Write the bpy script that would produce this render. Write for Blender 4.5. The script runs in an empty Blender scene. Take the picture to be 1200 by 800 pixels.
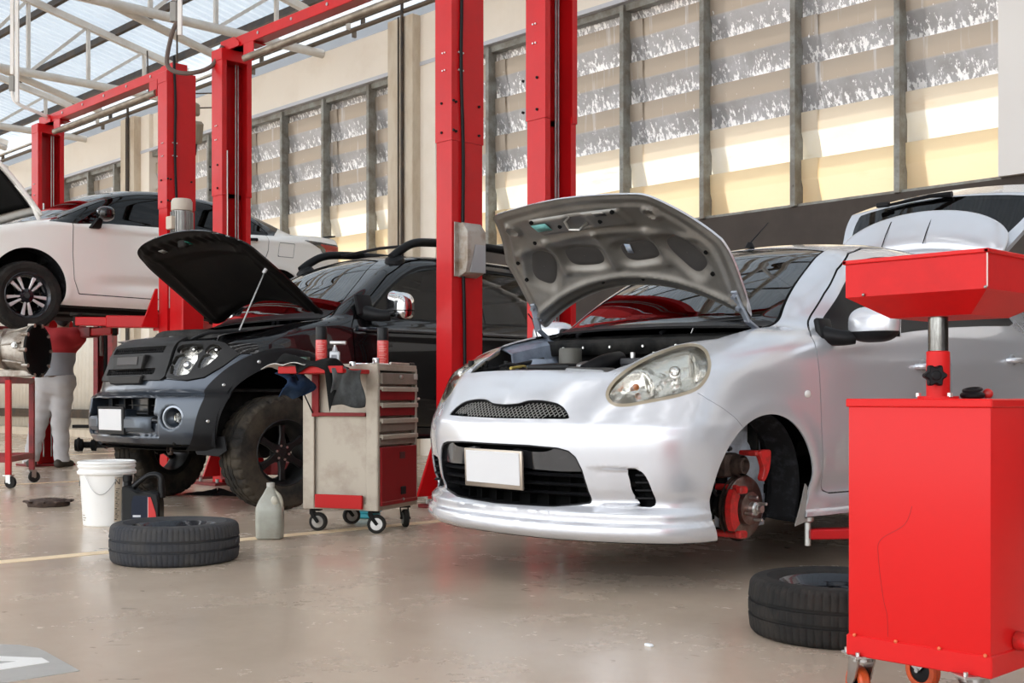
import bpy, bmesh, math, random
import numpy as np
from mathutils import Vector, Matrix
random.seed(7); RNG = np.random.default_rng(7)
PI = math.pi
C = bpy.context.scene.collection
def cur(pts):
    """smooth 1-D curve through (x, y) pairs (monotone cubic)"""
    xs = np.array([p[0] for p in pts], float); ys = np.array([p[1] for p in pts], float)
    d = np.diff(ys) / np.diff(xs); m = np.zeros(len(xs)); m[0] = d[0]; m[-1] = d[-1]
    for i in range(1, len(xs) - 1):
        if d[i-1] * d[i] > 0:
            w1 = 2 * (xs[i+1] - xs[i]) + xs[i] - xs[i-1]; w2 = xs[i+1] - xs[i] + 2 * (xs[i] - xs[i-1])
            m[i] = (w1 + w2) / (w1 / d[i-1] + w2 / d[i])
    def f(x):
        x = np.clip(np.asarray(x, float), xs[0], xs[-1])
        i = np.clip(np.searchsorted(xs, x) - 1, 0, len(xs) - 2)
        h = xs[i+1] - xs[i]; t = (x - xs[i]) / h
        return ((1 + 2*t) * (1-t)**2 * ys[i] + t * (1-t)**2 * h * m[i] + t*t * (3 - 2*t) * ys[i+1] + t*t * (t-1) * h * m[i+1])
    return f
def smax(a, b, k):
    h = np.maximum(k - np.abs(a - b), 0) / k
    return np.maximum(a, b) + h * h * k * .25
def smin(a, b, k): return -smax(-a, -b, k)
def sst(e0, e1, x):
    t = np.clip((x - e0) / (e1 - e0), 0, 1); return t * t * (3 - 2 * t)
def capsule(p, a, b, ra, rb):
    a = np.array(a, float); b = np.array(b, float); ab = b - a
    t = np.clip(((p - a) @ ab) / (ab @ ab), 0, 1)
    return np.linalg.norm(p - a - t[..., None] * ab, axis=-1) - (ra + (rb - ra) * t)
def ellipsoid(p, c, r, M=None):
    q = p - np.array(c, float)
    if M is not None: q = q @ np.array(M, float)
    r = np.array(r, float); k0 = np.linalg.norm(q / r, axis=-1); k1 = np.linalg.norm(q / (r * r), axis=-1)
    return k0 * (k0 - 1) / np.maximum(k1, 1e-6)
def poly2(px, py, poly):
    """signed distance to a 2-D polygon, negative inside"""
    px = np.asarray(px, float); py = np.asarray(py, float)
    P = np.array(poly, float); d = np.full(px.shape, 1e9); s = np.ones(px.shape)
    n = len(P)
    for i in range(n):
        a = P[i]; b = P[i-1]; ex, ey = b - a; wx = px - a[0]; wy = py - a[1]
        t = np.clip((wx*ex + wy*ey) / (ex*ex + ey*ey + 1e-12), 0, 1)
        d = np.minimum(d, (wx - ex*t)**2 + (wy - ey*t)**2)
        c1 = py >= a[1]; c2 = py < b[1]; c3 = ex*wy > ey*wx
        s = np.where((c1 & c2 & c3) | (~c1 & ~c2 & ~c3), -s, s)
    return s * np.sqrt(d)
def line2(px, py, pts):
    """distance to an open 2-D polyline"""
    d = np.full(np.shape(px), 1e9); P = np.array(pts, float)
    for a, b in zip(P[:-1], P[1:]):
        ex, ey = b - a; wx = px - a[0]; wy = py - a[1]
        t = np.clip((wx*ex + wy*ey) / (ex*ex + ey*ey + 1e-12), 0, 1)
        d = np.minimum(d, (wx - ex*t)**2 + (wy - ey*t)**2)
    return np.sqrt(d)
def smooth_poly(pts, n=6, closed=True):
    """Catmull-Rom through the points"""
    P = np.array(pts, float); out = []; m = len(P)
    for i in range(m if closed else m - 1):
        if closed: p0, p1, p2, p3 = P[i-1], P[i], P[(i+1) % m], P[(i+2) % m]
        else: p0, p1, p2, p3 = P[max(i-1, 0)], P[i], P[i+1], P[min(i+2, m-1)]
        for k in range(n):
            t = k / n
            out.append(.5 * (2*p1 + (p2-p0)*t + (2*p0 - 5*p1 + 4*p2 - p3)*t*t + (3*p1 - p0 - 3*p2 + p3)*t**3))
    if not closed: out.append(P[-1])
    return np.array(out)
def fgrad(f, V, e=1e-3):
    g = np.zeros_like(V)
    for k in range(3):
        d = np.zeros(3); d[k] = e
        g[:, k] = (f(V + d) - f(V - d)) / (2 * e)
    return g
def mesher(f, lo, hi, h, lip=2.0, B=8):
    """iso-surface f=0 as triangles (surface nets on a sparse grid, then Newton steps onto the surface)"""
    lo = np.array(lo, float); n = np.ceil((np.array(hi, float) - lo) / h / B).astype(int) * B + 1
    nb = (n - 1) // B
    bi = np.stack(np.meshgrid(*[np.arange(k) for k in nb], indexing='ij'), -1).reshape(-1, 3)
    fc = f(lo + (bi * B + B / 2) * h)
    vals = np.zeros(n, np.float32)
    big = np.repeat(np.repeat(np.repeat(np.where(fc > 0, 1, -1).reshape(nb), B, 0), B, 1), B, 2)
    vals[:-1, :-1, :-1] = big; vals[-1] = 1; vals[:, -1] = 1; vals[:, :, -1] = 1
    act = bi[np.abs(fc) < lip * B * h * .9]
    off = np.stack(np.meshgrid(*[np.arange(B + 1)] * 3, indexing='ij'), -1).reshape(-1, 3)
    for s in range(0, len(act), 600):
        idx = (act[s:s+600, None, :] * B + off[None]).reshape(-1, 3)
        vals[idx[:, 0], idx[:, 1], idx[:, 2]] = f(lo + idx * h)
    for ax in range(3):
        sl = [slice(None)] * 3
        for e in (0, -1):
            sl[ax] = e; vals[tuple(sl)] = np.maximum(vals[tuple(sl)], h * .5)
    ins = vals < 0
    cs = np.zeros(n - 1, np.int8)
    for dx in (0, 1):
        for dy in (0, 1):
            for dz in (0, 1):
                cs += ins[dx:n[0]-1+dx, dy:n[1]-1+dy, dz:n[2]-1+dz]
    cells = np.argwhere((cs > 0) & (cs < 8))
    vid = -np.ones(n - 1, np.int64); vid[tuple(cells.T)] = np.arange(len(cells))
    acc = np.zeros((len(cells), 3)); cnt = np.zeros(len(cells))
    corners = [(0,0,0),(1,0,0),(0,1,0),(1,1,0),(0,0,1),(1,0,1),(0,1,1),(1,1,1)]
    for i in range(8):
        for j in range(i + 1, 8):
            a = np.array(corners[i]); b = np.array(corners[j])
            if np.abs(a - b).sum() != 1: continue
            va = vals[tuple((cells + a).T)]; vb = vals[tuple((cells + b).T)]
            m = (va < 0) != (vb < 0); t = np.where(m, va / np.where(m, va - vb, 1), 0)
            acc[m] += a + t[m, None] * (b - a); cnt[m] += 1
    V = lo + (cells + acc / cnt[:, None]) * h
    F = []
    for ax in range(3):
        o1, o2 = [(1, 2), (2, 0), (0, 1)][ax]
        sa = [slice(1, -1)] * 3; sa[ax] = slice(0, -1); sb = [slice(1, -1)] * 3; sb[ax] = slice(1, None)
        A = ins[tuple(sa)]; Bv = ins[tuple(sb)]
        for flip, m in ((0, A & ~Bv), (1, ~A & Bv)):
            e = np.argwhere(m); 
            if not len(e): continue
            base = e.copy(); 
            for k in range(3):
                if k != ax: base[:, k] += 1
            q = []
            for d1, d2 in ((0, 0), (1, 0), (1, 1), (0, 1)):
                c = base.copy(); c[:, o1] -= 1 - d1; c[:, o2] -= 1 - d2
                q.append(vid[tuple(c.T)])
            q = np.stack(q, -1); F.append(q[:, ::-1] if flip else q)
    F = np.concatenate(F); F = F[(F >= 0).all(1)]
    for it in range(4):
        v = f(V); g = fgrad(f, V); step = v[:, None] * g / np.maximum((g * g).sum(1), .05)[:, None]
        ln = np.linalg.norm(step, axis=1); V = V - step * np.minimum(1, .7 * h / np.maximum(ln, 1e-9))[:, None]
    d1 = np.linalg.norm(V[F[:, 0]] - V[F[:, 2]], axis=1); d2 = np.linalg.norm(V[F[:, 1]] - V[F[:, 3]], axis=1)
    T = np.where((d1 < d2)[:, None, None], F[:, [[0, 1, 2], [0, 2, 3]]], F[:, [[0, 1, 3], [1, 2, 3]]]).reshape(-1, 3)
    return V, T
def tidy(V, T):
    u, inv = np.unique(T, return_inverse=True)
    return V[u], inv.reshape(-1, 3)
def cutmesh(V, T, g):
    """split triangles along g=0: returns (inside g<0), (outside g>=0)"""
    gv = g(V) if callable(g) else g
    gv = np.where(np.abs(gv) < 1e-7, 1e-7, gv)
    neg = gv[T] < 0; c = neg.sum(1)
    Tin = [T[c == 3]]; Tout = [T[c == 0]]; nv = len(V)
    mix = T[(c == 1) | (c == 2)]
    if len(mix) == 0: return tidy(V, Tin[0]), tidy(V, Tout[0])
    nm = gv[mix] < 0; one = nm.sum(1) == 1
    lone = np.where(one[:, None], nm, ~nm); k = lone.argmax(1); r = np.arange(len(mix))
    a = mix[r, k]; b = mix[r, (k+1) % 3]; cc = mix[r, (k+2) % 3]
    e = np.sort(np.concatenate([np.stack([a, b], 1), np.stack([a, cc], 1)]), 1)
    ue, inv = np.unique(e, axis=0, return_inverse=True); inv = inv.reshape(-1)
    t = gv[ue[:, 0]] / (gv[ue[:, 0]] - gv[ue[:, 1]])
    V2 = np.concatenate([V, V[ue[:, 0]] + t[:, None] * (V[ue[:, 1]] - V[ue[:, 0]])])
    ab = nv + inv[:len(mix)]; ac = nv + inv[len(mix):]
    tri = np.stack([a, ab, ac], 1); quad = np.concatenate([np.stack([ab, b, cc], 1), np.stack([ab, cc, ac], 1)])
    o2 = np.concatenate([one, one])
    Tin += [tri[one], quad[~o2]]; Tout += [tri[~one], quad[o2]]
    return tidy(V2, np.concatenate(Tin)), tidy(V2, np.concatenate(Tout))
# ------------------------------------------------------------------ materials
MATS = {}
def mat(name, col, rough=.5, metal=0., coat=0., spec=.5, bump=0., bscale=40., var=0., vscale=3., vcol=None, vlo=.4, vhi=.6, coat_r=.03, alpha=None, emit=None, estr=0, stretch=None, fine=0):
    if name in MATS: return MATS[name]
    m = bpy.data.materials.new(name); m.use_nodes = True; nt = m.node_tree; N = nt.nodes; L = nt.links
    p = N['Principled BSDF']
    p.inputs['Base Color'].default_value = (*col, 1); p.inputs['Roughness'].default_value = rough
    p.inputs['Metallic'].default_value = metal; p.inputs['Coat Weight'].default_value = coat
    p.inputs['Coat Roughness'].default_value = coat_r; p.inputs['Specular IOR Level'].default_value = spec
    if emit: p.inputs['Emission Color'].default_value = (*emit, 1); p.inputs['Emission Strength'].default_value = estr
    tc = None
    def coords():
        nonlocal tc
        if tc is None:
            tc = N.new('ShaderNodeTexCoord').outputs['Object']
            if stretch:
                mp = N.new('ShaderNodeMapping'); mp.inputs['Scale'].default_value = stretch
                L.new(tc, mp.inputs['Vector']); tc = mp.outputs['Vector']
        return tc
    if var:
        nz = N.new('ShaderNodeTexNoise'); nz.inputs['Scale'].default_value = vscale; nz.inputs['Detail'].default_value = 7; nz.inputs['Roughness'].default_value = .65
        L.new(coords(), nz.inputs['Vector'])
        mr = N.new('ShaderNodeMapRange'); mr.inputs['From Min'].default_value = vlo; mr.inputs['From Max'].default_value = vhi; mr.inputs['To Max'].default_value = var
        L.new(nz.outputs['Fac'], mr.inputs['Value'])
        mx = N.new('ShaderNodeMix'); mx.data_type = 'RGBA'; mx.inputs['A'].default_value = (*col, 1); mx.inputs['B'].default_value = (*(vcol or [c * .5 for c in col]), 1)
        L.new(mr.outputs['Result'], mx.inputs['Factor']); L.new(mx.outputs['Result'], p.inputs['Base Color'])
    if bump:
        nb = N.new('ShaderNodeTexNoise'); nb.inputs['Scale'].default_value = bscale; nb.inputs['Detail'].default_value = 4
        L.new(coords(), nb.inputs['Vector'])
        b = N.new('ShaderNodeBump'); b.inputs['Strength'].default_value = bump; b.inputs['Distance'].default_value = .004
        L.new(nb.outputs['Fac'], b.inputs['Height']); L.new(b.outputs['Normal'], p.inputs['Normal'])
    MATS[name] = m; return m
def glassmat(name, tint, refl=1.0, ior=1.5, rough=.0):
    if name in MATS: return MATS[name]
    m = bpy.data.materials.new(name); m.use_nodes = True; nt = m.node_tree; N = nt.nodes; L = nt.links
    for n in list(N): 
        if n.type != 'OUTPUT_MATERIAL': N.remove(n)
    out = [n for n in N if n.type == 'OUTPUT_MATERIAL'][0]
    tr = N.new('ShaderNodeBsdfTransparent'); tr.inputs['Color'].default_value = (*tint, 1)
    gl = N.new('ShaderNodeBsdfGlossy'); gl.inputs['Roughness'].default_value = rough; gl.inputs['Color'].default_value = (1, 1, 1, 1)
    fr = N.new('ShaderNodeFresnel'); fr.inputs['IOR'].default_value = ior
    ml = N.new('ShaderNodeMath'); ml.operation = 'MULTIPLY'; ml.inputs[1].default_value = refl; ml.use_clamp = True
    mx = N.new('ShaderNodeMixShader')
    L.new(fr.outputs[0], ml.inputs[0]); L.new(ml.outputs[0], mx.inputs[0]); L.new(tr.outputs[0], mx.inputs[1]); L.new(gl.outputs[0], mx.inputs[2]); L.new(mx.outputs[0], out.inputs['Surface'])
    MATS[name] = m; return m
# ------------------------------------------------------------------ object helpers
def thing(name, label, cat, loc=(0, 0, 0), group=None, rz=0):
    o = bpy.data.objects.new(name, None); C.objects.link(o); o.empty_display_size = .1
    o.location = loc; o.rotation_euler = (0, 0, rz); tag(o, label, cat, group); return o
def tag(o, label, cat, group=None, kind=None):
    o['label'] = label; o['category'] = cat
    if group: o['group'] = group
    if kind: o['kind'] = kind
    return o
def link(name, me, parent=None, loc=None, label=None):
    o = bpy.data.objects.new(name, me); C.objects.link(o)
    if parent is not None: o.parent = parent
    if loc is not None: o.location = loc
    if label: o['label'] = label
    return o
def tri_obj(name, V, T, m, parent=None, org=(0, 0, 0), thick=0., normals=None, smooth=True, label=None):
    """numpy triangles -> object; thick>0 gives the sheet a second skin and a rim (offset against the normals)"""
    V = np.asarray(V, float); T = np.asarray(T)
    if thick and len(T):
        if normals is None:
            fn = np.cross(V[T[:, 1]] - V[T[:, 0]], V[T[:, 2]] - V[T[:, 0]]); nr = np.zeros_like(V)
            for k in range(3): np.add.at(nr, T[:, k], fn)
            normals = nr / np.maximum(np.linalg.norm(nr, axis=1), 1e-12)[:, None]
        n = len(V); e = np.concatenate([T[:, [0, 1]], T[:, [1, 2]], T[:, [2, 0]]])
        key = np.sort(e, 1); _, inv, ct = np.unique(key, axis=0, return_inverse=True, return_counts=True)
        bd = e[ct[inv.reshape(-1)] == 1]
        V = np.concatenate([V, V - normals * thick])
        rim = np.concatenate([np.stack([bd[:, 1], bd[:, 0], bd[:, 0] + n], 1), np.stack([bd[:, 1], bd[:, 0] + n, bd[:, 1] + n], 1)])
        T = np.concatenate([T, T[:, ::-1] + n, rim])
    me = bpy.data.meshes.new(name); V = V - np.array(org)
    me.vertices.add(len(V)); me.vertices.foreach_set('co', V.astype(np.float32).ravel())
    me.loops.add(3 * len(T)); me.loops.foreach_set('vertex_index', T.astype(np.int32).ravel())
    me.polygons.add(len(T)); me.polygons.foreach_set('loop_start', np.arange(0, 3 * len(T), 3, dtype=np.int32))
    me.update(calc_edges=True); me.validate()
    if smooth:
        me.polygons.foreach_set('use_smooth', np.ones(len(me.polygons), bool))
        me.set_sharp_from_angle(angle=math.radians(42))
    me.materials.append(m)
    return link(name, me, parent, None, label)
def E3(rx=0, ry=0, rz=0): return Matrix.Rotation(rz, 4, 'Z') @ Matrix.Rotation(ry, 4, 'Y') @ Matrix.Rotation(rx, 4, 'X')
class MB:
    """collects shapes into one bmesh, then one mesh object"""
    def __init__(s): s.bm = bmesh.new(); s.mi = 0; s.mats = []
    def use(s, m):
        if m not in s.mats: s.mats.append(m)
        s.mi = s.mats.index(m); return s
    def _fin(s, before):
        for f in s.bm.faces:
            if f.index == -1 or f.index >= before: pass
    def _mark(s, faces):
        for f in faces: f.material_index = s.mi
    def box(s, c, d, R=None, bev=0., seg=1):
        t = bmesh.new(); bmesh.ops.create_cube(t, size=1)
        bmesh.ops.scale(t, vec=d, verts=t.verts)
        if bev: bmesh.ops.bevel(t, geom=list(t.edges), offset=min(bev, min(d) * .45), segments=seg, profile=.5, affect='EDGES')
        return s._add(t, c, R)
    def _add(s, t, c=(0, 0, 0), R=None):
        M = Matrix.Translation(c) @ (R if R is not None else Matrix.Identity(4))
        mp = {}
        for v in t.verts: mp[v] = s.bm.verts.new(M @ v.co)
        for f in t.faces:
            try: nf = s.bm.faces.new([mp[v] for v in f.verts]); nf.material_index = s.mi; nf.smooth = True
            except ValueError: pass
        t.free(); return s
    def cyl(s, a, b, r, r2=None, n=20, cap=True, bev=0):
        a = Vector(a); b = Vector(b); r2 = r if r2 is None else r2; L = (b - a).length
        if bev: return s.lathe([(0, 0), (r - bev, 0), (r, bev), (r2, L - bev), (r2 - bev, L), (0, L)], a, b - a, n)
        return s.lathe(([(0, 0)] if cap else []) + [(r, 0), (r2, L)] + ([(0, L)] if cap else []), a, b - a, n)
    def lathe(s, prof, c, axis=(0, 0, 1), n=32, closed=False):
        q = Vector(axis).to_track_quat('Z', 'Y').to_matrix().to_4x4(); M = Matrix.Translation(c) @ q
        rings = []
        for r, z in prof:
            if r < 1e-6: rings.append([s.bm.verts.new(M @ Vector((0, 0, z)))])
            else: rings.append([s.bm.verts.new(M @ Vector((r * math.cos(2*PI*k/n), r * math.sin(2*PI*k/n), z))) for k in range(n)])
        pr = list(zip(rings[:-1], rings[1:]))
        if closed: pr.append((rings[-1], rings[0]))
        for A, B in pr:
            for k in range(n):
                vs = [A[k % len(A)], A[(k+1) % len(A)], B[(k+1) % len(B)], B[k % len(B)]]
                u = []
                for v in vs:
                    if v not in u: u.append(v)
                if len(u) > 2:
                    f = s.bm.faces.new(u); f.material_index = s.mi; f.smooth = True
        return s
    def tube(s, pts, r, n=8, cap=True, smooth=0, closed=False):
        if smooth: pts = smooth_poly(pts, smooth, closed)
        P = [Vector(p) for p in pts]; m = len(P); rings = []
        rr = r if hasattr(r, '__len__') else [r] * m
        if len(rr) != m: rr = np.interp(np.linspace(0, 1, m), np.linspace(0, 1, len(rr)), rr)
        up = None
        for i in range(m):
            d = (P[(i+1) % m] - P[i-1]) if closed else (P[min(i+1, m-1)] - P[max(i-1, 0)])
            d.normalize()
            if up is None: up = d.orthogonal().normalized()
            x = (up - d * up.dot(d)); x = x.normalized() if x.length > 1e-6 else d.orthogonal().normalized(); up = x; y = d.cross(x)
            rings.append([s.bm.verts.new(P[i] + (x * math.cos(2*PI*k/n) + y * math.sin(2*PI*k/n)) * rr[i]) for k in range(n)])
        pr = list(zip(rings[:-1], rings[1:]))
        if closed: pr.append((rings[-1], rings[0]))
        for A, B in pr:
            for k in range(n):
                f = s.bm.faces.new([A[k], A[(k+1) % n], B[(k+1) % n], B[k]]); f.material_index = s.mi; f.smooth = True
        if cap and not closed:
            for A in (rings[0][::-1], rings[-1]):
                f = s.bm.faces.new(A); f.material_index = s.mi
        return s
    def prism(s, poly, c, ax, ay, az, depth, bev=0):
        """2-D polygon in plane (ax, ay) at c, thickened along az by depth (centred)"""
        ax, ay, az = Vector(ax), Vector(ay), Vector(az); c = Vector(c); t = bmesh.new()
        A = [t.verts.new(c + ax * p[0] + ay * p[1] - az * depth / 2) for p in poly]
        B = [t.verts.new(c + ax * p[0] + ay * p[1] + az * depth / 2) for p in poly]
        t.faces.new(A[::-1]); t.faces.new(B); n = len(A)
        for k in range(n): t.faces.new([A[k], A[(k+1) % n], B[(k+1) % n], B[k]])
        bmesh.ops.recalc_face_normals(t, faces=t.faces)
        if bev: bmesh.ops.bevel(t, geom=list(t.edges), offset=bev, segments=1, profile=.5, affect='EDGES')
        return s._add(t)
    def grid(s, P, closed_u=False):
        """quads over a 2-D array of points"""
        V = [[s.bm.verts.new(p) for p in row] for row in P]
        for i in range(len(V) - 1):
            for j in range(len(V[0]) - 1 + (1 if closed_u else 0)):
                j2 = (j + 1) % len(V[0])
                f = s.bm.faces.new([V[i][j], V[i][j2], V[i+1][j2], V[i+1][j]]); f.material_index = s.mi; f.smooth = True
        return s
    def sphere(s, c, r, n=16, sc=(1, 1, 1)):
        t = bmesh.new(); bmesh.ops.create_uvsphere(t, u_segments=n, v_segments=max(6, n // 2), radius=r)
        bmesh.ops.scale(t, vec=sc, verts=t.verts); return s._add(t, c)
    def build(s, name, m, parent=None, org=(0, 0, 0), angle=35, label=None, thick=0, recalc=True):
        bm = s.bm
        if m is not None and not s.mats: s.mats = [m]
        bm.verts.ensure_lookup_table()
        if any(org): bmesh.ops.translate(bm, vec=-Vector(org), verts=bm.verts)
        if recalc: bmesh.ops.recalc_face_normals(bm, faces=bm.faces)
        me = bpy.data.meshes.new(name); bm.to_mesh(me); bm.free()
        for mm in s.mats: me.materials.append(mm)
        me.set_sharp_from_angle(angle=math.radians(angle))
        o = link(name, me, parent, None, label)
        if thick:
            md = o.modifiers.new('thick', 'SOLIDIFY'); md.thickness = thick; md.offset = 0
        return o
def copy_tree(o, parent=None):
    c = o.copy(); C.objects.link(c); c.parent = parent
    for ch in list(o.children): copy_tree(ch, c)
    return c
def rename_props(o, label, group=None):
    o['label'] = label
    if group: o['group'] = group
    return o
# ------------------------------------------------------------------ shared materials
M_silver = mat('silver_paint', (.69, .705, .745), .25, .45, coat=1.0, coat_r=.02)
M_black_paint = mat('black_paint', (.004, .004, .0045), .25, 0, spec=.2, coat=.9, coat_r=.02)
M_white_paint = mat('white_paint', (.92, .90, .86), .35, 0, coat=.8, coat_r=.04)
M_slate = mat('slate_bumper', (.036, .047, .064), .3, .5, coat=.7, coat_r=.05, bump=.02, bscale=300)
M_blackpl = mat('black_plastic', (.008, .008, .009), .45, spec=.2, bump=.04, bscale=180)
M_greypl = mat('grey_plastic', (.020, .0195, .0195), .5, spec=.25, bump=.05, bscale=220)
M_dark = mat('dark_gap', (.004, .004, .004), .8, spec=.1)
M_under = mat('underbody', (.009, .009, .0095), .8, spec=.2, var=.6, vcol=(.02, .017, .014), vscale=8)
M_chrome = mat('chrome', (.85, .85, .86), .07, 1)
M_steel = mat('steel', (.48, .47, .46), .32, 1, var=.5, vcol=(.25, .23, .21), vscale=14)
M_zinc = mat('zinc_bolt', (.6, .6, .58), .35, 1)
M_alu = mat('cast_aluminium', (.46, .42, .37), .48, .75, var=.8, vcol=(.16, .11, .07), vscale=6, bump=.25, bscale=30)
M_rubber = mat('tyre_rubber', (.016, .0155, .015), .8, spec=.2, var=.6, vcol=(.038, .032, .027), vscale=9, bump=.08, bscale=120)
M_rubber_dusty = mat('dusty_tyre_rubber', (.018, .0165, .015), .85, spec=.2, var=.9, vcol=(.062, .050, .036), vscale=5, bump=.1, bscale=90)
M_rim_dark = mat('gunmetal_rim', (.02, .022, .028), .25, .6, coat=.5)
M_liner = mat('wheel_liner', (.008, .008, .009), .75, spec=.2, var=.7, vcol=(.045, .05, .06), vscale=22, vlo=.5, vhi=.75, bump=.3, bscale=14)
M_glass_dark = glassmat('dark_tinted_glass', (.03, .033, .037), .75, 1.5)
M_glass_ws = glassmat('tinted_windscreen', (.06, .065, .07), 1.15, 1.55)
M_lens = glassmat('clear_lens', (.93, .92, .88), 1.0, 1.5)
M_reflector = mat('lamp_reflector', (.95, .94, .91), .16, .8, bump=.55, bscale=26)
M_seat = mat('seat_fabric', (.012, .012, .013), .9, spec=.1)
M_plate_white = mat('plate_white', (.68, .68, .69), .35)
M_plate_frame = mat('plate_frame', (.42, .36, .30), .35, .8)
M_red = mat('red_enamel', (.58, .008, .011), .38, spec=.25, coat=.12, coat_r=.12, var=.35, vcol=(.42, .008, .010), vscale=2.5, bump=.03, bscale=60)
M_red_bright = mat('red_drain_enamel', (.66, .022, .018), .38, coat=.25, coat_r=.2, var=.3, vcol=(.48, .012, .012), vscale=3, vlo=.5, vhi=.75)
M_red_dull = mat('dull_red_enamel', (.28, .016, .018), .45, var=.7, vcol=(.10, .012, .012), vscale=6)
M_caliper_red = mat('caliper_red', (.62, .02, .02), .4, var=.6, vcol=(.2, .03, .02), vscale=30)
M_rust = mat('rusty_iron', (.10, .065, .05), .7, .4, var=.8, vcol=(.045, .03, .025), vscale=30, bump=.3, bscale=60)
M_orange = mat('orange_urethane', (.72, .10, .02), .45, var=.6, vcol=(.25, .05, .02), vscale=25)
# ---- compact silver hatchback: local axes X = car's left, Y = towards the rear, Z = up (origin: floor under the nose)
_sx0 = cur([(.15,.10),(.19,.050),(.205,.018),(.235,-.008),(.262,-.004),(.272,.012),(.285,.014),(.305,.012),(.318,.026),(.336,.048),(.352,.050),(.40,.030),(.50,.010),(.58,.002),(.64,.012),(.69,.040),(.75,.085),(.80,.125),(.864,.185),(.90,.245),(.95,.335),(1.0,.45),(1.1,.75)])
_sxf = cur([(0,0),(.2,.014),(.4,.066),(.5,.112),(.6,.176),(.7,.268),(.76,.352),(.80,.45),(.82,.55),(.835,.70),(.845,.95)])
_sW = cur([(.10,.74),(.19,.775),(.22,.79),(.27,.793),(.285,.782),(.30,.785),(.335,.79),(.36,.785),(.45,.808),(.60,.826),(.75,.832),(.86,.828),(.95,.812),(1.02,.795),(1.10,.765),(1.2,.72)])
_sTop = cur([(0,.80),(.10,.82),(.18,.864),(.30,.905),(.45,.945),(.60,.985),(.80,1.025),(.95,1.052),(1.2,1.075),(1.7,1.10),(2.4,1.125),(3.05,1.15),(3.5,1.14),(3.8,1.10)])
_sRoof = cur([(0,.3),(.45,.72),(.70,.93),(.95,1.06),(1.10,1.158),(1.30,1.283),(1.50,1.390),(1.66,1.467),(1.80,1.512),(2.0,1.542),(2.3,1.560),(2.7,1.560),(3.1,1.545),(3.4,1.520),(3.6,1.49),(3.75,1.40),(4.0,1.2)])
_sBelt = cur([(0,.56),(.9,.62),(1.05,.665),(1.25,.735),(1.5,.78),(2,.785),(3,.775),(3.5,.74),(3.8,.68)])
S_AX, S_AZ, S_AR = .775, .365, .328       # front wheel arch
S_RX = 3.22                                # rear wheel arch
def silver_sdf(V):
    y, x, z = V[:, 0], V[:, 1], V[:, 2]; a = np.sqrt(y * y + 1e-6)
    # nose: plan curve of the front face shifted by the vertical profile
    fx = _sx0(z) + _sxf(a) * (1 - .16 * sst(.66, .95, z)) - .022 * np.exp(-((a - .60) / .13) ** 2 - ((z - .86) / .11) ** 2)
    fx = fx + (.003 + .036 * sst(.45, .575, a)) * sst(.43, .45, a) * (1 - sst(.590, .615, a)) * sst(.338, .350, z) * (1 - sst(.476, .490, z))
    e = 4e-3; gx = (_sxf(a + e) - _sxf(np.maximum(a - e, 0))) / (2*e); gz = (_sx0(z + e) - _sx0(z - e)) / (2*e)
    front = (fx - x) / np.sqrt(1 + gx * gx + np.minimum(gz * gz, 9))
    w = _sW(z) + .012 * sst(.9, 2.2, x) - .10 * sst(3.2, 3.95, x) ** 1.5
    # flares round both wheel openings, character crease along the doors
    for cx in (S_AX, S_RX):
        r = np.sqrt((x - cx) ** 2 + (z - S_AZ) ** 2)
        w = w + .016 * np.exp(-((r - S_AR - .03) / .045) ** 2) * sst(.30, .42, z)
    zc = .80 + .055 * x
    w = w + .006 * np.exp(-((z - zc) / .05) ** 2) * sst(1.1, 1.6, x) - .012 * np.exp(-((z - .52) / .12) ** 2) * sst(1.2, 1.5, x) * (1 - sst(2.6, 2.9, x))
    # sill skirt
    w = w + .012 * (1 - sst(.30, .36, z)) * sst(1.1, 1.25, x)
    side = a - w
    top = (z - _sTop(x) - .03 * (1 - (a / .7) ** 2) * (1 - sst(.9, 1.3, x)) - .030 * np.exp(-((a - .60) / .13) ** 2) * sst(.22, .42, x) * (1 - sst(.75, 1.05, x)) + .35 * np.maximum(a - .66, 0) ** 2) * .93
    rear = (x - (3.76 - .16 * (a / .8) ** 3 - .0 * z)) 
    b = smax(smax(front, side, .09), smax(top, rear, .08), .10)
    # cabin
    zr = _sRoof(x) - .045 * (a / .55) ** 2 * (1 - .0 * x)
    gzr = (_sRoof(x + e) - _sRoof(x - e)) / (2*e)
    ct = (z - zr) / np.sqrt(1 + gzr * gzr)
    tum = .47 * np.maximum(z - 1.06, 0) + .28 * np.maximum(z - 1.25, 0) ** 2
    cs = (a - (_sBelt(x) - tum)) * .90
    rearc = (x + .35 * (z - 1.1) - 3.80) * .94
    cab = smax(smax(ct, cs, .11), rearc, .08)
    cab = np.maximum(cab, .9 - z)
    f = smin(b, cab, .045)
    return np.maximum(f, .195 + .055 * sst(.42, 1., x) - z)
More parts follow.
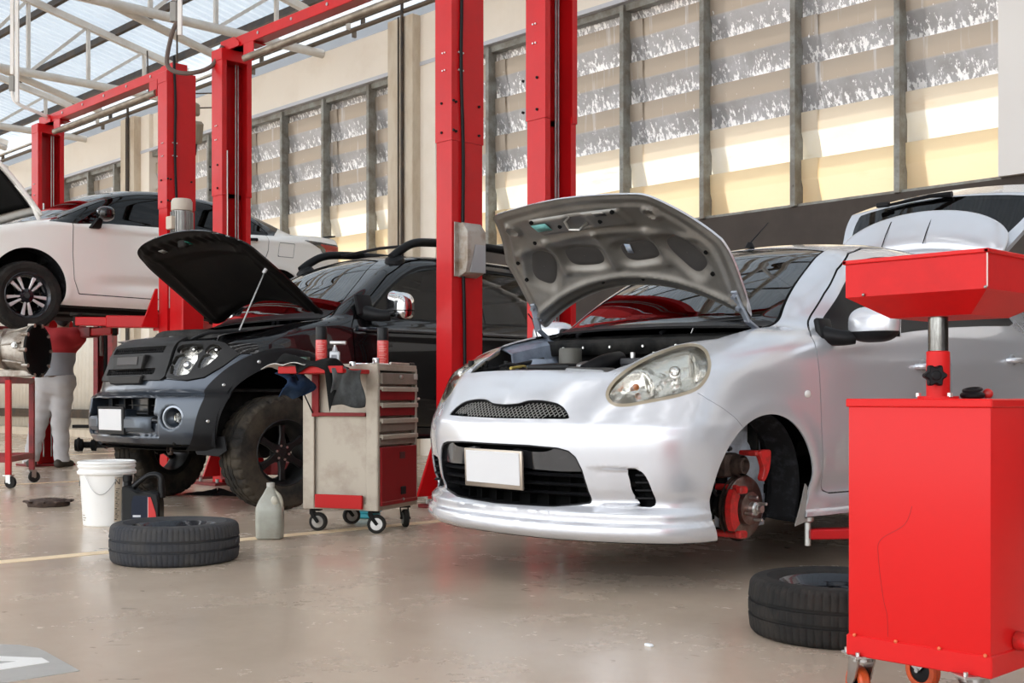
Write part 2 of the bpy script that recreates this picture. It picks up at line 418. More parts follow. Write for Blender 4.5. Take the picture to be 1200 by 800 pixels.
# ------------------------------------------------------------------ silver hatchback
def build_silver():
    org = (-3.58, 3.31, 0)
    car = thing('hatchback_car', 'silver hatchback with open bonnet, raised tailgate and missing front wheel', 'car', org)
    car.rotation_euler = (0, .011, 0)
    V, T = mesher(silver_sdf, (-.93, -.08, .12), (.93, 3.92, 1.64), .0100)
    keep = []; A = lambda V: np.abs(V[:, 0]); X = lambda V: V[:, 1]; Z = lambda V: V[:, 2]
    def part(name, VT, m, thick=.007, off=0., label=None):
        V, T = VT
        if not len(T): return None
        g = fgrad(silver_sdf, V); n = g / np.maximum(np.linalg.norm(g, axis=1), 1e-9)[:, None]
        return tri_obj(name, V + n * off, T, m, car, thick=thick, normals=n, label=label)
    # wheel openings
    def arch(V): return np.maximum(np.minimum(np.hypot(X(V) - S_AX, Z(V) - S_AZ) - S_AR, np.hypot(X(V) - S_RX, Z(V) - S_AZ) - S_AR), .5 - A(V))
    _, R = cutmesh(V, T, arch)
    und, R = cutmesh(*R, lambda V: Z(V) - (.2 + .055 * sst(.42, 1., X(V))) + .0)
    part('underbody', und, M_under, 0)
    # engine bay opening, cowl, windscreen
    bay = [(0, .212), (.25, .224), (.41, .248), (.46, .33), (.485, .44), (.525, .535), (.585, .60), (.635, .66), (.648, .80), (.640, .95), (.615, 1.01), (.55, .965), (.3, .93), (0, .90)]
    bay = bay + [(-a, x) for a, x in bay[-2:0:-1]]
    _, R = cutmesh(*R, lambda V: np.maximum(poly2(V[:, 0], X(V), bay), .70 - Z(V)))
    def wsb(V): return .985 + .10 * (V[:, 0] / .62) ** 2
    cowl, R = cutmesh(*R, lambda V: np.maximum.reduce([A(V) - .625, .80 - X(V), X(V) - wsb(V), .9 - Z(V)]))
    part('cowl_panel', cowl, M_blackpl, .01)
    def ws(V): return np.maximum.reduce([A(V) - (.632 - .43 * (Z(V) - 1.06)), X(V) - (1.752 - .03 * (V[:, 0] / .45) ** 2), .9 - X(V), 1.0 - Z(V)])
    w, R = cutmesh(*R, lambda V: ws(V) - .012)
    seal, w = cutmesh(*w, lambda V: -ws(V) - .0)
    part('windscreen_seal', seal, M_dark, .006, -.002)
    part('windscreen', w, M_glass_ws, 0, -.003)
    # lamps
    hl = smooth_poly([(.874, .925), (.881, .88), (.865, .828), (.823, .784), (.742, .757), (.644, .737), (.562, .722), (.503, .727), (.474, .765), (.489, .81), (.531, .856), (.591, .900), (.666, .940), (.749, .972), (.817, .978), (.857, .956)], 3)
    sfun = lambda V: .6 * X(V) + .8 * A(V)
    hlc = np.stack([sfun(V), Z(V)], 1)
    g_hl = lambda V: np.maximum(np.maximum(poly2(sfun(V), Z(V), hl), X(V) - .95), .38 - A(V))
    lamp, R = cutmesh(*R, g_hl)
    rim, lens = cutmesh(*lamp, lambda V: -g_hl(V) - .013)
    m_bez = mat('yellowed_lamp_edge', (.32, .27, .19), .3, coat=.6)
    for s in (-1, 1):
        sel = lambda VT: cutmesh(*VT, lambda V: -s * V[:, 0])[0]
        L_ = part('headlight', sel(lens), M_lens, 0, -.002, label='clear oval headlight with a yellowed edge')
        rr = part('lens_edge', sel(rim), m_bez, .02, -.001); rr.parent = L_
        # reflector bucket: the lamp surface pushed back with facets
        Vb, Tb = sel(lamp); g = fgrad(silver_sdf, Vb); n = g / np.linalg.norm(g, axis=1)[:, None]
        sd = sfun(Vb); d1 = np.hypot(sd - .72, (Vb[:, 2] - .862) * 1.0); d2 = np.hypot(sd - .575, Vb[:, 2] - .80)
        dep = .03 + .05 * np.exp(-(d1 / .085) ** 4) + .04 * np.exp(-(d2 / .055) ** 4) + .004 * np.cos(sd * 90) * (d1 < .09) 
        dep = np.minimum(dep, .006 + .9 * np.maximum(-g_hl(Vb), 0))
        back = np.array([-.28 * s, .94, -.10]); bk = tri_obj('reflector', Vb + back * dep[:, None], Tb, M_reflector, L_)
        b = MB()
        i1 = np.argmin(d1); p = Vb[i1] + back * .05; b.sphere(p, .026, 14); i2 = np.argmin(d2); 
        b.build('projector_bulb', M_chrome, L_)
        b = MB(); b.sphere(Vb[i2] + back * .04, .014, 10); b.build('indicator_bulb', mat('amber_bulb', (.6, .16, .03), .2, coat=.5), L_)
    # mouths
    gr = smooth_poly([(0, .724), (.075, .729), (.125, .742), (.2, .743), (.275, .732), (.322, .71), (.352, .682), (.35, .672), (.27, .670), (0, .667)], 3, closed=False)
    gr = np.concatenate([gr, [(-a, z) for a, z in gr[-2:0:-1]]])
    g_gr = lambda V: np.maximum(poly2(V[:, 0], Z(V), gr), X(V) - .3)
    up, R = cutmesh(*R, g_gr)
    mo = [(0, .566), (.2, .566), (.33, .560), (.375, .549), (.402, .526), (.423, .477), (.434, .41), (.437, .36), (.433, .343), (.38, .334), (.29, .324), (0, .318)]
    mo = mo + [(-a, z) for a, z in mo[-2:0:-1]]
    g_mo = lambda V: np.maximum(poly2(V[:, 0], Z(V), mo), X(V) - .3)
    lo, R = cutmesh(*R, g_mo)
    R, lipp = cutmesh(*R, lambda V: -np.maximum.reduce([Z(V) - .3355, X(V) - .47]))
    part('front_lip_spoiler', lipp, M_silver, .008)
    bline = [(.30, .800), (.396, .781), (.433, .752), (.50, .715), (.546, .686), (.60, .64)]
    def bumper(V):
        side = np.interp(Z(V), [.2, .64, .686, .715, .752, .781, .80], [.62, .60, .546, .50, .433, .396, .30])
        return np.maximum(X(V) - side, Z(V) - np.where(A(V) < .45, .93, .785 + .0 * X(V)))
    bp_, R = cutmesh(*R, bumper)
    edge, bp_ = cutmesh(*bp_, lambda V: -bumper(V) - .0025)
    vp = smooth_poly([(.562, .481), (.612, .481), (.632, .458), (.644, .41), (.648, .36), (.640, .339), (.622, .337), (.585, .342), (.566, .38), (.562, .44)], 2)
    vent, bp_ = cutmesh(*bp_, lambda V: np.maximum(poly2(A(V), Z(V), vp), X(V) - .42))
    part('front_bumper', bp_, M_silver, .008)
    for sg in (1, -1): part('bumper_vent', cutmesh(*vent, lambda V: -sg * V[:, 0])[0], M_dark, 0, -.045)
    door = smooth_poly([(1.125, 1.02), (1.122, .9), (1.128, .8), (1.145, .6), (1.18, .42), (1.215, .36)], 4, False).tolist() + [(1.26, .347), (2.20, .338), (2.268, .36), (2.285, .7), (2.29, 1.05), (2.27, 1.3), (2.245, 1.512)] + [(2.0, 1.492), (1.80, 1.445), (1.6, 1.35), (1.4, 1.225), (1.22, 1.095)]
    rdoor = [(2.275, .36), (2.34, .338), (2.9, .345), (2.96, .44), (3.02, .62), (3.12, .72), (3.3, .80), (3.33, .95), (3.36, 1.15), (3.25, 1.33), (3.08, 1.43), (2.8, 1.49), (2.5, 1.517), (2.253, 1.513), (2.278, 1.3), (2.298, 1.05), (2.293, .7)]
    dlo = smooth_poly([(1.205, 1.035), (1.30, 1.105), (1.45, 1.205), (1.62, 1.31), (1.80, 1.398), (2.0, 1.442), (2.3, 1.462), (2.7, 1.447), (3.0, 1.392), (3.17, 1.30), (3.29, 1.175)], 4, False).tolist() + [(3.18, 1.150), (2.8, 1.133), (2.44, 1.112), (2.0, 1.075), (1.7, 1.043), (1.4, 1.022)]
    for nm, poly in (('front_door', door), ('rear_door', rdoor)):
        g = lambda V: np.maximum(poly2(X(V), Z(V), poly), .3 - A(V))
        D, R = cutmesh(*R, lambda V: g(V) - .003)
        gap, D = cutmesh(*D, lambda V: -g(V) - .003)
        part('door_seal', gap, M_dark, 0, -.008)
        gl = lambda V: poly2(X(V), Z(V), dlo)
        W, D = cutmesh(*D, gl)
        trim, W = cutmesh(*W, lambda V: -gl(V) - np.where(Z(V) > np.interp(X(V), [1.2, 1.7, 2.44, 3.2], [1.08, 1.085, 1.15, 1.19]), .03, .010))
        lo_x, hi_x = (0, 2.24) if nm == 'front_door' else (2.31, 9)
        pil, W = cutmesh(*W, lambda V: -np.minimum(X(V) - lo_x, hi_x - X(V)))
        if nm == 'front_door': patch, W = cutmesh(*W, lambda V: X(V) - 1.36 + .5 * (Z(V) - 1.05))
        else: pat2, W = cutmesh(*W, lambda V: np.abs(X(V) - 2.93) - .012)
        for s in (1, -1):
            sel = lambda VT: cutmesh(*VT, lambda V: -s * V[:, 0])[0]
            d = part(nm, sel(D), M_silver, .012)
            for q, mm, nn, th in ((W, M_glass_dark, 'window_glass', 0), (trim, M_blackpl, 'window_trim', .006), (pil, M_blackpl, 'pillar_cover', .006), (patch if nm == 'front_door' else pat2, M_blackpl, 'mirror_base' if nm == 'front_door' else 'window_bar', .006)):
                o = part(nn, sel(q), mm, th, -.004)
                if o: o.parent = d
            # handle
            hx, hz = (2.02, .905) if nm == 'front_door' else (3.02, .955)
            y = side_y(silver_sdf, hx, hz) * s
            h = MB(); h.tube([(y - s*.004, hx - .085, hz), (y + s*.030, hx - .07, hz + .002), (y + s*.036, hx, hz + .004), (y + s*.030, hx + .07, hz + .002), (y - s*.004, hx + .085, hz)], [.013, .014, .015, .014, .013], 10, smooth=4)
            o = h.build('door_handle', M_silver, d)
            h = MB(); h.sphere((y - s * .004, hx - .01, hz + .002), .042, 14, (.22, 1.1, .85)); h.build('handle_cup', mat('handle_cup_shade', (.42, .43, .45), .4, .5), d)
    # wings
    hatch, R = cutmesh(*R, lambda V: np.maximum.reduce([3.56 + .22 * sst(1.2, .8, Z(V)) - X(V), A(V) - (.60 - .30 * np.maximum(Z(V) - 1.1, 0)), .74 - Z(V)]))
    fen = lambda V: np.maximum.reduce([X(V) - 1.24, Z(V) - 1.2, .5 - A(V), X(V) - np.interp(Z(V), [.3, 1.0, 1.06, 1.1, 1.2], [1.24, 1.24, 1.14, 1.09, 1.0])])
    F_, R = cutmesh(*R, fen)
    for s in (1, -1): 
        fo = part('front_wing', cutmesh(*F_, lambda V: -s * V[:, 0])[0], M_silver, .008)
        y = side_y(silver_sdf, 1.035, .775) * s
        b = MB(); b.sphere((y, 1.035, .775), .021, 14, (.35, 1.15, .8)); o = b.build('side_indicator', mat('indicator_white', (.8, .78, .75), .2, coat=1), fo)
    part('body_shell', R, M_silver, .010)
    # grille mesh and mouth insert -------------------------------------------------
    Vb, Tb = up
    part('grille_surround', cutmesh(*up, lambda V: -g_gr(V) - .003)[0], M_blackpl, .03, -.003)
    part('grille_backing', up, M_dark, 0, -.05)
    b = MB(); k = -.36
    gx = lambda y, z: float(_sx0(z) + _sxf(abs(y)) * .97) + .022
    segs = []
    for sg in (-1, 1):
        for c in np.arange(-.5, .5, .021):
            pts = []
            for z in np.linspace(.664, .746, 12):
                y = c + sg * (z - .70) * 1.15
                if poly2(np.array([y]), np.array([z]), gr)[0] < -.002: pts.append((y, gx(y, z), z))
            if len(pts) > 1: b.tube(pts, .0017, 5)
    b.build('grille_mesh', mat('grille_wire', (.34, .33, .31), .4, .6), car)
    part('mouth_backing', lo, M_dark, 0, -.11)
    inr = lambda V: np.maximum(-g_mo(V) - .007, -1)
    part('mouth_surround', cutmesh(*lo, inr)[0], M_blackpl, .10, -.004)
    for z in (.375, .412, .449):
        b = MB(); P = []
        for y in np.linspace(-.43, .43, 30):
            x = float(_sx0(z) + _sxf(abs(y))) + .028; P.append([(y, x, z - .007), (y, x - .012, z), (y, x, z + .007), (y, x + .05, z + .004), (y, x + .05, z - .004)])
        b.grid(P, True); b.build('mouth_slat', M_blackpl, car)
    for y in np.linspace(-.40, .40, 9): mouth_rib(car, y)
    for s in (-1, 1):                       # glossy upper blades either side of the plate
        poly = smooth_poly([(.10, .545), (.20, .538), (.27, .542), (.31, .556), (.36, .553), (.405, .515), (.412, .468), (.10, .478)], 3)
        P = np.array([[(s * a, float(_sx0(z) + _sxf(a)) + .018, z)] for a, z in poly])
        b = MB(); t = bmesh.new(); vs = [t.verts.new(p[0]) for p in P]; t.faces.new(vs); bmesh.ops.triangulate(t, faces=t.faces); r = bmesh.ops.extrude_face_region(t, geom=list(t.faces)); bmesh.ops.translate(t, vec=(0, .02, 0), verts=[v for v in r['geom'] if isinstance(v, bmesh.types.BMVert)])
        b._add(t); b.build('mouth_blade', mat('gloss_black', (.015, .015, .016), .12, coat=1), car)
    for s in (-1, 1):                       # fins in the side vents
        b = MB()
        for z in (.372, .402, .432, .46): b.box((s * .612, .236, z), (.07, .03, .006), E3(0, 0, s * .75))
        b.build('vent_fin', M_blackpl, car)
    # number plate
    b = MB(); b.box((.005, .008, .462), (.345, .012, .158), E3(.05), .004, 2); pf = b.build('number_plate', M_plate_frame, car)
    b = MB(); b.box((.005, .001, .4665), (.318, .006, .131), E3(.05), .002); b.build('plate_face', M_plate_white, pf, label='blank white plate face')
    b = MB(); b.box((.01, .045, .45), (.10, .07, .10)); b.build('plate_bracket', M_blackpl, car)
    return car
def mouth_rib(car, y):
    b = MB(); b.box((y, float(_sx0(.4) + _sxf(abs(y))) + .105, .40), (.006, .04, .16)); b.build('mouth_rib', M_dark, car)
def side_y(sdf, x, z):
    lo, hi = .2, 1.3
    for i in range(40):
        m = (lo + hi) / 2
        if sdf(np.array([[m, x, z]]))[0] < 0: lo = m
        else: hi = m
    return lo
def silver_flat(V): return V[:, 0] * 0
SILVER = build_silver()
# ------------------------------------------------------------------ silver hatchback: bonnet, bay, suspension, mirrors, tailgate
def hood_pt(y, w, n, ang=math.radians(55), hx=.93, hz=1.085):
    """bonnet coordinates: y across, w from the hinge towards the tip, n out of the painted face"""
    ca, sa = math.cos(ang), math.sin(ang)
    return np.stack([y, hx - w * ca + n * sa, hz + w * sa + n * ca], -1)
def hood_half(w): return np.interp(w, [0, .05, .13, .25, .40, .47, .55, .62, .66, .70, .735], [.60, .618, .634, .640, .628, .600, .552, .505, .462, .33, .02])
def hood_n(y, w): return .055 * (1 - (np.abs(y) / .64) ** 2) - .165 * (np.maximum(w - .24, 0) / .46) ** 2.1
def build_silver_hood(car):
    # plan outline of the bonnet in (y, w)
    half = smooth_poly([(0, .185), (.18, .170), (.36, .125), (.52, .055), (.595, .012), (.622, .03), (.638, .13), (.645, .29), (.641, .385), (.626, .425), (.55, .548), (.478, .660), (.455, .688), (.42, .704), (.30, .718), (.15, .730), (0, .735)], 5, False)
    out = np.concatenate([half, [(-a, w) for a, w in half[-2:0:-1]]])
    N = 150; yy, ww = np.meshgrid(np.linspace(-.67, .67, N), np.linspace(-.01, .75, 96), indexing='ij')
    idx = np.arange(yy.size).reshape(yy.shape)
    q = np.stack([idx[:-1, :-1], idx[1:, :-1], idx[1:, 1:], idx[:-1, 1:]], -1).reshape(-1, 4); T = np.concatenate([q[:, :3], q[:, [0, 2, 3]]])
    V2 = np.stack([yy.ravel(), ww.ravel(), np.zeros(yy.size)], 1)
    g = lambda V: poly2(V[:, 0], V[:, 1], out)
    (V2, T), _ = cutmesh(V2, T, g)
    y, w = V2[:, 0], V2[:, 1]; d = -g(V2)
    n = hood_n(y, w)
    skin = hood_pt(y, w, n + .004)
    root = tri_obj('bonnet', skin, T, M_silver, car, label='raised silver bonnet showing its pressed underside')
    # pressed inner panel: depth below the skin
    dep = .012 + .014 * sst(.0, .03, d)                      # hem flange
    dep += .016 * sst(.045, .075, d)                          # main sheet
    def pad(cy, cw, ry, rw, rot, k=1.0, p=3.0):
        c, s_ = math.cos(rot), math.sin(rot); u = (y - cy) * c + (w - cw) * s_; v = -(y - cy) * s_ + (w - cw) * c
        return np.exp(-((np.abs(u) / ry) ** p + (np.abs(v) / rw) ** p) ** 2.2) * k
    pads = [(-.445, .335, .082, .098, .15), (-.165, .375, .135, .070, -.06), (.165, .375, .135, .070, .06), (.445, .335, .082, .125, .45)]
    pads[3] = (.425, .35, .085, .13, .55); pads[0] = (-.425, .35, .085, .13, -.55)
    pm = sum(pad(*p_) for p_ in pads)
    dep -= .020 * np.clip(pm, 0, 1)
    ring = sum(np.clip(pad(cy, cw, ry + .025, rw + .022, r) - pad(cy, cw, ry, rw, r), 0, 1) for cy, cw, ry, rw, r in pads)
    dep += .006 * ring
    # latch platform at the tip
    plat = sst(.28, .25, np.abs(y)) * sst(.535, .55, w) * sst(.650, .632, w)
    dep += .020 * plat - .008 * pad(0, .60, .06, .05, 0)
    # cross beam below the platform and raised rear beam
    dep += .014 * np.exp(-((w - .505 + .25 * y * y) / .022) ** 2) * sst(.56, .5, np.abs(y))
    wr = w - (.245 - .45 * y * y)
    dep += .018 * np.exp(-(wr / .028) ** 2) - .010 * np.exp(-((wr + .065) / .02) ** 2)
    dep += .012 * np.exp(-((np.abs(y) - .30) / .022) ** 2) * sst(.28, .3, w) * sst(.52, .5, w)
    dep += .012 * np.exp(-(y / .022) ** 2) * sst(.28, .3, w) * sst(.52, .5, w)
    for cy in (-.41, .41): dep += .014 * (np.exp(-((np.hypot(y - cy, w - .595) - .03) / .010) ** 2)) 
    dep = np.minimum(dep, .012 + d * 1.2 + .02)
    under = hood_pt(y, w, n - np.maximum(dep - .004, .006))
    m_un = mat('bonnet_underside', (.235, .225, .205), .38, .5, coat=.3, coat_r=.2, var=.5, vcol=(.15, .142, .13), vscale=7)
    tri_obj('inner_panel', under, T[:, ::-1], m_un, root, label='grey pressed inner panel')
    # closing rim
    e = np.concatenate([T[:, [0, 1]], T[:, [1, 2]], T[:, [2, 0]]]); _, inv, ct = np.unique(np.sort(e, 1), axis=0, return_inverse=True, return_counts=True); bd = e[ct[inv.reshape(-1)] == 1]
    k = len(skin); rimT = np.concatenate([np.stack([bd[:, 1], bd[:, 0], bd[:, 0] + k], 1), np.stack([bd[:, 1], bd[:, 0] + k, bd[:, 1] + k], 1)])
    VV, TT = tidy(np.concatenate([skin, under]), rimT); tri_obj('bonnet_hem', VV, TT, M_silver, root)
    # dark sound pads lying in the recesses
    m_pad = mat('sound_pad', (.045, .042, .040), .9, bump=.2, bscale=160)
    for cy, cw, ry, rw, r in pads:
        b = MB(); rows = []
        for rr in (0.02, .5, .85, 1.0):
            row = []
            for t in np.linspace(0, 2 * PI, 32, endpoint=False):
                c, s_ = math.cos(t), math.sin(t); ex = 2 / 3.2
                u = ry * .80 * rr * np.sign(c) * abs(c) ** ex; v = rw * .80 * rr * np.sign(s_) * abs(s_) ** ex
                yq = cy + u * math.cos(r) - v * math.sin(r); wq = cw + u * math.sin(r) + v * math.cos(r)
                dd = .026 if rr < 1 else .020
                row.append(hood_pt(np.array(yq), np.array(wq), hood_n(yq, wq) - dd))
            rows.append(row)
        b.grid(rows, True); b.build('sound_pad', m_pad, root)
    H = lambda yq, wq, dd: Vector(hood_pt(np.array(float(yq)), np.array(float(wq)), hood_n(yq, wq) - dd))
    b = MB(); b.tube([H(-.030, .63, .05), H(-.030, .627, .085), H(-.028, .585, .105), H(.024, .577, .105), H(.030, .58, .085), H(.030, .578, .05)], [.0065], 8); b.build('latch_striker', M_zinc, root)
    for (yq, wq) in ((-.24, .637), (-.12, .585), (.12, .585), (.24, .637), (-.36, .50), (-.10, .505), (.55, .36), (.53, .25), (-.55, .30), (-.54, .40), (.40, .19), (-.38, .19), (.12, .235), (-.12, .235)):
        c = H(yq, wq, .060 if wq > .54 and abs(yq) < .3 else .042); nrm = Vector((0, math.sin(math.radians(55)), math.cos(math.radians(55))))
        b = MB(); b.cyl(c - nrm * .004, c + nrm * .004, .0095, n=14); b.build('access_hole', M_dark, root)
    def sticker(nm, yq, wq, a, c, m, dd, rot=0):
        b = MB(); ca, sa = math.cos(rot), math.sin(rot)
        P = [[H(yq + u * a * ca - v * c * sa, wq + u * a * sa + v * c * ca, dd) for u in (-1, 1)] for v in (-1, 1)]
        b.grid(P); b.build(nm, m, root, thick=.001)
    sticker('cyan_sticker', -.215, .597, .042, .024, mat('sticker_cyan', (.16, .50, .50), .5, var=.5, vcol=(.30, .60, .58), vscale=60), .0640)
    sticker('notice_sticker', .165, .632, .032, .011, mat('sticker_dark', (.03, .03, .03), .5), .0640); sticker('notice_header', .165, .643, .032, .005, mat('sticker_white', (.75, .75, .74), .5), .0650)
    sticker('paper_tag', .115, .392, .016, .026, mat('sticker_pale', (.55, .60, .66), .5, var=.6, vcol=(.2, .35, .6), vscale=70), .0300, -.15)
    # gooseneck hinges
    for s in (-1, 1):
        b = MB(); pts = [H(s * .60, .135, .03), H(s * .612, .075, .035), H(s * .622, .02, .04), Vector((s * .628, .955, 1.045)), Vector((s * .625, .985, .985))]
        for p0, p1, wd in zip(pts[:-1], pts[1:], (.03, .034, .032, .03)):
            dv = (p1 - p0); R = dv.to_track_quat('Z', 'X').to_matrix().to_4x4(); b.box((p0 + p1) / 2, (.012, wd, dv.length + .014), R, .003)
        b.box(H(s * .598, .11, .028), (.03, .10, .012), E3(math.radians(-55)), .003)
        for wq in (.14, .085): c = H(s * .598, wq, .036); b.cyl(c, c + Vector((0, -.012, -.01)), .010, n=6)
        b.build('bonnet_hinge', mat('hinge_blue_grey', (.30, .33, .38), .4, .5, coat=.3), root)
    b = MB(); b.tube([(-.628, .90, 1.00), (-.64, .905, 1.03), (-.645, .87, 1.13), (-.647, .84, 1.16)], .003, 6); b.build('bonnet_cable', M_blackpl, root)
    return root
def build_silver_bay(car):
    m_in = mat('bay_sheet_metal', (.34, .40, .50), .42, .3, coat=.3, coat_r=.2, var=.6, vcol=(.14, .17, .22), vscale=6)
    m_bd = mat('bay_black', (.006, .006, .006), .6, spec=.2, var=.6, vcol=(.035, .033, .03), vscale=10)
    for s in (-1, 1):
        b = MB(); P = []                                                      # inner wing: top flange and apron wall
        for x in np.linspace(.63, .97, 14):
            top = float(_sTop(x)) - .012; yo = np.interp(x, [.30, .46, .55, .66, .97], [.43, .46, .54, .615, .615])
            P.append([(s * (yo + .03), x, top), (s * (yo - .02), x, top - .018), (s * (yo - .05), x, top - .03), (s * (yo - .06), x, top - .10), (s * (yo - .075), x, top - .30), (s * (yo - .09), x, .45)])
        b.grid(P); b.build('inner_wing', m_in, car, thick=.004)
        b = MB(); b.lathe([(.0, .03), (.055, .03), (.075, .015), (.085, 0), (.085, -.15)], (s * .47, .76, .90), (0, 0, 1), 24); b.build('strut_tower', m_in, car)
    b = MB(); b.box((0, .985, .78), (1.22, .02, .5)); b.build('firewall', m_bd, car)
    b = MB(); P = []
    for y in np.linspace(-.60, .60, 40):
        x = .915 + .06 * (y / .6) ** 2; P.append([(y, x - .05, .95), (y, x - .055, 1.005), (y, x - .045, 1.02), (y, x + .02, 1.018), (y, x + .05, 1.04)])
    b.grid(P); b.build('scuttle', m_bd, car, thick=.006)
    for y in (-.45, -.3, -.12, .08, .26, .42):
        b = MB(); b.cyl((y, .86 + .06 * (y / .6) ** 2, .985), (y, .85 + .06 * (y / .6) ** 2, .985), .006, n=10); b.build('scuttle_clip', M_zinc, car)
    b = MB(); b.box((0, .58, .42), (1.1, .72, .02)); b.build('bay_undertray', m_bd, car)
    b = MB(); b.box((0, .27, .80), (.86, .04, .05), bev=.01); b.box((0, .30, .64), (.80, .05, .30)); b.build('radiator_panel', m_bd, car)
    b = MB(); b.box((-.08, .52, .66), (.46, .40, .34), None, .03, 2); b.build('engine_block', m_bd, car)
    b = MB(); b.box((-.10, .50, .855), (.40, .30, .05), E3(.06), .02, 2); b.box((-.10, .50, .885), (.26, .16, .03), E3(.06), .012, 2); b.build('engine_cover', M_blackpl, car)
    b = MB(); b.box((.34, .60, .80), (.20, .17, .19), None, .01, 2); b.box((.34, .60, .905), (.205, .175, .03), None, .006); b.build('battery', mat('battery_grey', (.05, .05, .055), .4), car)
    for dx in (-.06, .06):
        b = MB(); b.cyl((.34 + dx, .55, .92), (.34 + dx, .55, .945), .011); b.build('battery_terminal', M_zinc, car)
    b = MB(); b.tube([(.18, .36, .86), (.20, .45, .90), (.16, .60, .92), (.02, .70, .90)], .033, 12, smooth=5); b.build('intake_hose', M_blackpl, car)
    b = MB(); b.box((.20, .38, .845), (.20, .13, .07), E3(.05, .05, .2), .02, 2); b.lathe([(0, .01), (.03, .01), (.036, 0), (.036, -.05)], (.14, .40, .89), (0, -.3, 1), 20); b.build('throttle_body', mat('dirty_alloy', (.22, .22, .22), .4, .8), car)
    for i, (p, r, m) in enumerate([([(-.50, .45, .86), (-.42, .50, .90), (-.30, .55, .86), (-.2, .66, .88)], .009, M_blackpl), ([(-.45, .62, .86), (-.38, .56, .89), (-.33, .42, .88)], .007, mat('yellow_tag', (.5, .38, .08), .5)), ([(-.55, .34, .83), (-.48, .40, .87), (-.46, .60, .90), (-.50, .80, .93)], .011, M_blackpl), ([(.48, .50, .85), (.43, .62, .92), (.40, .78, .95)], .010, M_blackpl)]):
        b = MB(); b.tube(p, r, 8, smooth=6); b.build(('wiring_loom', 'dipstick', 'air_pipe', 'earth_cable')[i], m, car)
    for x, y in ((.42, -.50), (.50, -.44), (.36, -.53)):
        b = MB(); b.box((y, x, .84), (.06, .07, .09), None, .01); b.cyl((y, x, .88), (y, x, .915), .014); b.build('relay_box', m_bd, car)
    b = MB(); b.lathe([(0, .05), (.05, .05), (.055, .04), (.055, -.06), (0, -.06)], (-.30, .78, .93), (0, 0, 1), 20); b.build('fluid_reservoir', mat('milky_plastic', (.10, .095, .08), .5), car)
    # wipers
    for s, x0 in ((-1, -.40), (1, .12)):
        b = MB(); b.tube([(x0, .93, 1.045), (x0 + .05, 1.01, 1.085), (x0 + .40, 1.04, 1.10)], [.010, .008, .005], 8, smooth=4); b.tube([(x0 + .02, 1.035, 1.097), (x0 + .45, 1.06, 1.115)], .005, 6); b.build('wiper', M_blackpl, car)
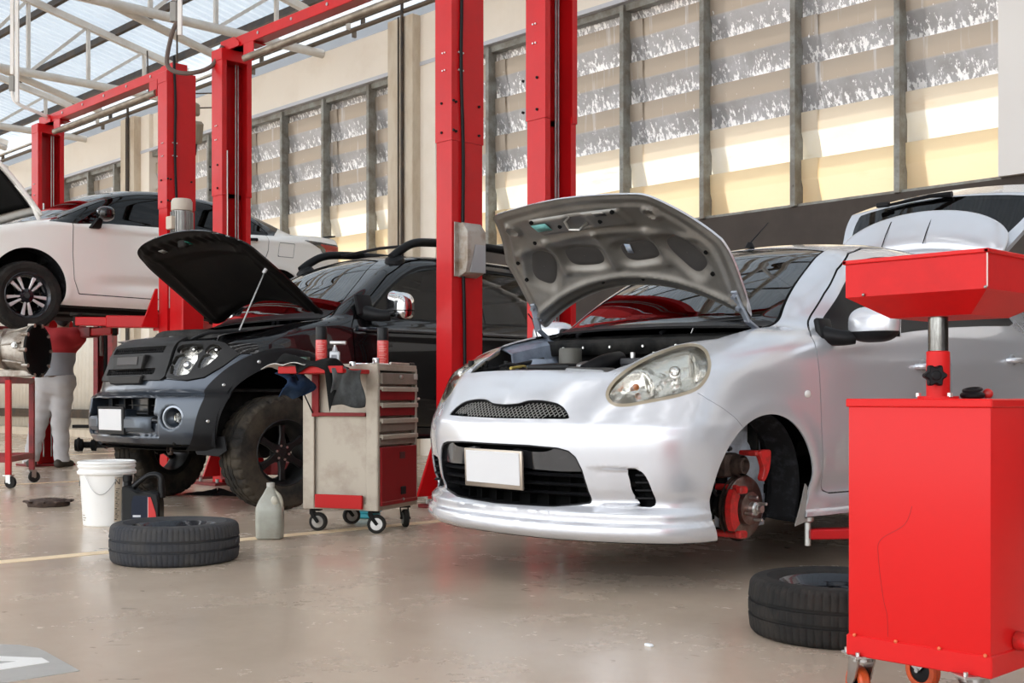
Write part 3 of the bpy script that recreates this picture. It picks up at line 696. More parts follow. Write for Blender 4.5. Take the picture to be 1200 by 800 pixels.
def build_silver_corner(car):
    """bare left front hub: strut, disc, caliper, liner"""
    cx, cz = .79, .305
    b = MB(); rows = []
    for t in np.linspace(-.42, 2.0, 30):
        y1 = np.interp(t, [-.42, 1.2, 2.0], [.735, .75, .70]); y0 = np.interp(t, [-.42, .4, 1.4, 2.0], [.585, .60, .62, .60])
        rows.append([(yy, S_AX + (S_AR + .010 - dd) * math.cos(t), S_AZ + (S_AR + .010 - dd) * math.sin(t)) for yy, dd in ((y0 - .01, -.01), (y0, .02), (y0 + .03, .034 + .004 * math.sin(30 * t)), (y0 + .07, .016), (y1 - .02, .010), (y1, .0))])
    b.grid(rows); b.build('wheel_liner', M_liner, car, thick=.005)
    rows = [[(yy, S_AX + (S_AR + .03) * math.cos(t), S_AZ + (S_AR + .03) * math.sin(t)) for yy in (.38, .48, .62)] for t in np.linspace(-.35, PI + .1, 30)]
    b = MB(); b.grid(rows); b.build('wheel_tub', M_liner, car, thick=.004)
    m_in = mat('apron_metal', (.62, .68, .77), .45, .2, var=.7, vcol=(.30, .34, .40), vscale=9)
    b = MB(); b.prism([(-.19, -.22), (.15, -.22), (.155, -.05), (.10, .20), (.0, .31), (-.19, .31)], (.555, .96, .42), (0, 1, 0), (0, 0, 1), (1, 0, 0), .02, .004); b.build('inner_apron', m_in, car)
    b = MB(); b.sphere((.555, .99, .475), .085, 20, (.45, 1, 1.15)); b.sphere((.552, .90, .60), .07, 20, (.35, 1.2, .8)); b.build('apron_bulge', m_in, car)
    b = MB(); b.prism([(-.06, -.075), (.03, -.060), (.032, .085), (.015, .10), (-.01, .03)], (.780, 1.075, .295), (0, 1, 0), (0, 0, 1), (1, 0, 0), .005); b.build('mud_flap', mat('flap_grey', (.30, .28, .26), .6), car)
    # strut and spring
    b = MB(); b.cyl((.60, cx - .03, cz + .05), (.50, cx, .80), .025); b.cyl((.585, cx - .025, cz + .12), (.55, cx - .01, .55), .034); b.build('strut', M_under, car)
    b = MB(); b.tube([(.545 - (i / 90) * .035 + .06 * math.cos(i * .42), cx - .005 + .06 * math.sin(i * .42), .54 + i * .0026) for i in range(91)], .0075, 8); b.build('coil_spring', mat('spring_grey', (.05, .055, .06), .4, .3), car)
    hub = lambda y: (y, cx, cz)
    b = MB(); b.lathe([(.045, 0), (.125, 0), (.130, .003), (.130, .007), (.125, .010), (.06, .010), (.06, .012), (.125, .012), (.130, .015), (.130, .019), (.125, .022), (.078, .022), (.072, .026), (.068, .052), (.035, .056), (0, .056)], hub(.665), (1, 0, 0), 56)
    disc = b.build('brake_disc', mat('worn_disc', (.24, .20, .18), .35, .85, var=.7, vcol=(.16, .05, .03), vscale=14), car)
    b = MB(); b.lathe([(0, .0), (.028, 0), (.028, .02), (.022, .026), (.015, .028), (.015, .05), (0, .05)], hub(.722), (1, 0, 0), 24); b.lathe([(.013, .018), (.020, .020), (.020, .034), (.013, .036)], hub(.722), (1, 0, 0), 6); b.build('hub_nut', M_zinc, disc)
    for k in range(4):
        a = k * PI / 2 + .35; c = Vector((.72, cx + .050 * math.cos(a), cz + .050 * math.sin(a)))
        b = MB(); b.cyl(c, c + Vector((.042, 0, 0)), .0065, n=12, bev=.0015); b.build('wheel_stud', M_zinc, disc)
    # splash shield, pads, caliper
    b = MB(); b.lathe([(.05, 0), (.135, 0), (.14, .01)], hub(.652), (1, 0, 0), 40); b.build('disc_shield', M_rust, car)
    b = MB()
    def arcbox(r0, r1, a0, a1, y0, y1, n=12):
        P = []
        for t in np.linspace(a0, a1, n): P.append([(y, cx + r * math.cos(t), cz + r * math.sin(t)) for y, r in ((y0, r0), (y1, r0), (y1, r1), (y0, r1))])
        b.grid(P, True); 
        for row in (P[0], P[-1]): b.bm.faces.new([b.bm.verts.new(p) for p in row])
    arcbox(.10, .150, 2.55, 3.75, .695, .722); b.build('caliper_bracket', M_caliper_red, car)
    for zz in (.085, -.105):
        b = MB(); b.tube([(.60, cx - .075, cz + zz), (.70, cx - .075, cz + zz)], .014, 12); b.tube([(.665, cx - .075, cz + zz), (.745, cx - .075, cz + zz * .92)], .011, 12); b.box((.73, cx - .085, cz + zz * .95), (.03, .05, .03), None, .006); b.build('bracket_arm', M_caliper_red, car)
    b = MB()                                                             # caliper swung up above the disc
    b.lathe([(0, .0), (.030, 0), (.033, .006), (.033, .05), (.026, .052), (.026, .03), (0, .03)], (.66, cx - .035, cz + .175), (1, 0, 0), 28); b.lathe([(.033, .0), (.042, .004), (.046, .03), (.042, .056)], (.645, cx - .035, cz + .175), (1, 0, 0), 28)
    b.box((.63, cx - .05, cz + .175), (.07, .12, .10), None, .02, 2); b.build('caliper_body', M_rust, car)
    b = MB(); b.prism(smooth_poly([(-.02, .052), (.045, .060), (.060, .045), (.052, -.02), (.020, -.068), (-.002, -.06), (.012, -.02), (-.005, .02)], 3), (.735, cx + .035, cz + .18), (0, 1, 0), (0, 0, 1), (1, 0, 0), .028, .004); b.box((.695, cx + .035, cz + .225), (.09, .07, .022), None, .006); b.build('caliper_finger', M_caliper_red, car)
    b = MB(); b.tube([(.62, cx - .10, cz + .05), (.60, cx - .14, cz + .12), (.62, cx - .10, cz + .20), (.60, cx - .02, cz + .30), (.50, cx, cz + .36)], .007, 8, smooth=6); b.build('brake_hose', M_blackpl, car)
    b = MB(); b.tube([(.60, cx, cz), (.40, cx - .02, cz + .01), (.20, cx - .03, cz + .03)], [.03, .02, .02], 14); b.lathe([(.05, 0), (.056, .01), (.05, .02), (.056, .03), (.046, .05), (.05, .06), (.034, .09)], (.60, cx, cz), (-1, 0, 0), 24); b.build('drive_shaft', M_under, car)
    b = MB(); b.box((.61, cx, cz), (.05, .10, .20), None, .02, 2); b.lathe([(.0, 0), (.06, 0), (.06, .06), (0, .06)], hub(.60), (1, 0, 0), 24); b.build('knuckle', M_rust, car)
    b = MB(); b.tube([(.60, cx - .02, cz - .11), (.45, cx - .06, cz - .10), (.28, cx - .10, cz - .06)], [.018, .022, .03], 10); b.tube([(.60, cx - .09, cz - .02), (.42, cx - .10, cz - .01), (.25, cx - .06, cz + .02)], .010, 8); b.build('lower_arm', M_under, car)
    for s in (-1, 1):
        b = MB(); b.lathe([(0, .02), (.19, .02), (.2, 0), (.28, .0), (.30, .03), (.30, .13), (.28, .17), (.2, .18), (0, .18)], (s * .80, S_RX, .30), (-s, 0, 0), 44); b.build('rear_wheel', M_rubber, car)
        rows = [[(s * yy, S_RX + (S_AR + .012) * math.cos(t), S_AZ + (S_AR + .012) * math.sin(t)) for yy in (.42, .6, .80)] for t in np.linspace(-.35, PI + .35, 30)]
        b = MB(); b.grid(rows); b.build('rear_liner', M_liner, car, thick=.004)
        if s < 0:
            rows = [[(s * yy, S_AX + (S_AR + .012) * math.cos(t), S_AZ + (S_AR + .012) * math.sin(t)) for yy in (.42, .6, .80)] for t in np.linspace(-.35, PI + .35, 30)]
            b = MB(); b.grid(rows); b.build('far_liner', M_liner, car, thick=.004)
def build_silver_extras(car):
    # door mirrors
    for s in (1, -1):
        def mf(V):
            q = V.copy(); q[:, 0] *= s
            p = q - np.array([.955, 1.335, 1.075]); p[:, 1] += .10 * p[:, 0]
            e = ((np.abs(p[:, 0]) / .118) ** 2.8 + (np.abs(p[:, 1] + .0) / .075) ** 2.4 + (np.abs(p[:, 2]) / .078) ** 2.8) ** (1 / 2.6) - 1
            return np.maximum(e * .075, p[:, 1] - .045)
        V, T = mesher(mf, (s * .95 - .15, 1.2, .96), (s * .95 + .15, 1.46, 1.2), .008, 3, 4)
        lower, upper = cutmesh(V, T, lambda V: V[:, 2] - 1.043)
        o = tri_obj('door_mirror', *upper, M_silver, car, label='silver door mirror with black lower shell')
        tri_obj('mirror_shell', *lower, M_blackpl, o)
        b = MB(); y0 = s * (side_y(silver_sdf, 1.25, 1.03) - .02)
        b.tube([(y0, 1.24, 1.03), (s * .83, 1.27, 1.018), (s * .88, 1.31, 1.02)], [.045, .036, .03], 12, smooth=4); b.box((y0 + s * .008, 1.245, 1.055), (.03, .11, .10), E3(0, -s * .25, 0), .015, 2); b.build('mirror_stalk', M_blackpl, o)
        b = MB(); b.box((s * .955, 1.383, 1.078), (.19, .006, .115), E3(0, 0, s * .1), .002); b.build('mirror_glass', M_chrome, o)
    b = MB(); b.lathe([(0, .03), (.012, .028), (.022, .012), (.026, 0), (0, 0)], (-.03, 1.83, 1.522), (0, 0, 1), 16); b.tube([(-.03, 1.825, 1.54), (.0, 1.95, 1.66)], [.004, .002], 6); b.build('roof_aerial', M_blackpl, car)
    # raised tailgate hinged at the back of the roof: profile in (distance, normal), swung up past level
    hy, hz, an = 3.46, 1.50, math.radians(46)
    def P(y, w, n): return (y, hy + w * math.cos(an) - n * math.sin(an), hz + w * math.sin(an) + n * math.cos(an))
    out = smooth_poly([(0, .0), (.38, .01), (.50, .04), (.545, .14), (.60, .34), (.655, .52), (.67, .66), (.655, .84), (.60, .90), (.3, .915), (0, .918)], 4, False)
    out = np.concatenate([out, [(-a, w) for a, w in out[-2:0:-1]]])
    yy, ww = np.meshgrid(np.linspace(-.70, .70, 70), np.linspace(-.02, .93, 50), indexing='ij'); idx = np.arange(yy.size).reshape(yy.shape)
    q = np.stack([idx[:-1, :-1], idx[1:, :-1], idx[1:, 1:], idx[:-1, 1:]], -1).reshape(-1, 4); T = np.concatenate([q[:, :3], q[:, [0, 2, 3]]]); V2 = np.stack([yy.ravel(), ww.ravel(), 0 * yy.ravel()], 1)
    gate, _ = cutmesh(V2, T, lambda V: poly2(V[:, 0], V[:, 1], out))
    def lift(VT):
        V, T = VT; y, w = V[:, 0], V[:, 1]
        n = .06 * (1 - (y / .66) ** 2) - .55 * np.maximum(w - .66, 0)
        return np.stack(P(y, w, n), 1), T
    gp = smooth_poly([(0, .20), (.40, .20), (.48, .22), (.56, .42), (.585, .58), (.53, .63), (0, .655)], 4, False); gp = np.concatenate([gp, [(-a, w) for a, w in gp[-2:0:-1]]])
    gl, body = cutmesh(*gate, lambda V: poly2(V[:, 0], V[:, 1], gp))
    tg = tri_obj('tailgate', *lift(body), M_silver, car, thick=.03, label='raised tailgate seen above the roof')
    tri_obj('rear_window', *lift(gl), M_glass_dark, tg)
    def sp(V):                                                            # spoiler along the hinge edge
        y, w, n = V[:, 0], V[:, 1], V[:, 2]
        c = .10 - .10 * (y / .56) ** 2
        q_ = w - .27 + .10 * (y / .56) ** 2; nn = n - .10 + .06 * (y / .56) ** 2 - .25 * q_
        e = ((np.abs(y) / .555) ** 4 + (np.abs(q_) / .145) ** 3 + (np.abs(nn) / .05) ** 2.4) ** (1 / 3) - 1
        return e * .05
    V, T = mesher(sp, (-.60, .0, -.08), (.60, .5, .26), .011, 4, 4)
    sp_o = tri_obj('roof_spoiler', np.stack(P(V[:, 0], V[:, 1], V[:, 2]), 1), T, M_silver, tg)
    for y in (-.20, .07):
        b = MB(); b.tube([P(y, .14, .118), P(y + .003, .22, .142), P(y + .006, .32, .158), P(y + .012, .40, .145)], .003, 6); b.build('spoiler_joint', M_dark, sp_o)
    b = MB(); b.tube([P(.06, .66, .075), P(-.08, .655, .085), P(-.40, .635, .062)], [.020, .013, .009], 8); b.box(P(-.40, .63, .075), (.09, .03, .03), None, .005); b.build('rear_wiper', M_blackpl, tg)
    for s in (-1, 1):
        b = MB(); b.tube([P(s * .58, .40, -.02), (s * .62, 3.66, 1.20)], .009, 8); b.build('gas_strut', M_blackpl, tg)
    # cabin
    b = MB(); b.box((0, 2.3, .36), (1.3, 2.4, .04)); b.build('cabin_floor', M_dark, car)
    b = MB(); b.box((0, 1.22, .93), (1.30, .34, .16), None, .05, 2); b.build('dashboard', M_seat, car)
    for s in (-1, 1):
        b = MB(); b.box((s * .36, 2.0, .62), (.48, .52, .16), None, .05, 2); b.box((s * .36, 2.28, .95), (.46, .13, .62), E3(-.25), .05, 2); b.box((s * .36, 2.38, 1.33), (.25, .08, .16), E3(-.2), .03, 2); b.build('front_seat', M_seat, car)
    b = MB(); b.box((0, 2.85, .62), (1.2, .5, .16), None, .05, 2); b.box((0, 3.12, .92), (1.2, .13, .55), E3(-.25), .05, 2); b.build('rear_bench', M_seat, car)
    b = MB(); b.tube([(.36 + .17 * math.cos(t), 1.50 - .05 * math.sin(t), .98 + .17 * math.sin(t)) for t in np.linspace(0, 2 * PI, 28, endpoint=False)], .014, 8, closed=True); b.build('steering_wheel', M_seat, car)
    b = MB(); b.box((0, 1.70, 1.37), (.24, .03, .06), None, .01); b.build('rear_view_mirror', M_blackpl, car)
build_silver_hood(SILVER); build_silver_bay(SILVER); build_silver_corner(SILVER); build_silver_extras(SILVER)
# ------------------------------------------------------------------ wheels
def tyre_mesh(R, W, rim_r, treads=60, grooves=2, name='tyre', lug=.006, m=None, parent=None):
    """tyre standing on its axis (axis = local Z), carcass with tread blocks and grooves"""
    prof = []
    hw = W / 2; sh = .028 * R / .3
    def arc(n=6):
        pts = []
        for k in range(n + 1):
            t = k / n * PI / 2; pts.append((R - sh + sh * math.sin(t) - .004, -hw + sh - sh * math.cos(t) * 1.0))
        return pts
    side = [(rim_r - .012, -hw * .72), (rim_r, -hw * .86), (rim_r + .012, -hw * .90), (rim_r + .35 * (R - rim_r), -hw * 1.02), (rim_r + .62 * (R - rim_r), -hw * 1.0)] + arc()
    gz = [(-1 + 2 * (i + 1) / (grooves + 1)) * hw * .75 for i in range(grooves)]
    mid = []
    for g in gz: mid += [(R, g - .006), (R - .009, g - .0045), (R - .009, g + .0045), (R, g + .006)]
    full = side + mid + [(r, -z) for r, z in side[::-1]]
    b = MB(); N = treads * 4; rings = []
    for k in range(N):
        t = 2 * PI * k / N; ph = k % 4; row = []
        for r, z in full:
            rr = r
            if r > R - .022 and abs(z) > abs(gz[0] if grooves > 1 else .3 * hw) + .008 and r > R - .030: rr = r - (lug if ph == 0 else 0)
            elif r >= R - .001: rr = r - (lug * .45 if (k + int(z * 300)) % 4 == 0 else 0)
            row.append((rr * math.cos(t), rr * math.sin(t), z))
        rings.append(row)
    rings.append(rings[0]); 
    V = [[b.bm.verts.new(p) for p in row] for row in rings[:-1]]
    for i in range(N):
        A, B = V[i], V[(i + 1) % N]
        for j in range(len(full) - 1):
            f = b.bm.faces.new([A[j], B[j], B[j+1], A[j+1]]); f.smooth = True
    return b.build(name, m or M_rubber, parent, angle=30)
def alloy(parent, rim_r, W, spokes, style, m, m2=None, off=0.):
    """rim barrel, spokes and hub on the local Z axis; the outer face is +Z"""
    hw = W / 2
    b = MB(); b.lathe([(rim_r - .03, -hw * .85), (rim_r + .004, -hw * .84), (rim_r - .006, -hw * .6), (rim_r - .035, -hw * .3), (rim_r - .03, hw * .5), (rim_r - .008, hw * .74), (rim_r + .004, hw * .84), (rim_r - .006, hw * .88), (rim_r - .016, hw * .80), (rim_r - .042, hw * .45), (rim_r - .047, -hw * .3), (rim_r - .04, -hw * .8)], (0, 0, 0), (0, 0, 1), 64, closed=True)
    rim = b.build('rim', m, parent)
    zf = hw * .55 + off
    for k in range(spokes):
        t = 2 * PI * k / spokes; b = MB()
        R = E3(0, 0, t)
        if style == 'plain': 
            P = [(.05, -.030), (.05, .030), (rim_r - .038, .022), (rim_r - .038, -.022)]; P = [(.045, -.032), (rim_r * .5, -.021), (rim_r - .036, -.026), (rim_r - .036, .026), (rim_r * .5, .021), (.045, .032)]
            b.prism(P, (0, 0, 0), (1, 0, 0), (0, 1, 0), (0, 0, 1), .030, .006)
            bmesh.ops.transform(b.bm, matrix=Matrix.Translation((0, 0, zf - .012)) @ R, verts=b.bm.verts)
        elif style == 'round':
            P = smooth_poly([(.04, -.026), (rim_r * .45, -.020), (rim_r * .8, -.034), (rim_r - .03, -.052), (rim_r - .03, .052), (rim_r * .8, .034), (rim_r * .45, .020), (.04, .026)], 3)
            b.prism(P, (0, 0, 0), (1, 0, 0), (0, 1, 0), (0, 0, 1), .028, .007); bmesh.ops.transform(b.bm, matrix=Matrix.Translation((0, 0, zf - .010)) @ R, verts=b.bm.verts)
        else:                                            # split twin spoke
            for sgn in (-1, 1):
                P = [(.035, sgn * .010 - .006), (.035, sgn * .010 + .008), (rim_r - .028, sgn * .040 + .021), (rim_r - .028, sgn * .040 - .017)]
                b.prism(P, (0, 0, 0), (1, 0, 0), (0, 1, 0), (0, 0, 1), .022, .004)
            bmesh.ops.transform(b.bm, matrix=Matrix.Translation((0, 0, zf - .010)) @ R, verts=b.bm.verts)
        b.build('spoke', m2 or m, rim)
    b = MB(); b.lathe([(.028, zf + .012), (.03, zf + .006), (.062, zf + .002), (.070, zf - .012), (.070, zf - .05), (.03, zf - .05)], (0, 0, 0), (0, 0, 1), 32, closed=True)
    b.lathe([(0, zf + .008), (.027, zf + .008), (.028, zf), (0, zf)], (0, 0, 0), (0, 0, 1), 24); hubp = b.build('wheel_hub', m, rim)
    for k in range(5 if style != 'plain' else 6):
        t = 2 * PI * k / (5 if style != 'plain' else 6) + .3
        b = MB(); b.cyl((.048 * math.cos(t), .048 * math.sin(t), zf - .03), (.048 * math.cos(t), .048 * math.sin(t), zf + .010), .0085 if style == 'plain' else .0075, n=6); b.build('wheel_nut' if style == 'plain' else 'bolt_hole', M_zinc if style == 'plain' else M_dark, rim)
    return rim
def wheel(name, R, W, rim_r, spokes, style, mt, mr, m2=None, treads=60, grooves=2, parent=None, loc=(0, 0, 0), rot=(0, 0, 0), lug=.006, back=True):
    e = bpy.data.objects.new(name, None); C.objects.link(e); e.location = loc; e.rotation_euler = rot
    if parent is not None: e.parent = parent
    tyre_mesh(R, W, rim_r, treads, grooves, 'tyre', lug, mt, e); alloy(e, rim_r, W, spokes, style, mr, m2)
    return e
# ---- black pickup: same axes, origin on the floor under its nose
_tx0 = cur([(.34,.20),(.40,.12),(.45,.06),(.52,.022),(.6,.016),(.70,.026),(.748,.036),(.765,.05),(.782,.085),(.80,.105),(.86,.125),(.90,.135),(.95,.155),(1.05,.195),(1.10,.225),(1.15,.30),(1.2,.45),(1.3,.7)])
_txf = cur([(0,0),(.3,.012),(.5,.062),(.6,.108),(.7,.175),(.8,.275),(.86,.37),(.90,.47),(.925,.62),(.94,.9)])
_tW = cur([(.36,.80),(.42,.85),(.5,.885),(.7,.915),(.9,.925),(1.05,.918),(1.18,.90),(1.28,.872),(1.36,.84),(1.5,.78)])
_tTop = cur([(0,1.02),(.2,1.10),(.4,1.165),(.7,1.215),(1.1,1.285),(1.3,1.31),(2,1.32),(5.3,1.33)])
_tRoof = cur([(0,.3),(.6,.8),(.95,1.17),(1.15,1.325),(1.3,1.42),(1.6,1.615),(1.88,1.79),(2.05,1.85),(2.3,1.878),(2.7,1.885),(3.1,1.878),(3.4,1.845),(3.55,1.74),(3.66,1.4),(3.8,1.0)])
T_AX, T_AZ, T_AR = .80, .50, .468
T_RX = 4.02
def truck_sdf(V):
    y, x, z = V[:, 0], V[:, 1], V[:, 2]; a = np.sqrt(y * y + 1e-6); e = 4e-3
    fx = _tx0(z) + _txf(a)
    gx = (_txf(a + e) - _txf(np.maximum(a - e, 0))) / (2*e); gz = (_tx0(z + e) - _tx0(z - e)) / (2*e)
    front = (fx - x) / np.sqrt(1 + gx*gx + np.minimum(gz*gz, 9))
    w = _tW(z)
    for cx in (T_AX, T_RX):
        r = np.hypot(x - cx, z - T_AZ); w = w + .048 * sst(T_AR + .115, T_AR + .085, r) * sst(.36, .5, z)
    w = w + .008 * np.exp(-((z - 1.20) / .03) ** 2) * sst(1.2, 1.5, x)
    side = a - w
    top = (z - _tTop(x) - .035 * (1 - (a / .8) ** 2) * (1 - sst(1.0, 1.4, x)) + .4 * np.maximum(a - .74, 0) ** 2) * .95
    b = smax(smax(front, side, .05), smax(top, x - 5.15, .05), .07)
    zr = _tRoof(x) - .05 * (a / .65) ** 2; gr_ = (_tRoof(x + e) - _tRoof(x - e)) / (2*e)
    ct = (z - zr) / np.sqrt(1 + gr_*gr_)
    cs = (a - (.845 - .30 * np.maximum(z - 1.3, 0) - .25 * np.maximum(z - 1.5, 0) ** 2)) * .94
    cab = np.maximum(smax(ct, cs, .10), 1.1 - z)
    f = smin(b, cab, .03)
    # fog lamp cups
    f = smax(f, -(np.sqrt((a - .60) ** 2 + (z - .622) ** 2 + ((x - .12) * .8) ** 2) - .072), .012)
    # lower mouth
    m = np.maximum.reduce([a - .47 + .0 * z, z - .745, .625 - z, x - .22])
    f = smax(f, -m, .015)
    m2 = np.maximum.reduce([a - .50, z - .63, .50 - z]); f = smax(f, -np.maximum(m2, -(f + .035)), .02)
    return np.maximum(f, .405 + .06 * sst(.4, 1.2, x) - z)
# ------------------------------------------------------------------ black pickup
def build_truck():
    org = (-7.7, 3.62, 0)
    car = thing('pickup_truck', 'black pickup with slate blue bumper, bonnet propped open', 'truck', org)
    V, T = mesher(truck_sdf, (-1.06, -.06, .34), (1.06, 5.25, 1.98), .0140)
    A = lambda V: np.abs(V[:, 0]); X = lambda V: V[:, 1]; Z = lambda V: V[:, 2]
    def part(name, VT, m, thick=.012, off=0., parent=None, label=None):
        V, T = VT
        if not len(T): return None
        g = fgrad(truck_sdf, V); n = g / np.maximum(np.linalg.norm(g, axis=1), 1e-9)[:, None]
        return tri_obj(name, V + n * off, T, m, parent or car, thick=thick, normals=n, label=label)
    half = lambda VT, s: cutmesh(*VT, lambda V: -s * V[:, 0])[0]
    arch = lambda V: np.maximum(np.minimum(np.hypot(X(V) - T_AX, Z(V) - T_AZ), np.hypot(X(V) - T_RX, Z(V) - T_AZ)) - T_AR, .55 - A(V))
    _, R = cutmesh(V, T, arch)
    und, R = cutmesh(*R, lambda V: Z(V) - (.41 + .06 * sst(.4, 1.2, X(V)))); part('underbody', und, M_under, 0)
    bay = [(0, .33), (.38, .34), (.47, .345), (.58, .40), (.66, .46), (.715, .54), (.735, .70), (.75, 1.0), (.735, 1.20), (.55, 1.17), (0, 1.10)]; bay += [(-a, x) for a, x in bay[-2:0:-1]]
    _, R = cutmesh(*R, lambda V: np.maximum(poly2(V[:, 0], X(V), bay), .95 - Z(V)))
    cowl, R = cutmesh(*R, lambda V: np.maximum.reduce([A(V) - .73, .9 - X(V), X(V) - (1.20 + .12 * (V[:, 0] / .72) ** 2), 1.0 - Z(V)])); part('cowl_panel', cowl, M_blackpl)
    ws = lambda V: np.maximum.reduce([A(V) - (.755 - .72 * (Z(V) - 1.34)), X(V) - (1.965 - .06 * (V[:, 0] / .5) ** 2), 1.0 - X(V), 1.25 - Z(V)])
    w, R = cutmesh(*R, lambda V: ws(V) - .014); seal, w = cutmesh(*w, lambda V: -ws(V)); part('windscreen_seal', seal, M_dark, .006, -.003); part('windscreen', w, M_glass_ws, 0, -.004)
    # flares
    fl, R = cutmesh(*R, lambda V: np.maximum(np.minimum(np.hypot(X(V) - T_AX, Z(V) - T_AZ), np.hypot(X(V) - T_RX, Z(V) - T_AZ)) - T_AR - .112, .62 - A(V)))
    for s in (1, -1):
        for fr in (1, -1):
            q = cutmesh(*half(fl, s), lambda V: fr * (X(V) - 2.4))[0]; o = part('wheel_arch_flare', q, M_blackpl, .03, .004)
            for t in (2.95, 2.45, 1.95, 1.45, 1.0):
                x = (T_AX if fr > 0 else T_RX) + (T_AR + .055) * math.cos(t); z = T_AZ + (T_AR + .055) * math.sin(t)
                y = s * (side_y(truck_sdf, x, z) + .004); b = MB(); b.lathe([(0, .008), (.008, .007), (.013, 0), (0, 0)], (y, x, z), (s, -.25, .1), 12); b.build('flare_screw', M_zinc, o)
    # lamps
    sf = lambda V: .6 * X(V) + .8 * A(V)
    hl = [(.470, .882), (.506, .98), (.528, 1.112), (.654, 1.118), (.777, 1.120), (.862, 1.104), (.962, 1.035), (.87, .957), (.756, .884), (.637, .864)]
    lens = [smooth_poly([(.510, .908), (.532, 1.02), (.690, 1.026), (.672, .962), (.638, .905)], 2), smooth_poly([(.540, 1.047), (.556, 1.09), (.715, 1.09), (.697, 1.038)], 2), smooth_poly([(.741, 1.043), (.768, 1.088), (.822, 1.089), (.845, 1.065), (.811, 1.042)], 2), smooth_poly([(.708, .943), (.735, 1.02), (.829, 1.03), (.80, .995), (.754, .955)], 2)]
    H_, R = cutmesh(*R, lambda V: np.maximum.reduce([poly2(sf(V), Z(V), hl), X(V) - .9, .3 - A(V)]))
    gl = lambda V: np.minimum.reduce([poly2(sf(V), Z(V), l) for l in lens])
    L_, H_ = cutmesh(*H_, lambda V: gl(V) - .004)
    for s in (1, -1):
        g_ = part('headlight', half(H_, s), M_greypl, .03, .012, label='headlight in a black plastic guard')
        part('lamp_lens', half(L_, s), M_lens, 0, -.004, g_); part('lamp_reflector', half(L_, s), M_reflector, 0, -.045, g_)
        for sz in ((.585, .965), (.625, 1.065), (.79, 1.065)):
            q = half(L_, s)[0]; i = np.argmin((sf(q) - sz[0]) ** 2 + (q[:, 2] - sz[1]) ** 2); b = MB(); b.sphere(q[i] + np.array((0, .03, 0)), .03 if sz[1] < 1 else .02, 12); b.build('lamp_bulb', M_chrome, g_)
    # grille
    G, R = cutmesh(*R, lambda V: np.maximum.reduce([A(V) - np.interp(Z(V), [.86, .89, 1.0, 1.11], [.41, .452, .445, .432]), X(V) - .36, .865 - Z(V), Z(V) - 1.15]))
    slots = lambda V: np.minimum(np.maximum(np.abs(Z(V) - 1.066) - .021, A(V) - .365), np.maximum(np.abs(Z(V) - .922) - .021, A(V) - .345))
    sl, G = cutmesh(*G, slots); go = part('grille', G, M_greypl, .03, .016); part('grille_backing', sl, M_dark, 0, -.03, go)
    xg = lambda y, z: float(_tx0(z) + _txf(abs(y)))
    for zc, aw in ((1.066, .36), (.922, .34)):
        b = MB(); k = 0
        for y in np.arange(-aw, aw, .033):
            for dz in (-.0105, .0105):
                yy = y + (.0165 if dz > 0 else 0); b.tube([(yy + .0135 * math.cos(t), xg(yy, zc) + .004, zc + dz + .0115 * math.sin(t)) for t in np.arange(0, 2 * PI - .1, PI / 3)], .0022, 4, closed=True)
        b.build('honeycomb', M_blackpl, go)
    b = MB(); b.prism([(-.235, .045), (.235, .045), (.21, -.055), (-.21, -.055)], (0, xg(0, .995) - .02, .995), (1, 0, 0), (0, .12, 1), (0, 1, 0), .05, .008); bo = b.build('badge_block', M_greypl, go)
    b = MB(); b.box((0, xg(0, .995) - .047, 1.0), (.30, .006, .055), E3(-.12), .002); b.build('badge_plate', mat('brushed_dark', (.06, .055, .055), .6, bump=.2, bscale=200), bo)
    b = MB(); b.prism([(-.25, .03), (.25, .03), (.22, -.03), (-.22, -.03)], (0, xg(0, .865) - .005, .872), (1, 0, 0), (0, 0, 1), (0, 1, 0), .04, .008); b.build('grille_lip', M_greypl, go)
    # slate bumper
    bump = lambda V: np.maximum.reduce([Z(V) - np.interp(sf(V), [.3, .47, .637, .756, .87, .97], [.875, .875, .862, .882, .955, 1.04]), X(V) - .62])
    B_, R = cutmesh(*R, bump)
    edge, B_ = cutmesh(*B_, lambda V: -bump(V) - .005)
    br, B_ = cutmesh(*B_, lambda V: np.maximum(np.abs(Z(V) - .762) - .003, -1)); part('bumper_crease', br, M_dark, 0, -.006)
    low, B_ = cutmesh(*B_, lambda V: Z(V) - .448)
    part('front_bumper', B_, M_slate, .02, label='slate blue front bumper'); part('lower_valance', low, M_blackpl, .02, -.02)
    b = MB(); b.box((0, .235, .685), (.94, .02, .13)); b.build('mouth_backing', M_dark, car)
    b = MB()
    for z in (.66, .70): b.box((0, .20, z), (.93, .03, .008))
    b.build('mouth_bar', M_blackpl, car)
    for y in (-.32, -.12, .22, .36):
        b = MB(); b.box((y, .19, .69), (.012, .05, .115)); b.build('mouth_post', M_blackpl, car)
    b = MB(); b.box((.0, .075, .61), (.30, .10, .13), None, .012, 2); b.build('plate_mount', M_slate, car)
    m_st = mat('step_grey', (.085, .10, .12), .35, .4)
    for sg, w0, w1 in ((1, .16, .44), (-1, .20, .44)):
        b = MB(); P = []
        for u in np.linspace(0, 1, 9):
            a_ = w0 + (w1 - w0) * u; xx = float(_tx0(.58) + _txf(a_)) - .012 + .03 * sst(.8, 1, u); P.append([(sg * a_, xx + .07, .628), (sg * a_, xx + .012, .622), (sg * a_, xx, .605), (sg * a_, xx, .555), (sg * a_, xx + .02, .53), (sg * a_, xx + .08, .52)])
        b.grid(P); b.build('bumper_step', m_st, car, thick=.006)
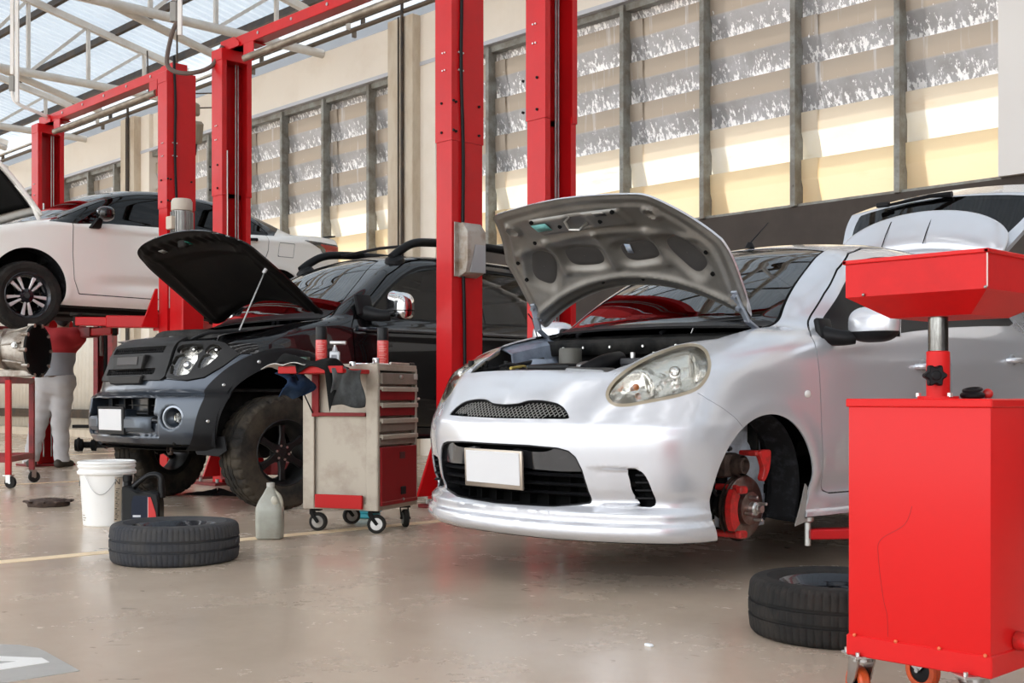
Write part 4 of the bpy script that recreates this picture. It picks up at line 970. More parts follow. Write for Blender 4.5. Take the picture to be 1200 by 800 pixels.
    for s in (1, -1):
        b = MB(); b.lathe([(0, .03), (.030, .026), (.044, .012), (.046, 0), (0, 0)], (s * .60, .195, .622), (s * .1, -1, 0), 24); fo = b.build('fog_lamp', M_lens, car)
        b = MB(); b.lathe([(0, -.01), (.045, -.004), (.045, .004), (0, -.002)], (s * .60, .20, .622), (0, -1, 0), 24); b.build('fog_reflector', M_reflector, fo)
        b = MB(); b.lathe([(.060, .0), (.074, .002), (.078, .010), (.066, .012)], (s * .607, .128 + .02, .622), (s * .55, -1, 0), 32, closed=True); b.build('fog_ring', mat('fog_ring_grey', (.25, .27, .30), .3, .7), car)
    b = MB(); b.box((-.005, .012, .600), (.185 * 2 + .02, .012, .185), E3(.02), .003); pl = b.build('number_plate', M_blackpl, car)
    b = MB(); b.box((-.005, .004, .603), (.335, .006, .142), E3(.02), .002); b.build('plate_face', M_plate_white, pl, label='blank white plate face')
    # doors and glass
    dlo = smooth_poly([(1.50, 1.315), (1.62, 1.43), (1.80, 1.575), (1.99, 1.69), (2.2, 1.755), (2.6, 1.77), (3.1, 1.755), (3.33, 1.70), (3.42, 1.55), (3.44, 1.315)], 4, False).tolist()
    fd = [(1.42, .55), (1.36, .9), (1.36, 1.25), (1.44, 1.36), (1.62, 1.50), (1.80, 1.65), (2.0, 1.76), (2.2, 1.815), (2.52, 1.825), (2.55, 1.3), (2.55, .52)]
    rd = [(2.57, .52), (2.57, 1.3), (2.54, 1.825), (3.1, 1.815), (3.38, 1.76), (3.48, 1.6), (3.50, 1.3), (3.50, .95), (3.40, .80), (3.35, .52)]
    for nm, poly in (('front_door', fd), ('rear_door', rd)):
        g = lambda V: np.maximum(poly2(X(V), Z(V), poly), .4 - A(V))
        D, R = cutmesh(*R, lambda V: g(V) - .004); gap, D = cutmesh(*D, lambda V: -g(V) - .004); part('door_seal', gap, M_dark, 0, -.01)
        gq = lambda V: np.maximum(poly2(X(V), Z(V), dlo), np.where(nm == 'front_door', X(V) - 2.47, 2.66 - X(V)))
        W_, D = cutmesh(*D, gq); tr, W_ = cutmesh(*W_, lambda V: -gq(V) - .018)
        for s in (1, -1):
            d = part(nm, half(D, s), M_black_paint, .02); part('window_glass', half(W_, s), M_glass_dark if nm == 'front_door' else glassmat('rear_door_glass', (.55, .58, .50), 1.0, 1.5), 0, -.006, d); part('window_trim', half(tr, s), M_blackpl, .008, -.004, d)
            x0, x1 = (1.40, 2.54) if nm == 'front_door' else (2.58, 3.44)
            b = MB(); yy = [(s * (side_y(truck_sdf, x, 1.235) + .008), x, 1.235) for x in np.linspace(x0, x1, 10)]; b.tube(yy, .016, 8); b.build('door_moulding', mat('glossy_moulding', (.02, .025, .035), .18, coat=1), d)
            hx = x1 - .12; y = s * side_y(truck_sdf, hx, 1.15); b = MB(); b.tube([(y, hx - .1, 1.15), (y + s * .04, hx - .08, 1.15), (y + s * .04, hx + .06, 1.15), (y, hx + .08, 1.15)], .014, 8); b.build('door_handle', M_chrome, d)
    part('body_shell', R, M_black_paint, .015)
    # bonnet ------------------------------------------------------------------
    an = math.radians(38.5)
    def hp(y, w, n): return np.stack([y, 1.2 - w * math.cos(an) + n * math.sin(an), 1.315 + w * math.sin(an) + n * math.cos(an)], -1)
    def hn(y, w): return .10 * (1 - (np.abs(y) / .76) ** 2.2) - .055 * sst(.72, .95, w) - .05 * (w / .9) ** 2 + .03
    half_o = smooth_poly([(0, .10), (.3, .075), (.6, .0), (.72, -.01), (.765, .06), (.77, .3), (.765, .55), (.75, .70), (.70, .80), (.60, .875), (.45, .915), (.2, .935), (0, .94)], 4, False); out = np.concatenate([half_o, [(-a, w) for a, w in half_o[-2:0:-1]]])
    yy, ww = np.meshgrid(np.linspace(-.79, .79, 80), np.linspace(-.03, .96, 50), indexing='ij'); idx = np.arange(yy.size).reshape(yy.shape)
    q = np.stack([idx[:-1, :-1], idx[1:, :-1], idx[1:, 1:], idx[:-1, 1:]], -1).reshape(-1, 4); Tq = np.concatenate([q[:, :3], q[:, [0, 2, 3]]]); V2 = np.stack([yy.ravel(), ww.ravel(), 0 * yy.ravel()], 1)
    (V2, Tq), _ = cutmesh(V2, Tq, lambda V: poly2(V[:, 0], V[:, 1], out)); y, w = V2[:, 0], V2[:, 1]; d = -poly2(y, w, out)
    skin = hp(y, w, hn(y, w)); ho = tri_obj('bonnet', skin, Tq, M_black_paint, car, label='black bonnet raised on a thin prop')
    dep = .010 + .03 * sst(.01, .06, d); rib = .018 * np.exp(-((w - .72 + .05 * y) / .03) ** 2) * sst(.66, .6, np.abs(y)) + .012 * np.exp(-((np.abs(y) - .62 + .1 * w) / .02) ** 2)
    for cy in np.arange(-.5, .51, .125): rib = rib - .012 * np.exp(-((y - cy) / .035) ** 4) * sst(.78, .80, w) * sst(.89, .87, w)
    padz = -.012 * sst(.10, .13, w) * sst(.66, .63, w) * sst(.58, .55, np.abs(y))
    under = hp(y, w, hn(y, w) - np.maximum(dep + rib + padz, .006)); m_bu = mat('black_bonnet_underside', (.004, .0035, .0035), .6, spec=.12, var=.5, vcol=(.011, .0085, .007), vscale=5, bump=.15, bscale=25)
    tri_obj('inner_panel', under, Tq[:, ::-1], m_bu, ho)
    e = np.concatenate([Tq[:, [0, 1]], Tq[:, [1, 2]], Tq[:, [2, 0]]]); _, inv, ct = np.unique(np.sort(e, 1), axis=0, return_inverse=True, return_counts=True); bd = e[ct[inv.reshape(-1)] == 1]; k = len(skin)
    VV, TT = tidy(np.concatenate([skin, under]), np.concatenate([np.stack([bd[:, 1], bd[:, 0], bd[:, 0] + k], 1), np.stack([bd[:, 1], bd[:, 0] + k, bd[:, 1] + k], 1)])); tri_obj('bonnet_hem', VV, TT, M_black_paint, ho)
    Hq = lambda y, w, dd: Vector(hp(np.array(float(y)), np.array(float(w)), hn(np.array(float(y)), np.array(float(w))) - dd))
    def stick(nm, y, w, a, c, m): 
        b = MB(); b.grid([[Hq(y + u * a, w + v * c, .050) for u in (-1, 1)] for v in (-1, 1)]); b.build(nm, m, ho, thick=.002)
    stick('green_sticker', .02, .83, .045, .028, mat('sticker_green', (.02, .22, .16), .5)); stick('pale_sticker', -.36, .80, .03, .022, mat('sticker_grey', (.25, .25, .24), .5))
    b = MB(); b.box(Hq(0, .84, .055), (.10, .04, .06), None, .01); b.build('latch_bracket', M_under, ho)
    b = MB(); p0 = Vector((.70, .575, 1.20)); p1 = Hq(.655, .50, .05); b.tube([p0, p0 * .2 + p1 * .8, p1], .0055, 8); po = b.build('bonnet_prop', M_zinc, car)
    b = MB(); b.box(p1, (.03, .02, .05), E3(-.6), .006); b.build('prop_clip', M_plate_white, ho)
    # engine bay
    m_bd = MATS['bay_black']
    b = MB(); b.box((0, .78, .80), (1.40, .80, .02)); b.box((0, 1.13, 1.05), (1.4, .02, .45)); b.build('bay_floor', m_bd, car)
    for s in (1, -1):
        b = MB(); P = []
        for x in np.linspace(.42, 1.18, 14): P.append([(s * .76, x, float(_tTop(x)) - .005), (s * .70, x, float(_tTop(x)) - .015), (s * .66, x, float(_tTop(x)) - .07), (s * .62, x, .82)])
        b.grid(P); b.build('inner_wing', M_black_paint, car, thick=.006)
    b = MB(); b.box((0, .36, 1.115), (.92, .13, .03), E3(.12), .008, 2); b.build('radiator_cover', mat('dusty_black', (.022, .021, .020), .7, spec=.15, var=.5, vcol=(.06, .056, .052), vscale=9), car)
    b = MB(); b.box((.02, .68, 1.06), (.62, .42, .20), None, .05, 2); b.build('engine_cover', MATS['dusty_black'], car)
    b = MB(); b.tube([(-.40, .60, 1.10), (-.25, .50, 1.17), (.0, .48, 1.18), (.28, .60, 1.18), (.42, .80, 1.15)], .045, 12, smooth=5); b.build('intake_hose', MATS['dusty_black'], car)
    b = MB(); b.box((.47, .62, 1.10), (.24, .30, .16), None, .03, 2); b.build('battery_box', MATS['dusty_black'], car)
    for i, (x, y) in enumerate(((-.30, .42), (-.18, .40), (-.06, .44), (.10, .40), (-.45, .52))):
        b = MB(); b.cyl((x, y, 1.12), (x, y, 1.175), .018, n=12, bev=.004); b.build('filler_cap', (mat('blue_cap', (.03, .12, .35), .4), M_zinc, M_steel, M_zinc, M_blackpl)[i], car)
    b = MB(); b.tube([(-.34, .46, 1.16), (-.2, .47, 1.185), (-.10, .52, 1.17), (.1, .5, 1.16)], .012, 8, smooth=4); b.tube([(.3, .45, 1.15), (.45, .50, 1.19), (.60, .70, 1.2)], .014, 8, smooth=4); b.build('coolant_pipe', M_blackpl, car)
    # chrome mirrors
    for s in (1, -1):
        c = np.array([s * 1.055, 1.66, 1.405])
        def mf(V):
            p = V - c; p[:, 1] += s * .15 * p[:, 0]
            e = ((np.abs(p[:, 0]) / .125) ** 3.5 + (np.abs(p[:, 1]) / .085) ** 2.4 + (np.abs(p[:, 2] + .02 * s * p[:, 0] / .1) / .10) ** 3.2) ** (1 / 3.0) - 1
            return np.maximum(e * .09, p[:, 1] - .05)
        Vm, Tm = mesher(mf, c - .17, c + .17, .011, 3, 4); band, top = cutmesh(Vm, Tm, lambda V: np.abs(V[:, 2] - c[2] + .045) - .004)
        mo = tri_obj('door_mirror', *top, M_chrome, car, label='chrome door mirror'); tri_obj('mirror_groove', *band, M_dark, mo)
        y0 = s * side_y(truck_sdf, 1.50, 1.34); b = MB(); b.tube([(y0 - s * .02, 1.50, 1.36), (s * .93, 1.56, 1.335), (s * .99, 1.62, 1.335)], [.06, .045, .04], 12, smooth=4); b.box((y0, 1.50, 1.41), (.04, .14, .16), E3(0, -s * .3, 0), .02, 2); b.build('mirror_arm', M_blackpl, mo)
    # roof rails
    for s in (1, -1):
        rp = [(s * .60, 1.93, 1.80), (s * .60, 2.02, 1.865), (s * .59, 2.14, 1.925), (s * .58, 2.30, 1.95), (s * .58, 2.7, 1.965), (s * .58, 3.15, 1.955), (s * .59, 3.3, 1.91), (s * .60, 3.42, 1.82)]
        b = MB(); b.tube(rp, .033, 12, smooth=4); ro = b.build('roof_rail', M_blackpl, car)
        b = MB(); b.lathe([(0, .02), (.04, .018), (.07, 0), (.08, -.03)], (s * .60, 1.96, 1.80), (s * .3, -.4, 1), 16); b.build('rail_foot', M_blackpl, ro)
        b = MB(); b.cyl((s * .58, 2.46, 1.955), (s * .58, 2.54, 1.956), .036, n=16); b.build('rail_collar', M_dark, ro)
    b = MB(); b.tube([(-.57, 2.30, 1.94), (0, 2.28, 1.955), (.57, 2.30, 1.94)], .012, 8); b.build('roof_bar', M_blackpl, car)
    # wheels, liners, chassis
    wl = wheel('road_wheel', .384, .26, .225, 6, 'plain', M_rubber_dusty, mat('black_rim', (.012, .012, .012), .4, .4), None, 34, 3, car, (.80, .80, .384), (0, PI / 2, 0), .012)
    for s, x in ((-1, .80), (1, T_RX), (-1, T_RX)):
        c = copy_tree(wl, car); c.location = (s * .80, x, .384); c.rotation_euler = (0, s * PI / 2, 0 if s > 0 else .3)
    for s in (1, -1):
        for cx in (T_AX, T_RX):
            rows = [[(s * yy, cx + (T_AR + .02) * math.cos(t), T_AZ + (T_AR + .02) * math.sin(t)) for yy in (.50, .66, .84)] for t in np.linspace(-.15, PI + .15, 26)]
            b = MB(); b.grid(rows); b.build('wheel_liner', M_liner, car, thick=.004)
            b = MB(); b.box((s * .50, cx, .66), (.02, .98, .56)); b.build('inner_apron', m_bd, car)
        b = MB(); b.box((s * .42, 2.6, .50), (.08, 4.6, .14)); b.build('chassis_rail', M_under, car)
        b = MB(); b.prism([(-.16, .07), (.10, .07), (.12, -.02), (.06, -.06), (-.10, -.05)], (s * .76, .33, .43), Vector((s * .85, .5, 0)).normalized(), (0, 0, 1), Vector((s * .5, -.85, 0)).normalized(), .012, .003); b.build('mud_skirt', M_blackpl, car)
    b = MB(); b.box((0, .80, .40), (1.1, .12, .10), None, .02); b.cyl((-.66, .80, .384), (.66, .80, .384), .045); b.build('front_axle', M_under, car)
    b = MB(); b.lathe([(.02, -.012), (.035, -.008), (.035, .008), (.02, .012)], (.42, .22, .405), (0, 1, 0), 16, closed=True); b.build('tow_eye', M_rust, car)
    b = MB(); b.box((0, .30, .43), (1.2, .30, .03), E3(-.2), .01); b.build('skid_plate', M_under, car)
    b = MB(); b.box((0, 2.4, .78), (1.5, 2.2, .05)); b.build('cabin_floor', M_dark, car)
    b = MB(); b.box((0, 1.50, 1.20), (1.45, .34, .2), None, .06, 2); b.build('dashboard', M_seat, car)
    for s in (-1, 1):
        b = MB(); b.box((s * .38, 2.18, 1.0), (.5, .5, .18), None, .05, 2); b.box((s * .38, 2.44, 1.30), (.48, .14, .6), E3(-.25), .05, 2); b.box((s * .38, 2.53, 1.66), (.26, .08, .16), E3(-.2), .03, 2); b.build('front_seat', M_seat, car)
    b = MB(); b.box((0, 3.30, 1.25), (1.4, .14, .6), E3(-.2), .05, 2); b.build('rear_bench', M_seat, car)
    b = MB(); b.tube([(.38 + .18 * math.cos(t), 1.72 - .06 * math.sin(t), 1.26 + .18 * math.sin(t)) for t in np.linspace(0, 2 * PI, 24, endpoint=False)], .015, 8, closed=True); b.build('steering_wheel', M_seat, car)
    return car
TRUCK = build_truck()
# ------------------------------------------------------------------ white saloon up on the far lift
_wW = cur([(1.50,.70),(1.60,.80),(1.68,.845),(1.9,.868),(2.2,.872),(2.35,.860),(2.43,.84),(2.5,.80),(2.6,.74)])
_wTop = cur([(0,2.05),(.25,2.22),(.5,2.28),(.9,2.37),(1.2,2.42),(2.0,2.44),(3.2,2.46),(3.7,2.50),(4.1,2.52),(4.3,2.515),(4.45,2.44)])
_wRoof = cur([(.5,2.0),(.9,2.38),(1.15,2.52),(1.45,2.67),(1.75,2.79),(2.0,2.845),(2.3,2.868),(2.7,2.855),(3.1,2.80),(3.5,2.685),(3.85,2.56),(4.1,2.47),(4.4,2.2)])
_wxf = cur([(0,0),(.3,.03),(.5,.09),(.65,.17),(.75,.27),(.83,.40),(.865,.6),(.88,.9)])
W_AX, W_AZ, W_AR, W_RX = .83, 1.765, .345, 3.46
def white_sdf(V):
    y, x, z = V[:, 0], V[:, 1], V[:, 2]; a = np.sqrt(y*y + 1e-6); e = 5e-3
    gx = (_wxf(a + e) - _wxf(np.maximum(a - e, 0))) / (2*e)
    front = (_wxf(a) - x + .25 * np.maximum(z - 2.1, 0) + .2 * np.maximum(1.75 - z, 0)) / np.sqrt(1 + gx*gx)
    w = _wW(z) - .10 * sst(3.6, 4.5, x) ** 1.5
    for cx in (W_AX, W_RX): w = w + .014 * np.exp(-((np.hypot(x - cx, z - W_AZ) - W_AR - .02) / .05) ** 2)
    w = w - .03 * np.exp(-((z - (1.80 + .02 * x)) / .055) ** 2) * sst(1.3, 1.8, x) * sst(3.15, 2.8, x) + .012 * np.exp(-((z - (2.30 + .03 * x)) / .03) ** 2)
    side = a - w
    top = (z - _wTop(x) - .03 * (1 - (a / .8) ** 2) + .4 * np.maximum(a - .7, 0) ** 2) * .94
    rear = x - (4.42 - .12 * (a / .8) ** 3 - .22 * np.maximum(2.1 - z, 0))
    b = smax(smax(front, side, .06), smax(top, rear, .05), .07)
    zr = _wRoof(x) - .05 * (a / .55) ** 2; g = (_wRoof(x + e) - _wRoof(x - e)) / (2*e)
    cab = np.maximum(smax((z - zr) / np.sqrt(1 + g*g), (a - (.815 - .48 * np.maximum(z - 2.43, 0) - .08 * sst(3.0, 4.0, x))) * .9, .10), 2.2 - z)
    return np.maximum(smin(b, cab, .03), 1.60 - z)
def build_white():
    org = (-11.7, 3.5, 0)
    car = thing('saloon_car', 'white saloon with black roof raised high on the far lift', 'car', org)
    V, T = mesher(white_sdf, (-.98, -.1, 1.54), (.98, 4.55, 2.95), .0155)
    A = lambda V: np.abs(V[:, 0]); X = lambda V: V[:, 1]; Z = lambda V: V[:, 2]
    def part(name, VT, m, thick=.012, off=0., parent=None, label=None):
        V, T = VT
        if not len(T): return None
        g = fgrad(white_sdf, V); n = g / np.maximum(np.linalg.norm(g, axis=1), 1e-9)[:, None]
        return tri_obj(name, V + n * off, T, m, parent or car, thick=thick, normals=n, label=label)
    half = lambda VT, s: cutmesh(*VT, lambda V: -s * V[:, 0])[0]
    _, R = cutmesh(V, T, lambda V: np.maximum(np.minimum(np.hypot(X(V) - W_AX, Z(V) - W_AZ), np.hypot(X(V) - W_RX, Z(V) - W_AZ)) - W_AR, .5 - A(V)))
    und, R = cutmesh(*R, lambda V: Z(V) - 1.612); part('underbody', und, M_under, 0)
    _, R = cutmesh(*R, lambda V: np.maximum.reduce([A(V) - .70, X(V) - 1.0, .22 - X(V), 2.1 - Z(V)]))
    ws = lambda V: np.maximum.reduce([A(V) - (.70 - .42 * (Z(V) - 2.42)), X(V) - 1.78, .9 - X(V), 2.36 - Z(V)])
    w, R = cutmesh(*R, ws); part('windscreen', w, M_glass_ws, 0, -.004)
    rw = lambda V: np.maximum.reduce([A(V) - (.60 - .25 * (Z(V) - 2.5)), 3.10 - X(V), X(V) - 3.92, 2.5 - Z(V)])
    w, R = cutmesh(*R, rw); part('rear_window', w, M_glass_dark, 0, -.004)
    dlo = smooth_poly([(1.10, 2.395), (1.30, 2.50), (1.55, 2.62), (1.80, 2.71), (2.1, 2.765), (2.5, 2.765), (2.9, 2.715), (3.2, 2.62), (3.40, 2.49), (3.22, 2.465), (2.4, 2.44), (1.6, 2.415), (1.3, 2.385)], 3)
    roof, R = cutmesh(*R, lambda V: np.maximum(np.interp(X(V), [1.0, 1.4, 1.8, 2.3, 3.0, 3.4, 3.7, 3.9], [2.5, 2.66, 2.765, 2.81, 2.755, 2.62, 2.535, 2.7]) - Z(V), -(poly2(X(V), Z(V), dlo)) * 1.0 - 9))
    band = [(1.02, 2.375), (1.30, 2.54), (1.8, 2.785), (2.3, 2.90), (3.0, 2.82), (3.5, 2.70), (3.62, 2.60), (3.46, 2.47), (3.22, 2.455), (2.4, 2.43), (1.6, 2.405), (1.28, 2.372)]
    Bk, R = cutmesh(*R, lambda V: np.maximum(poly2(X(V), Z(V), band), .35 - A(V)))
    gl, Bk = cutmesh(*Bk, lambda V: np.maximum(poly2(X(V), Z(V), dlo), -(np.abs(X(V) - 2.36) - .035)))
    part('roof_panel', roof, M_black_paint, .01, 0, None, 'gloss black roof')
    fd = [(1.24, 2.385), (1.235, 2.1), (1.25, 1.85), (1.30, 1.72), (2.34, 1.71), (2.36, 2.1), (2.36, 2.46), (2.0, 2.5)]
    rd = [(2.37, 1.71), (3.10, 1.72), (3.14, 1.95), (3.26, 2.12), (3.34, 2.3), (3.36, 2.48), (2.38, 2.46)]
    for nm, poly in (('front_door', fd), ('rear_door', rd)):
        g = lambda V: np.maximum(poly2(X(V), Z(V), poly), .5 - A(V))
        D, R = cutmesh(*R, lambda V: g(V) - .0045); gap, D = cutmesh(*D, lambda V: -g(V) - .0045); part('door_seal', gap, M_dark, 0, -.01)
        for s in (1, -1):
            d = part(nm, half(D, s), M_white_paint, .015); sx = 1 if nm == 'front_door' else -1
            part('window_glass', cutmesh(*half(gl, s), lambda V: sx * (X(V) - 2.36))[0], M_glass_dark, 0, -.004, d)
            hx, hz = (2.16, 2.30) if nm == 'front_door' else (3.10, 2.385); y = s * side_y(white_sdf, hx, hz); b = MB(); b.tube([(y, hx - .1, hz), (y + s * .04, hx - .08, hz), (y + s * .04, hx + .08, hz + .01), (y, hx + .1, hz + .01)], .016, 8); b.build('door_handle', M_blackpl, d)
    for s in (1, -1): part('pillar_trim', half(Bk, s), M_black_paint, .01)
    # tail lamp, fuel flap
    tl = [(3.80, 2.455), (4.02, 2.45), (4.35, 2.44), (4.40, 2.40), (4.38, 2.345), (4.05, 2.325), (4.02, 2.375), (3.93, 2.41)]
    TL, R = cutmesh(*R, lambda V: np.maximum(poly2(X(V), Z(V), tl), .45 - A(V)))
    red, TL = cutmesh(*TL, lambda V: poly2(X(V), Z(V), [(4.0, 2.428), (4.34, 2.425), (4.35, 2.37), (4.10, 2.345), (4.09, 2.385)]))
    for s in (1, -1): 
        o = part('tail_lamp', half(TL, s), mat('smoked_lamp', (.02, .012, .012), .15, coat=1), .02, .004); part('lamp_lens', half(red, s), mat('tail_red', (.42, .010, .008), .25, spec=.3, coat=.4), .01, .004, o)
    ff = lambda V: np.maximum(np.maximum(np.abs(X(V) - 3.56 - .2 * (Z(V) - 2.3)) - .095, np.abs(Z(V) - 2.32) - .075), -V[:, 0] + .4)
    F_, R = cutmesh(*R, lambda V: ff(V) - .0035); gap, F_ = cutmesh(*F_, lambda V: -ff(V) - .0035); part('fuel_flap', F_, M_white_paint, .01); part('flap_gap', gap, mat('gap_grey', (.2, .2, .2), .7), 0, -.006)
    part('body_shell', R, M_white_paint, .012)
    b = MB(); b.box((.62, 4.28, 2.55), (.12, .10, .015), E3(.1), .005); b.build('boot_lip', M_blackpl, car)
    # mirror
    for s in (1, -1):
        c = np.array([s * .975, 1.50, 2.475])
        def mf(V):
            p = V - c; e = ((np.abs(p[:, 0]) / .11) ** 2.6 + (np.abs(p[:, 1] + s * .15 * p[:, 0]) / .085) ** 2.4 + (np.abs(p[:, 2]) / .068) ** 2.6) ** (1 / 2.5) - 1
            return e * .07
        o = tri_obj('door_mirror', *mesher(mf, c - .15, c + .15, .014, 3, 4), M_black_paint, car)
        b = MB(); b.prism([(-.06, 0), (.05, 0), (.03, .10), (-.03, .10)], (s * .885, 1.44, 2.34), (0, 1, 0), (s * .5, .3, 1), (1, 0, 0), .05, .01); b.build('mirror_stalk', M_blackpl, o)
    # bonnet (only its rear corner reaches into view), hinge arm, wheels
    b = MB(); P = []
    an = math.radians(52)
    for u in np.linspace(-.72, .72, 30):
        row = []
        for w_ in np.linspace(0, 1, 18):
            w = .0 + w_ * (.93 - .10 * (u / .72) ** 2); n = .07 * (1 - (abs(u) / .74) ** 2.2) - .10 * w_ ** 3
            row.append((u, 1.0 - w * math.cos(an) + n * math.sin(an), 2.44 + w * math.sin(an) + n * math.cos(an)))
        P.append(row)
    b.grid(P); bo = b.build('bonnet', M_white_paint, car, thick=.03)
    P = []
    for u in np.linspace(-.60, .60, 16):
        P.append([(u, 1.0 - w * math.cos(an) + n * math.sin(an), 2.44 + w * math.sin(an) + n * math.cos(an)) for w, n in [(w, .07 * (1 - (abs(u) / .74) ** 2.2) - .10 * (w / .93) ** 3 - .032) for w in np.linspace(.10, .80, 12)]])
    b = MB(); b.grid(P); b.build('bonnet_lining', M_dark, bo, thick=.012)
    for s in (1, -1):
        b = MB(); b.tube([(s * .66, 1.02, 2.38), (s * .67, .98, 2.44), (s * .665, .92, 2.56), (s * .64, .80, 2.70)], [.025, .022, .02, .018], 8, smooth=4); b.build('hinge_arm', M_white_paint, car)
        b = MB(); P = [[(s * .70, x, 2.18 + .2 * x), (s * .64, x, 2.16 + .2 * x), (s * .60, x, 1.9)] for x in np.linspace(.25, 1.0, 8)]; b.grid(P); b.build('inner_wing', M_dark, car, thick=.006)
    b = MB(); b.box((0, .60, 2.10), (1.2, .7, .25), None, .05, 2); b.box((0, 1.05, 2.2), (1.3, .04, .4)); b.build('engine', M_under, car)
    m_f = mat('machined_face', (.80, .80, .81), .35, .7)
    wl = wheel('road_wheel', .317, .20, .213, 5, 'split', M_rubber, M_rim_dark, m_f, 60, 3, car, (.765, .827, 1.678), (0, PI / 2, 0), .004)
    for s, x in ((-1, .827), (1, W_RX), (-1, W_RX)):
        c = copy_tree(wl, car); c.location = (s * .765, x, 1.678); c.rotation_euler = (0, s * PI / 2, 0)
    for s in (1, -1):
        for cx in (W_AX, W_RX):
            rows = [[(s * yy, cx + (W_AR + .012) * math.cos(t), W_AZ + (W_AR + .012) * math.sin(t)) for yy in (.40, .6, .84)] for t in np.linspace(-.35, PI + .35, 26)]
            b = MB(); b.grid(rows); b.build('wheel_liner', M_liner, car, thick=.004)
    b = MB(); b.box((0, 2.3, 1.70), (1.5, 2.6, .05)); b.build('cabin_floor', M_dark, car)
    b = MB(); b.box((0, 2.2, 1.585), (1.3, 2.2, .05)); b.tube([(.3, .9, 1.56), (.3, 2.2, 1.56), (.1, 3.9, 1.58)], .03, 8); b.cyl((-.6, .83, 1.6), (.6, .83, 1.6), .04); b.build('underside', M_under, car)
    for s in (-1, 1):
        b = MB(); b.box((s * .36, 2.15, 2.05), (.48, .16, .7), E3(-.25), .05, 2); b.box((s * .36, 2.25, 2.48), (.25, .08, .16), E3(-.2), .03, 2); b.build('front_seat', M_seat, car)
    b = MB(); b.box((0, 1.30, 2.28), (1.4, .3, .16), None, .05, 2); b.build('dashboard', M_seat, car)
    return car
WHITE = build_white()
# ------------------------------------------------------------------ the building
def struct(o, label, cat='building'):
    o['kind'] = 'structure'; o['label'] = label; o['category'] = cat; return o
def nodes(name):
    m = bpy.data.materials.new(name); m.use_nodes = True; nt = m.node_tree
    return m, nt, nt.nodes, nt.links, nt.nodes['Principled BSDF']
def n_noise(N, L, vec, scale, detail=6, rough=.6, dist=0):
    n = N.new('ShaderNodeTexNoise'); n.inputs['Scale'].default_value = scale; n.inputs['Detail'].default_value = detail; n.inputs['Roughness'].default_value = rough; n.inputs['Distortion'].default_value = dist
    L.new(vec, n.inputs['Vector']); return n.outputs['Fac']
def n_map(N, L, v, a, b, c=0, d=1):
    n = N.new('ShaderNodeMapRange'); n.inputs['From Min'].default_value = a; n.inputs['From Max'].default_value = b; n.inputs['To Min'].default_value = c; n.inputs['To Max'].default_value = d
    L.new(v, n.inputs['Value']); return n.outputs['Result']
def n_mix(N, L, f, a, b):
    n = N.new('ShaderNodeMix'); n.data_type = 'RGBA'
    for s, v in (('A', a), ('B', b)):
        if isinstance(v, tuple): n.inputs[s].default_value = (*v, 1)
        else: L.new(v, n.inputs[s])
    if isinstance(f, float): n.inputs['Factor'].default_value = f
    else: L.new(f, n.inputs['Factor'])
    return n.outputs['Result']
def n_vec(N, L, scale=(1, 1, 1), rot=(0, 0, 0)):
    t = N.new('ShaderNodeTexCoord'); m = N.new('ShaderNodeMapping'); m.inputs['Scale'].default_value = scale; m.inputs['Rotation'].default_value = rot
    L.new(t.outputs['Object'], m.inputs['Vector']); return m.outputs['Vector']
def floor_mat():
    m, nt, N, L, p = nodes('polished_concrete'); v = n_vec(N, L)
    big = n_map(N, L, n_noise(N, L, v, .55, 5, .6), .35, .68); c = n_mix(N, L, big, (.60, .485, .375), (.50, .395, .30))
    mid = n_map(N, L, n_noise(N, L, v, 2.3, 8, .7, .6), .60, .80, 0, .45); c = n_mix(N, L, mid, c, (.34, .26, .185))
    v2 = n_vec(N, L, (1.2, 4.5, 1), (0, 0, .6)); sc_ = n_map(N, L, n_noise(N, L, v2, 3.5, 8, .75), .60, .78, 0, .5); c = n_mix(N, L, sc_, c, (.36, .27, .19))
    st = n_map(N, L, n_noise(N, L, v, 7.0, 3, .5, 1.2), .70, .74, 0, .6); c = n_mix(N, L, st, c, (.09, .07, .055))
    L.new(c, p.inputs['Base Color'])
    r = n_map(N, L, n_noise(N, L, v, 1.7, 7, .7), .3, .75, .16, .36); L.new(r, p.inputs['Roughness']); p.inputs['Specular IOR Level'].default_value = .55
    b = N.new('ShaderNodeBump'); b.inputs['Strength'].default_value = .05; b.inputs['Distance'].default_value = .01; L.new(n_noise(N, L, v, 3.2, 6, .6), b.inputs['Height']); L.new(b.outputs['Normal'], p.inputs['Normal'])
    return m
def translucent_mat(name, cols, tr, streak=None, scale=(1, 1, 1), rough=.5, glossy=.0):
    """thin sheet: part of the light passes through, part is reflected"""
    m, nt, N, L, p = nodes(name); v = n_vec(N, L, scale)
    c = n_mix(N, L, n_map(N, L, n_noise(N, L, v, 2.5, 7, .65), .35, .65), cols[0], cols[1])
    if streak:
        vs_ = n_vec(N, L, streak[1]); c = n_mix(N, L, n_map(N, L, n_noise(N, L, vs_, 1.0, 9, .75), streak[2], streak[3]), c, streak[0])
    L.new(c, p.inputs['Base Color']); p.inputs['Roughness'].default_value = rough; p.inputs['Specular IOR Level'].default_value = .35
    t = N.new('ShaderNodeBsdfTranslucent'); L.new(c, t.inputs['Color']); mx = N.new('ShaderNodeMixShader')
    mx.inputs[0].default_value = tr
    L.new(p.outputs[0], mx.inputs[1]); L.new(t.outputs[0], mx.inputs[2]); L.new(mx.outputs[0], N['Material Output'].inputs['Surface'])
    return m
M_floor = floor_mat()
M_cream = mat('cream_plaster', (.93, .85, .745), .75, var=.3, vcol=(.72, .60, .46), vscale=1.3, vlo=.5, vhi=.75, bump=.06, bscale=30)
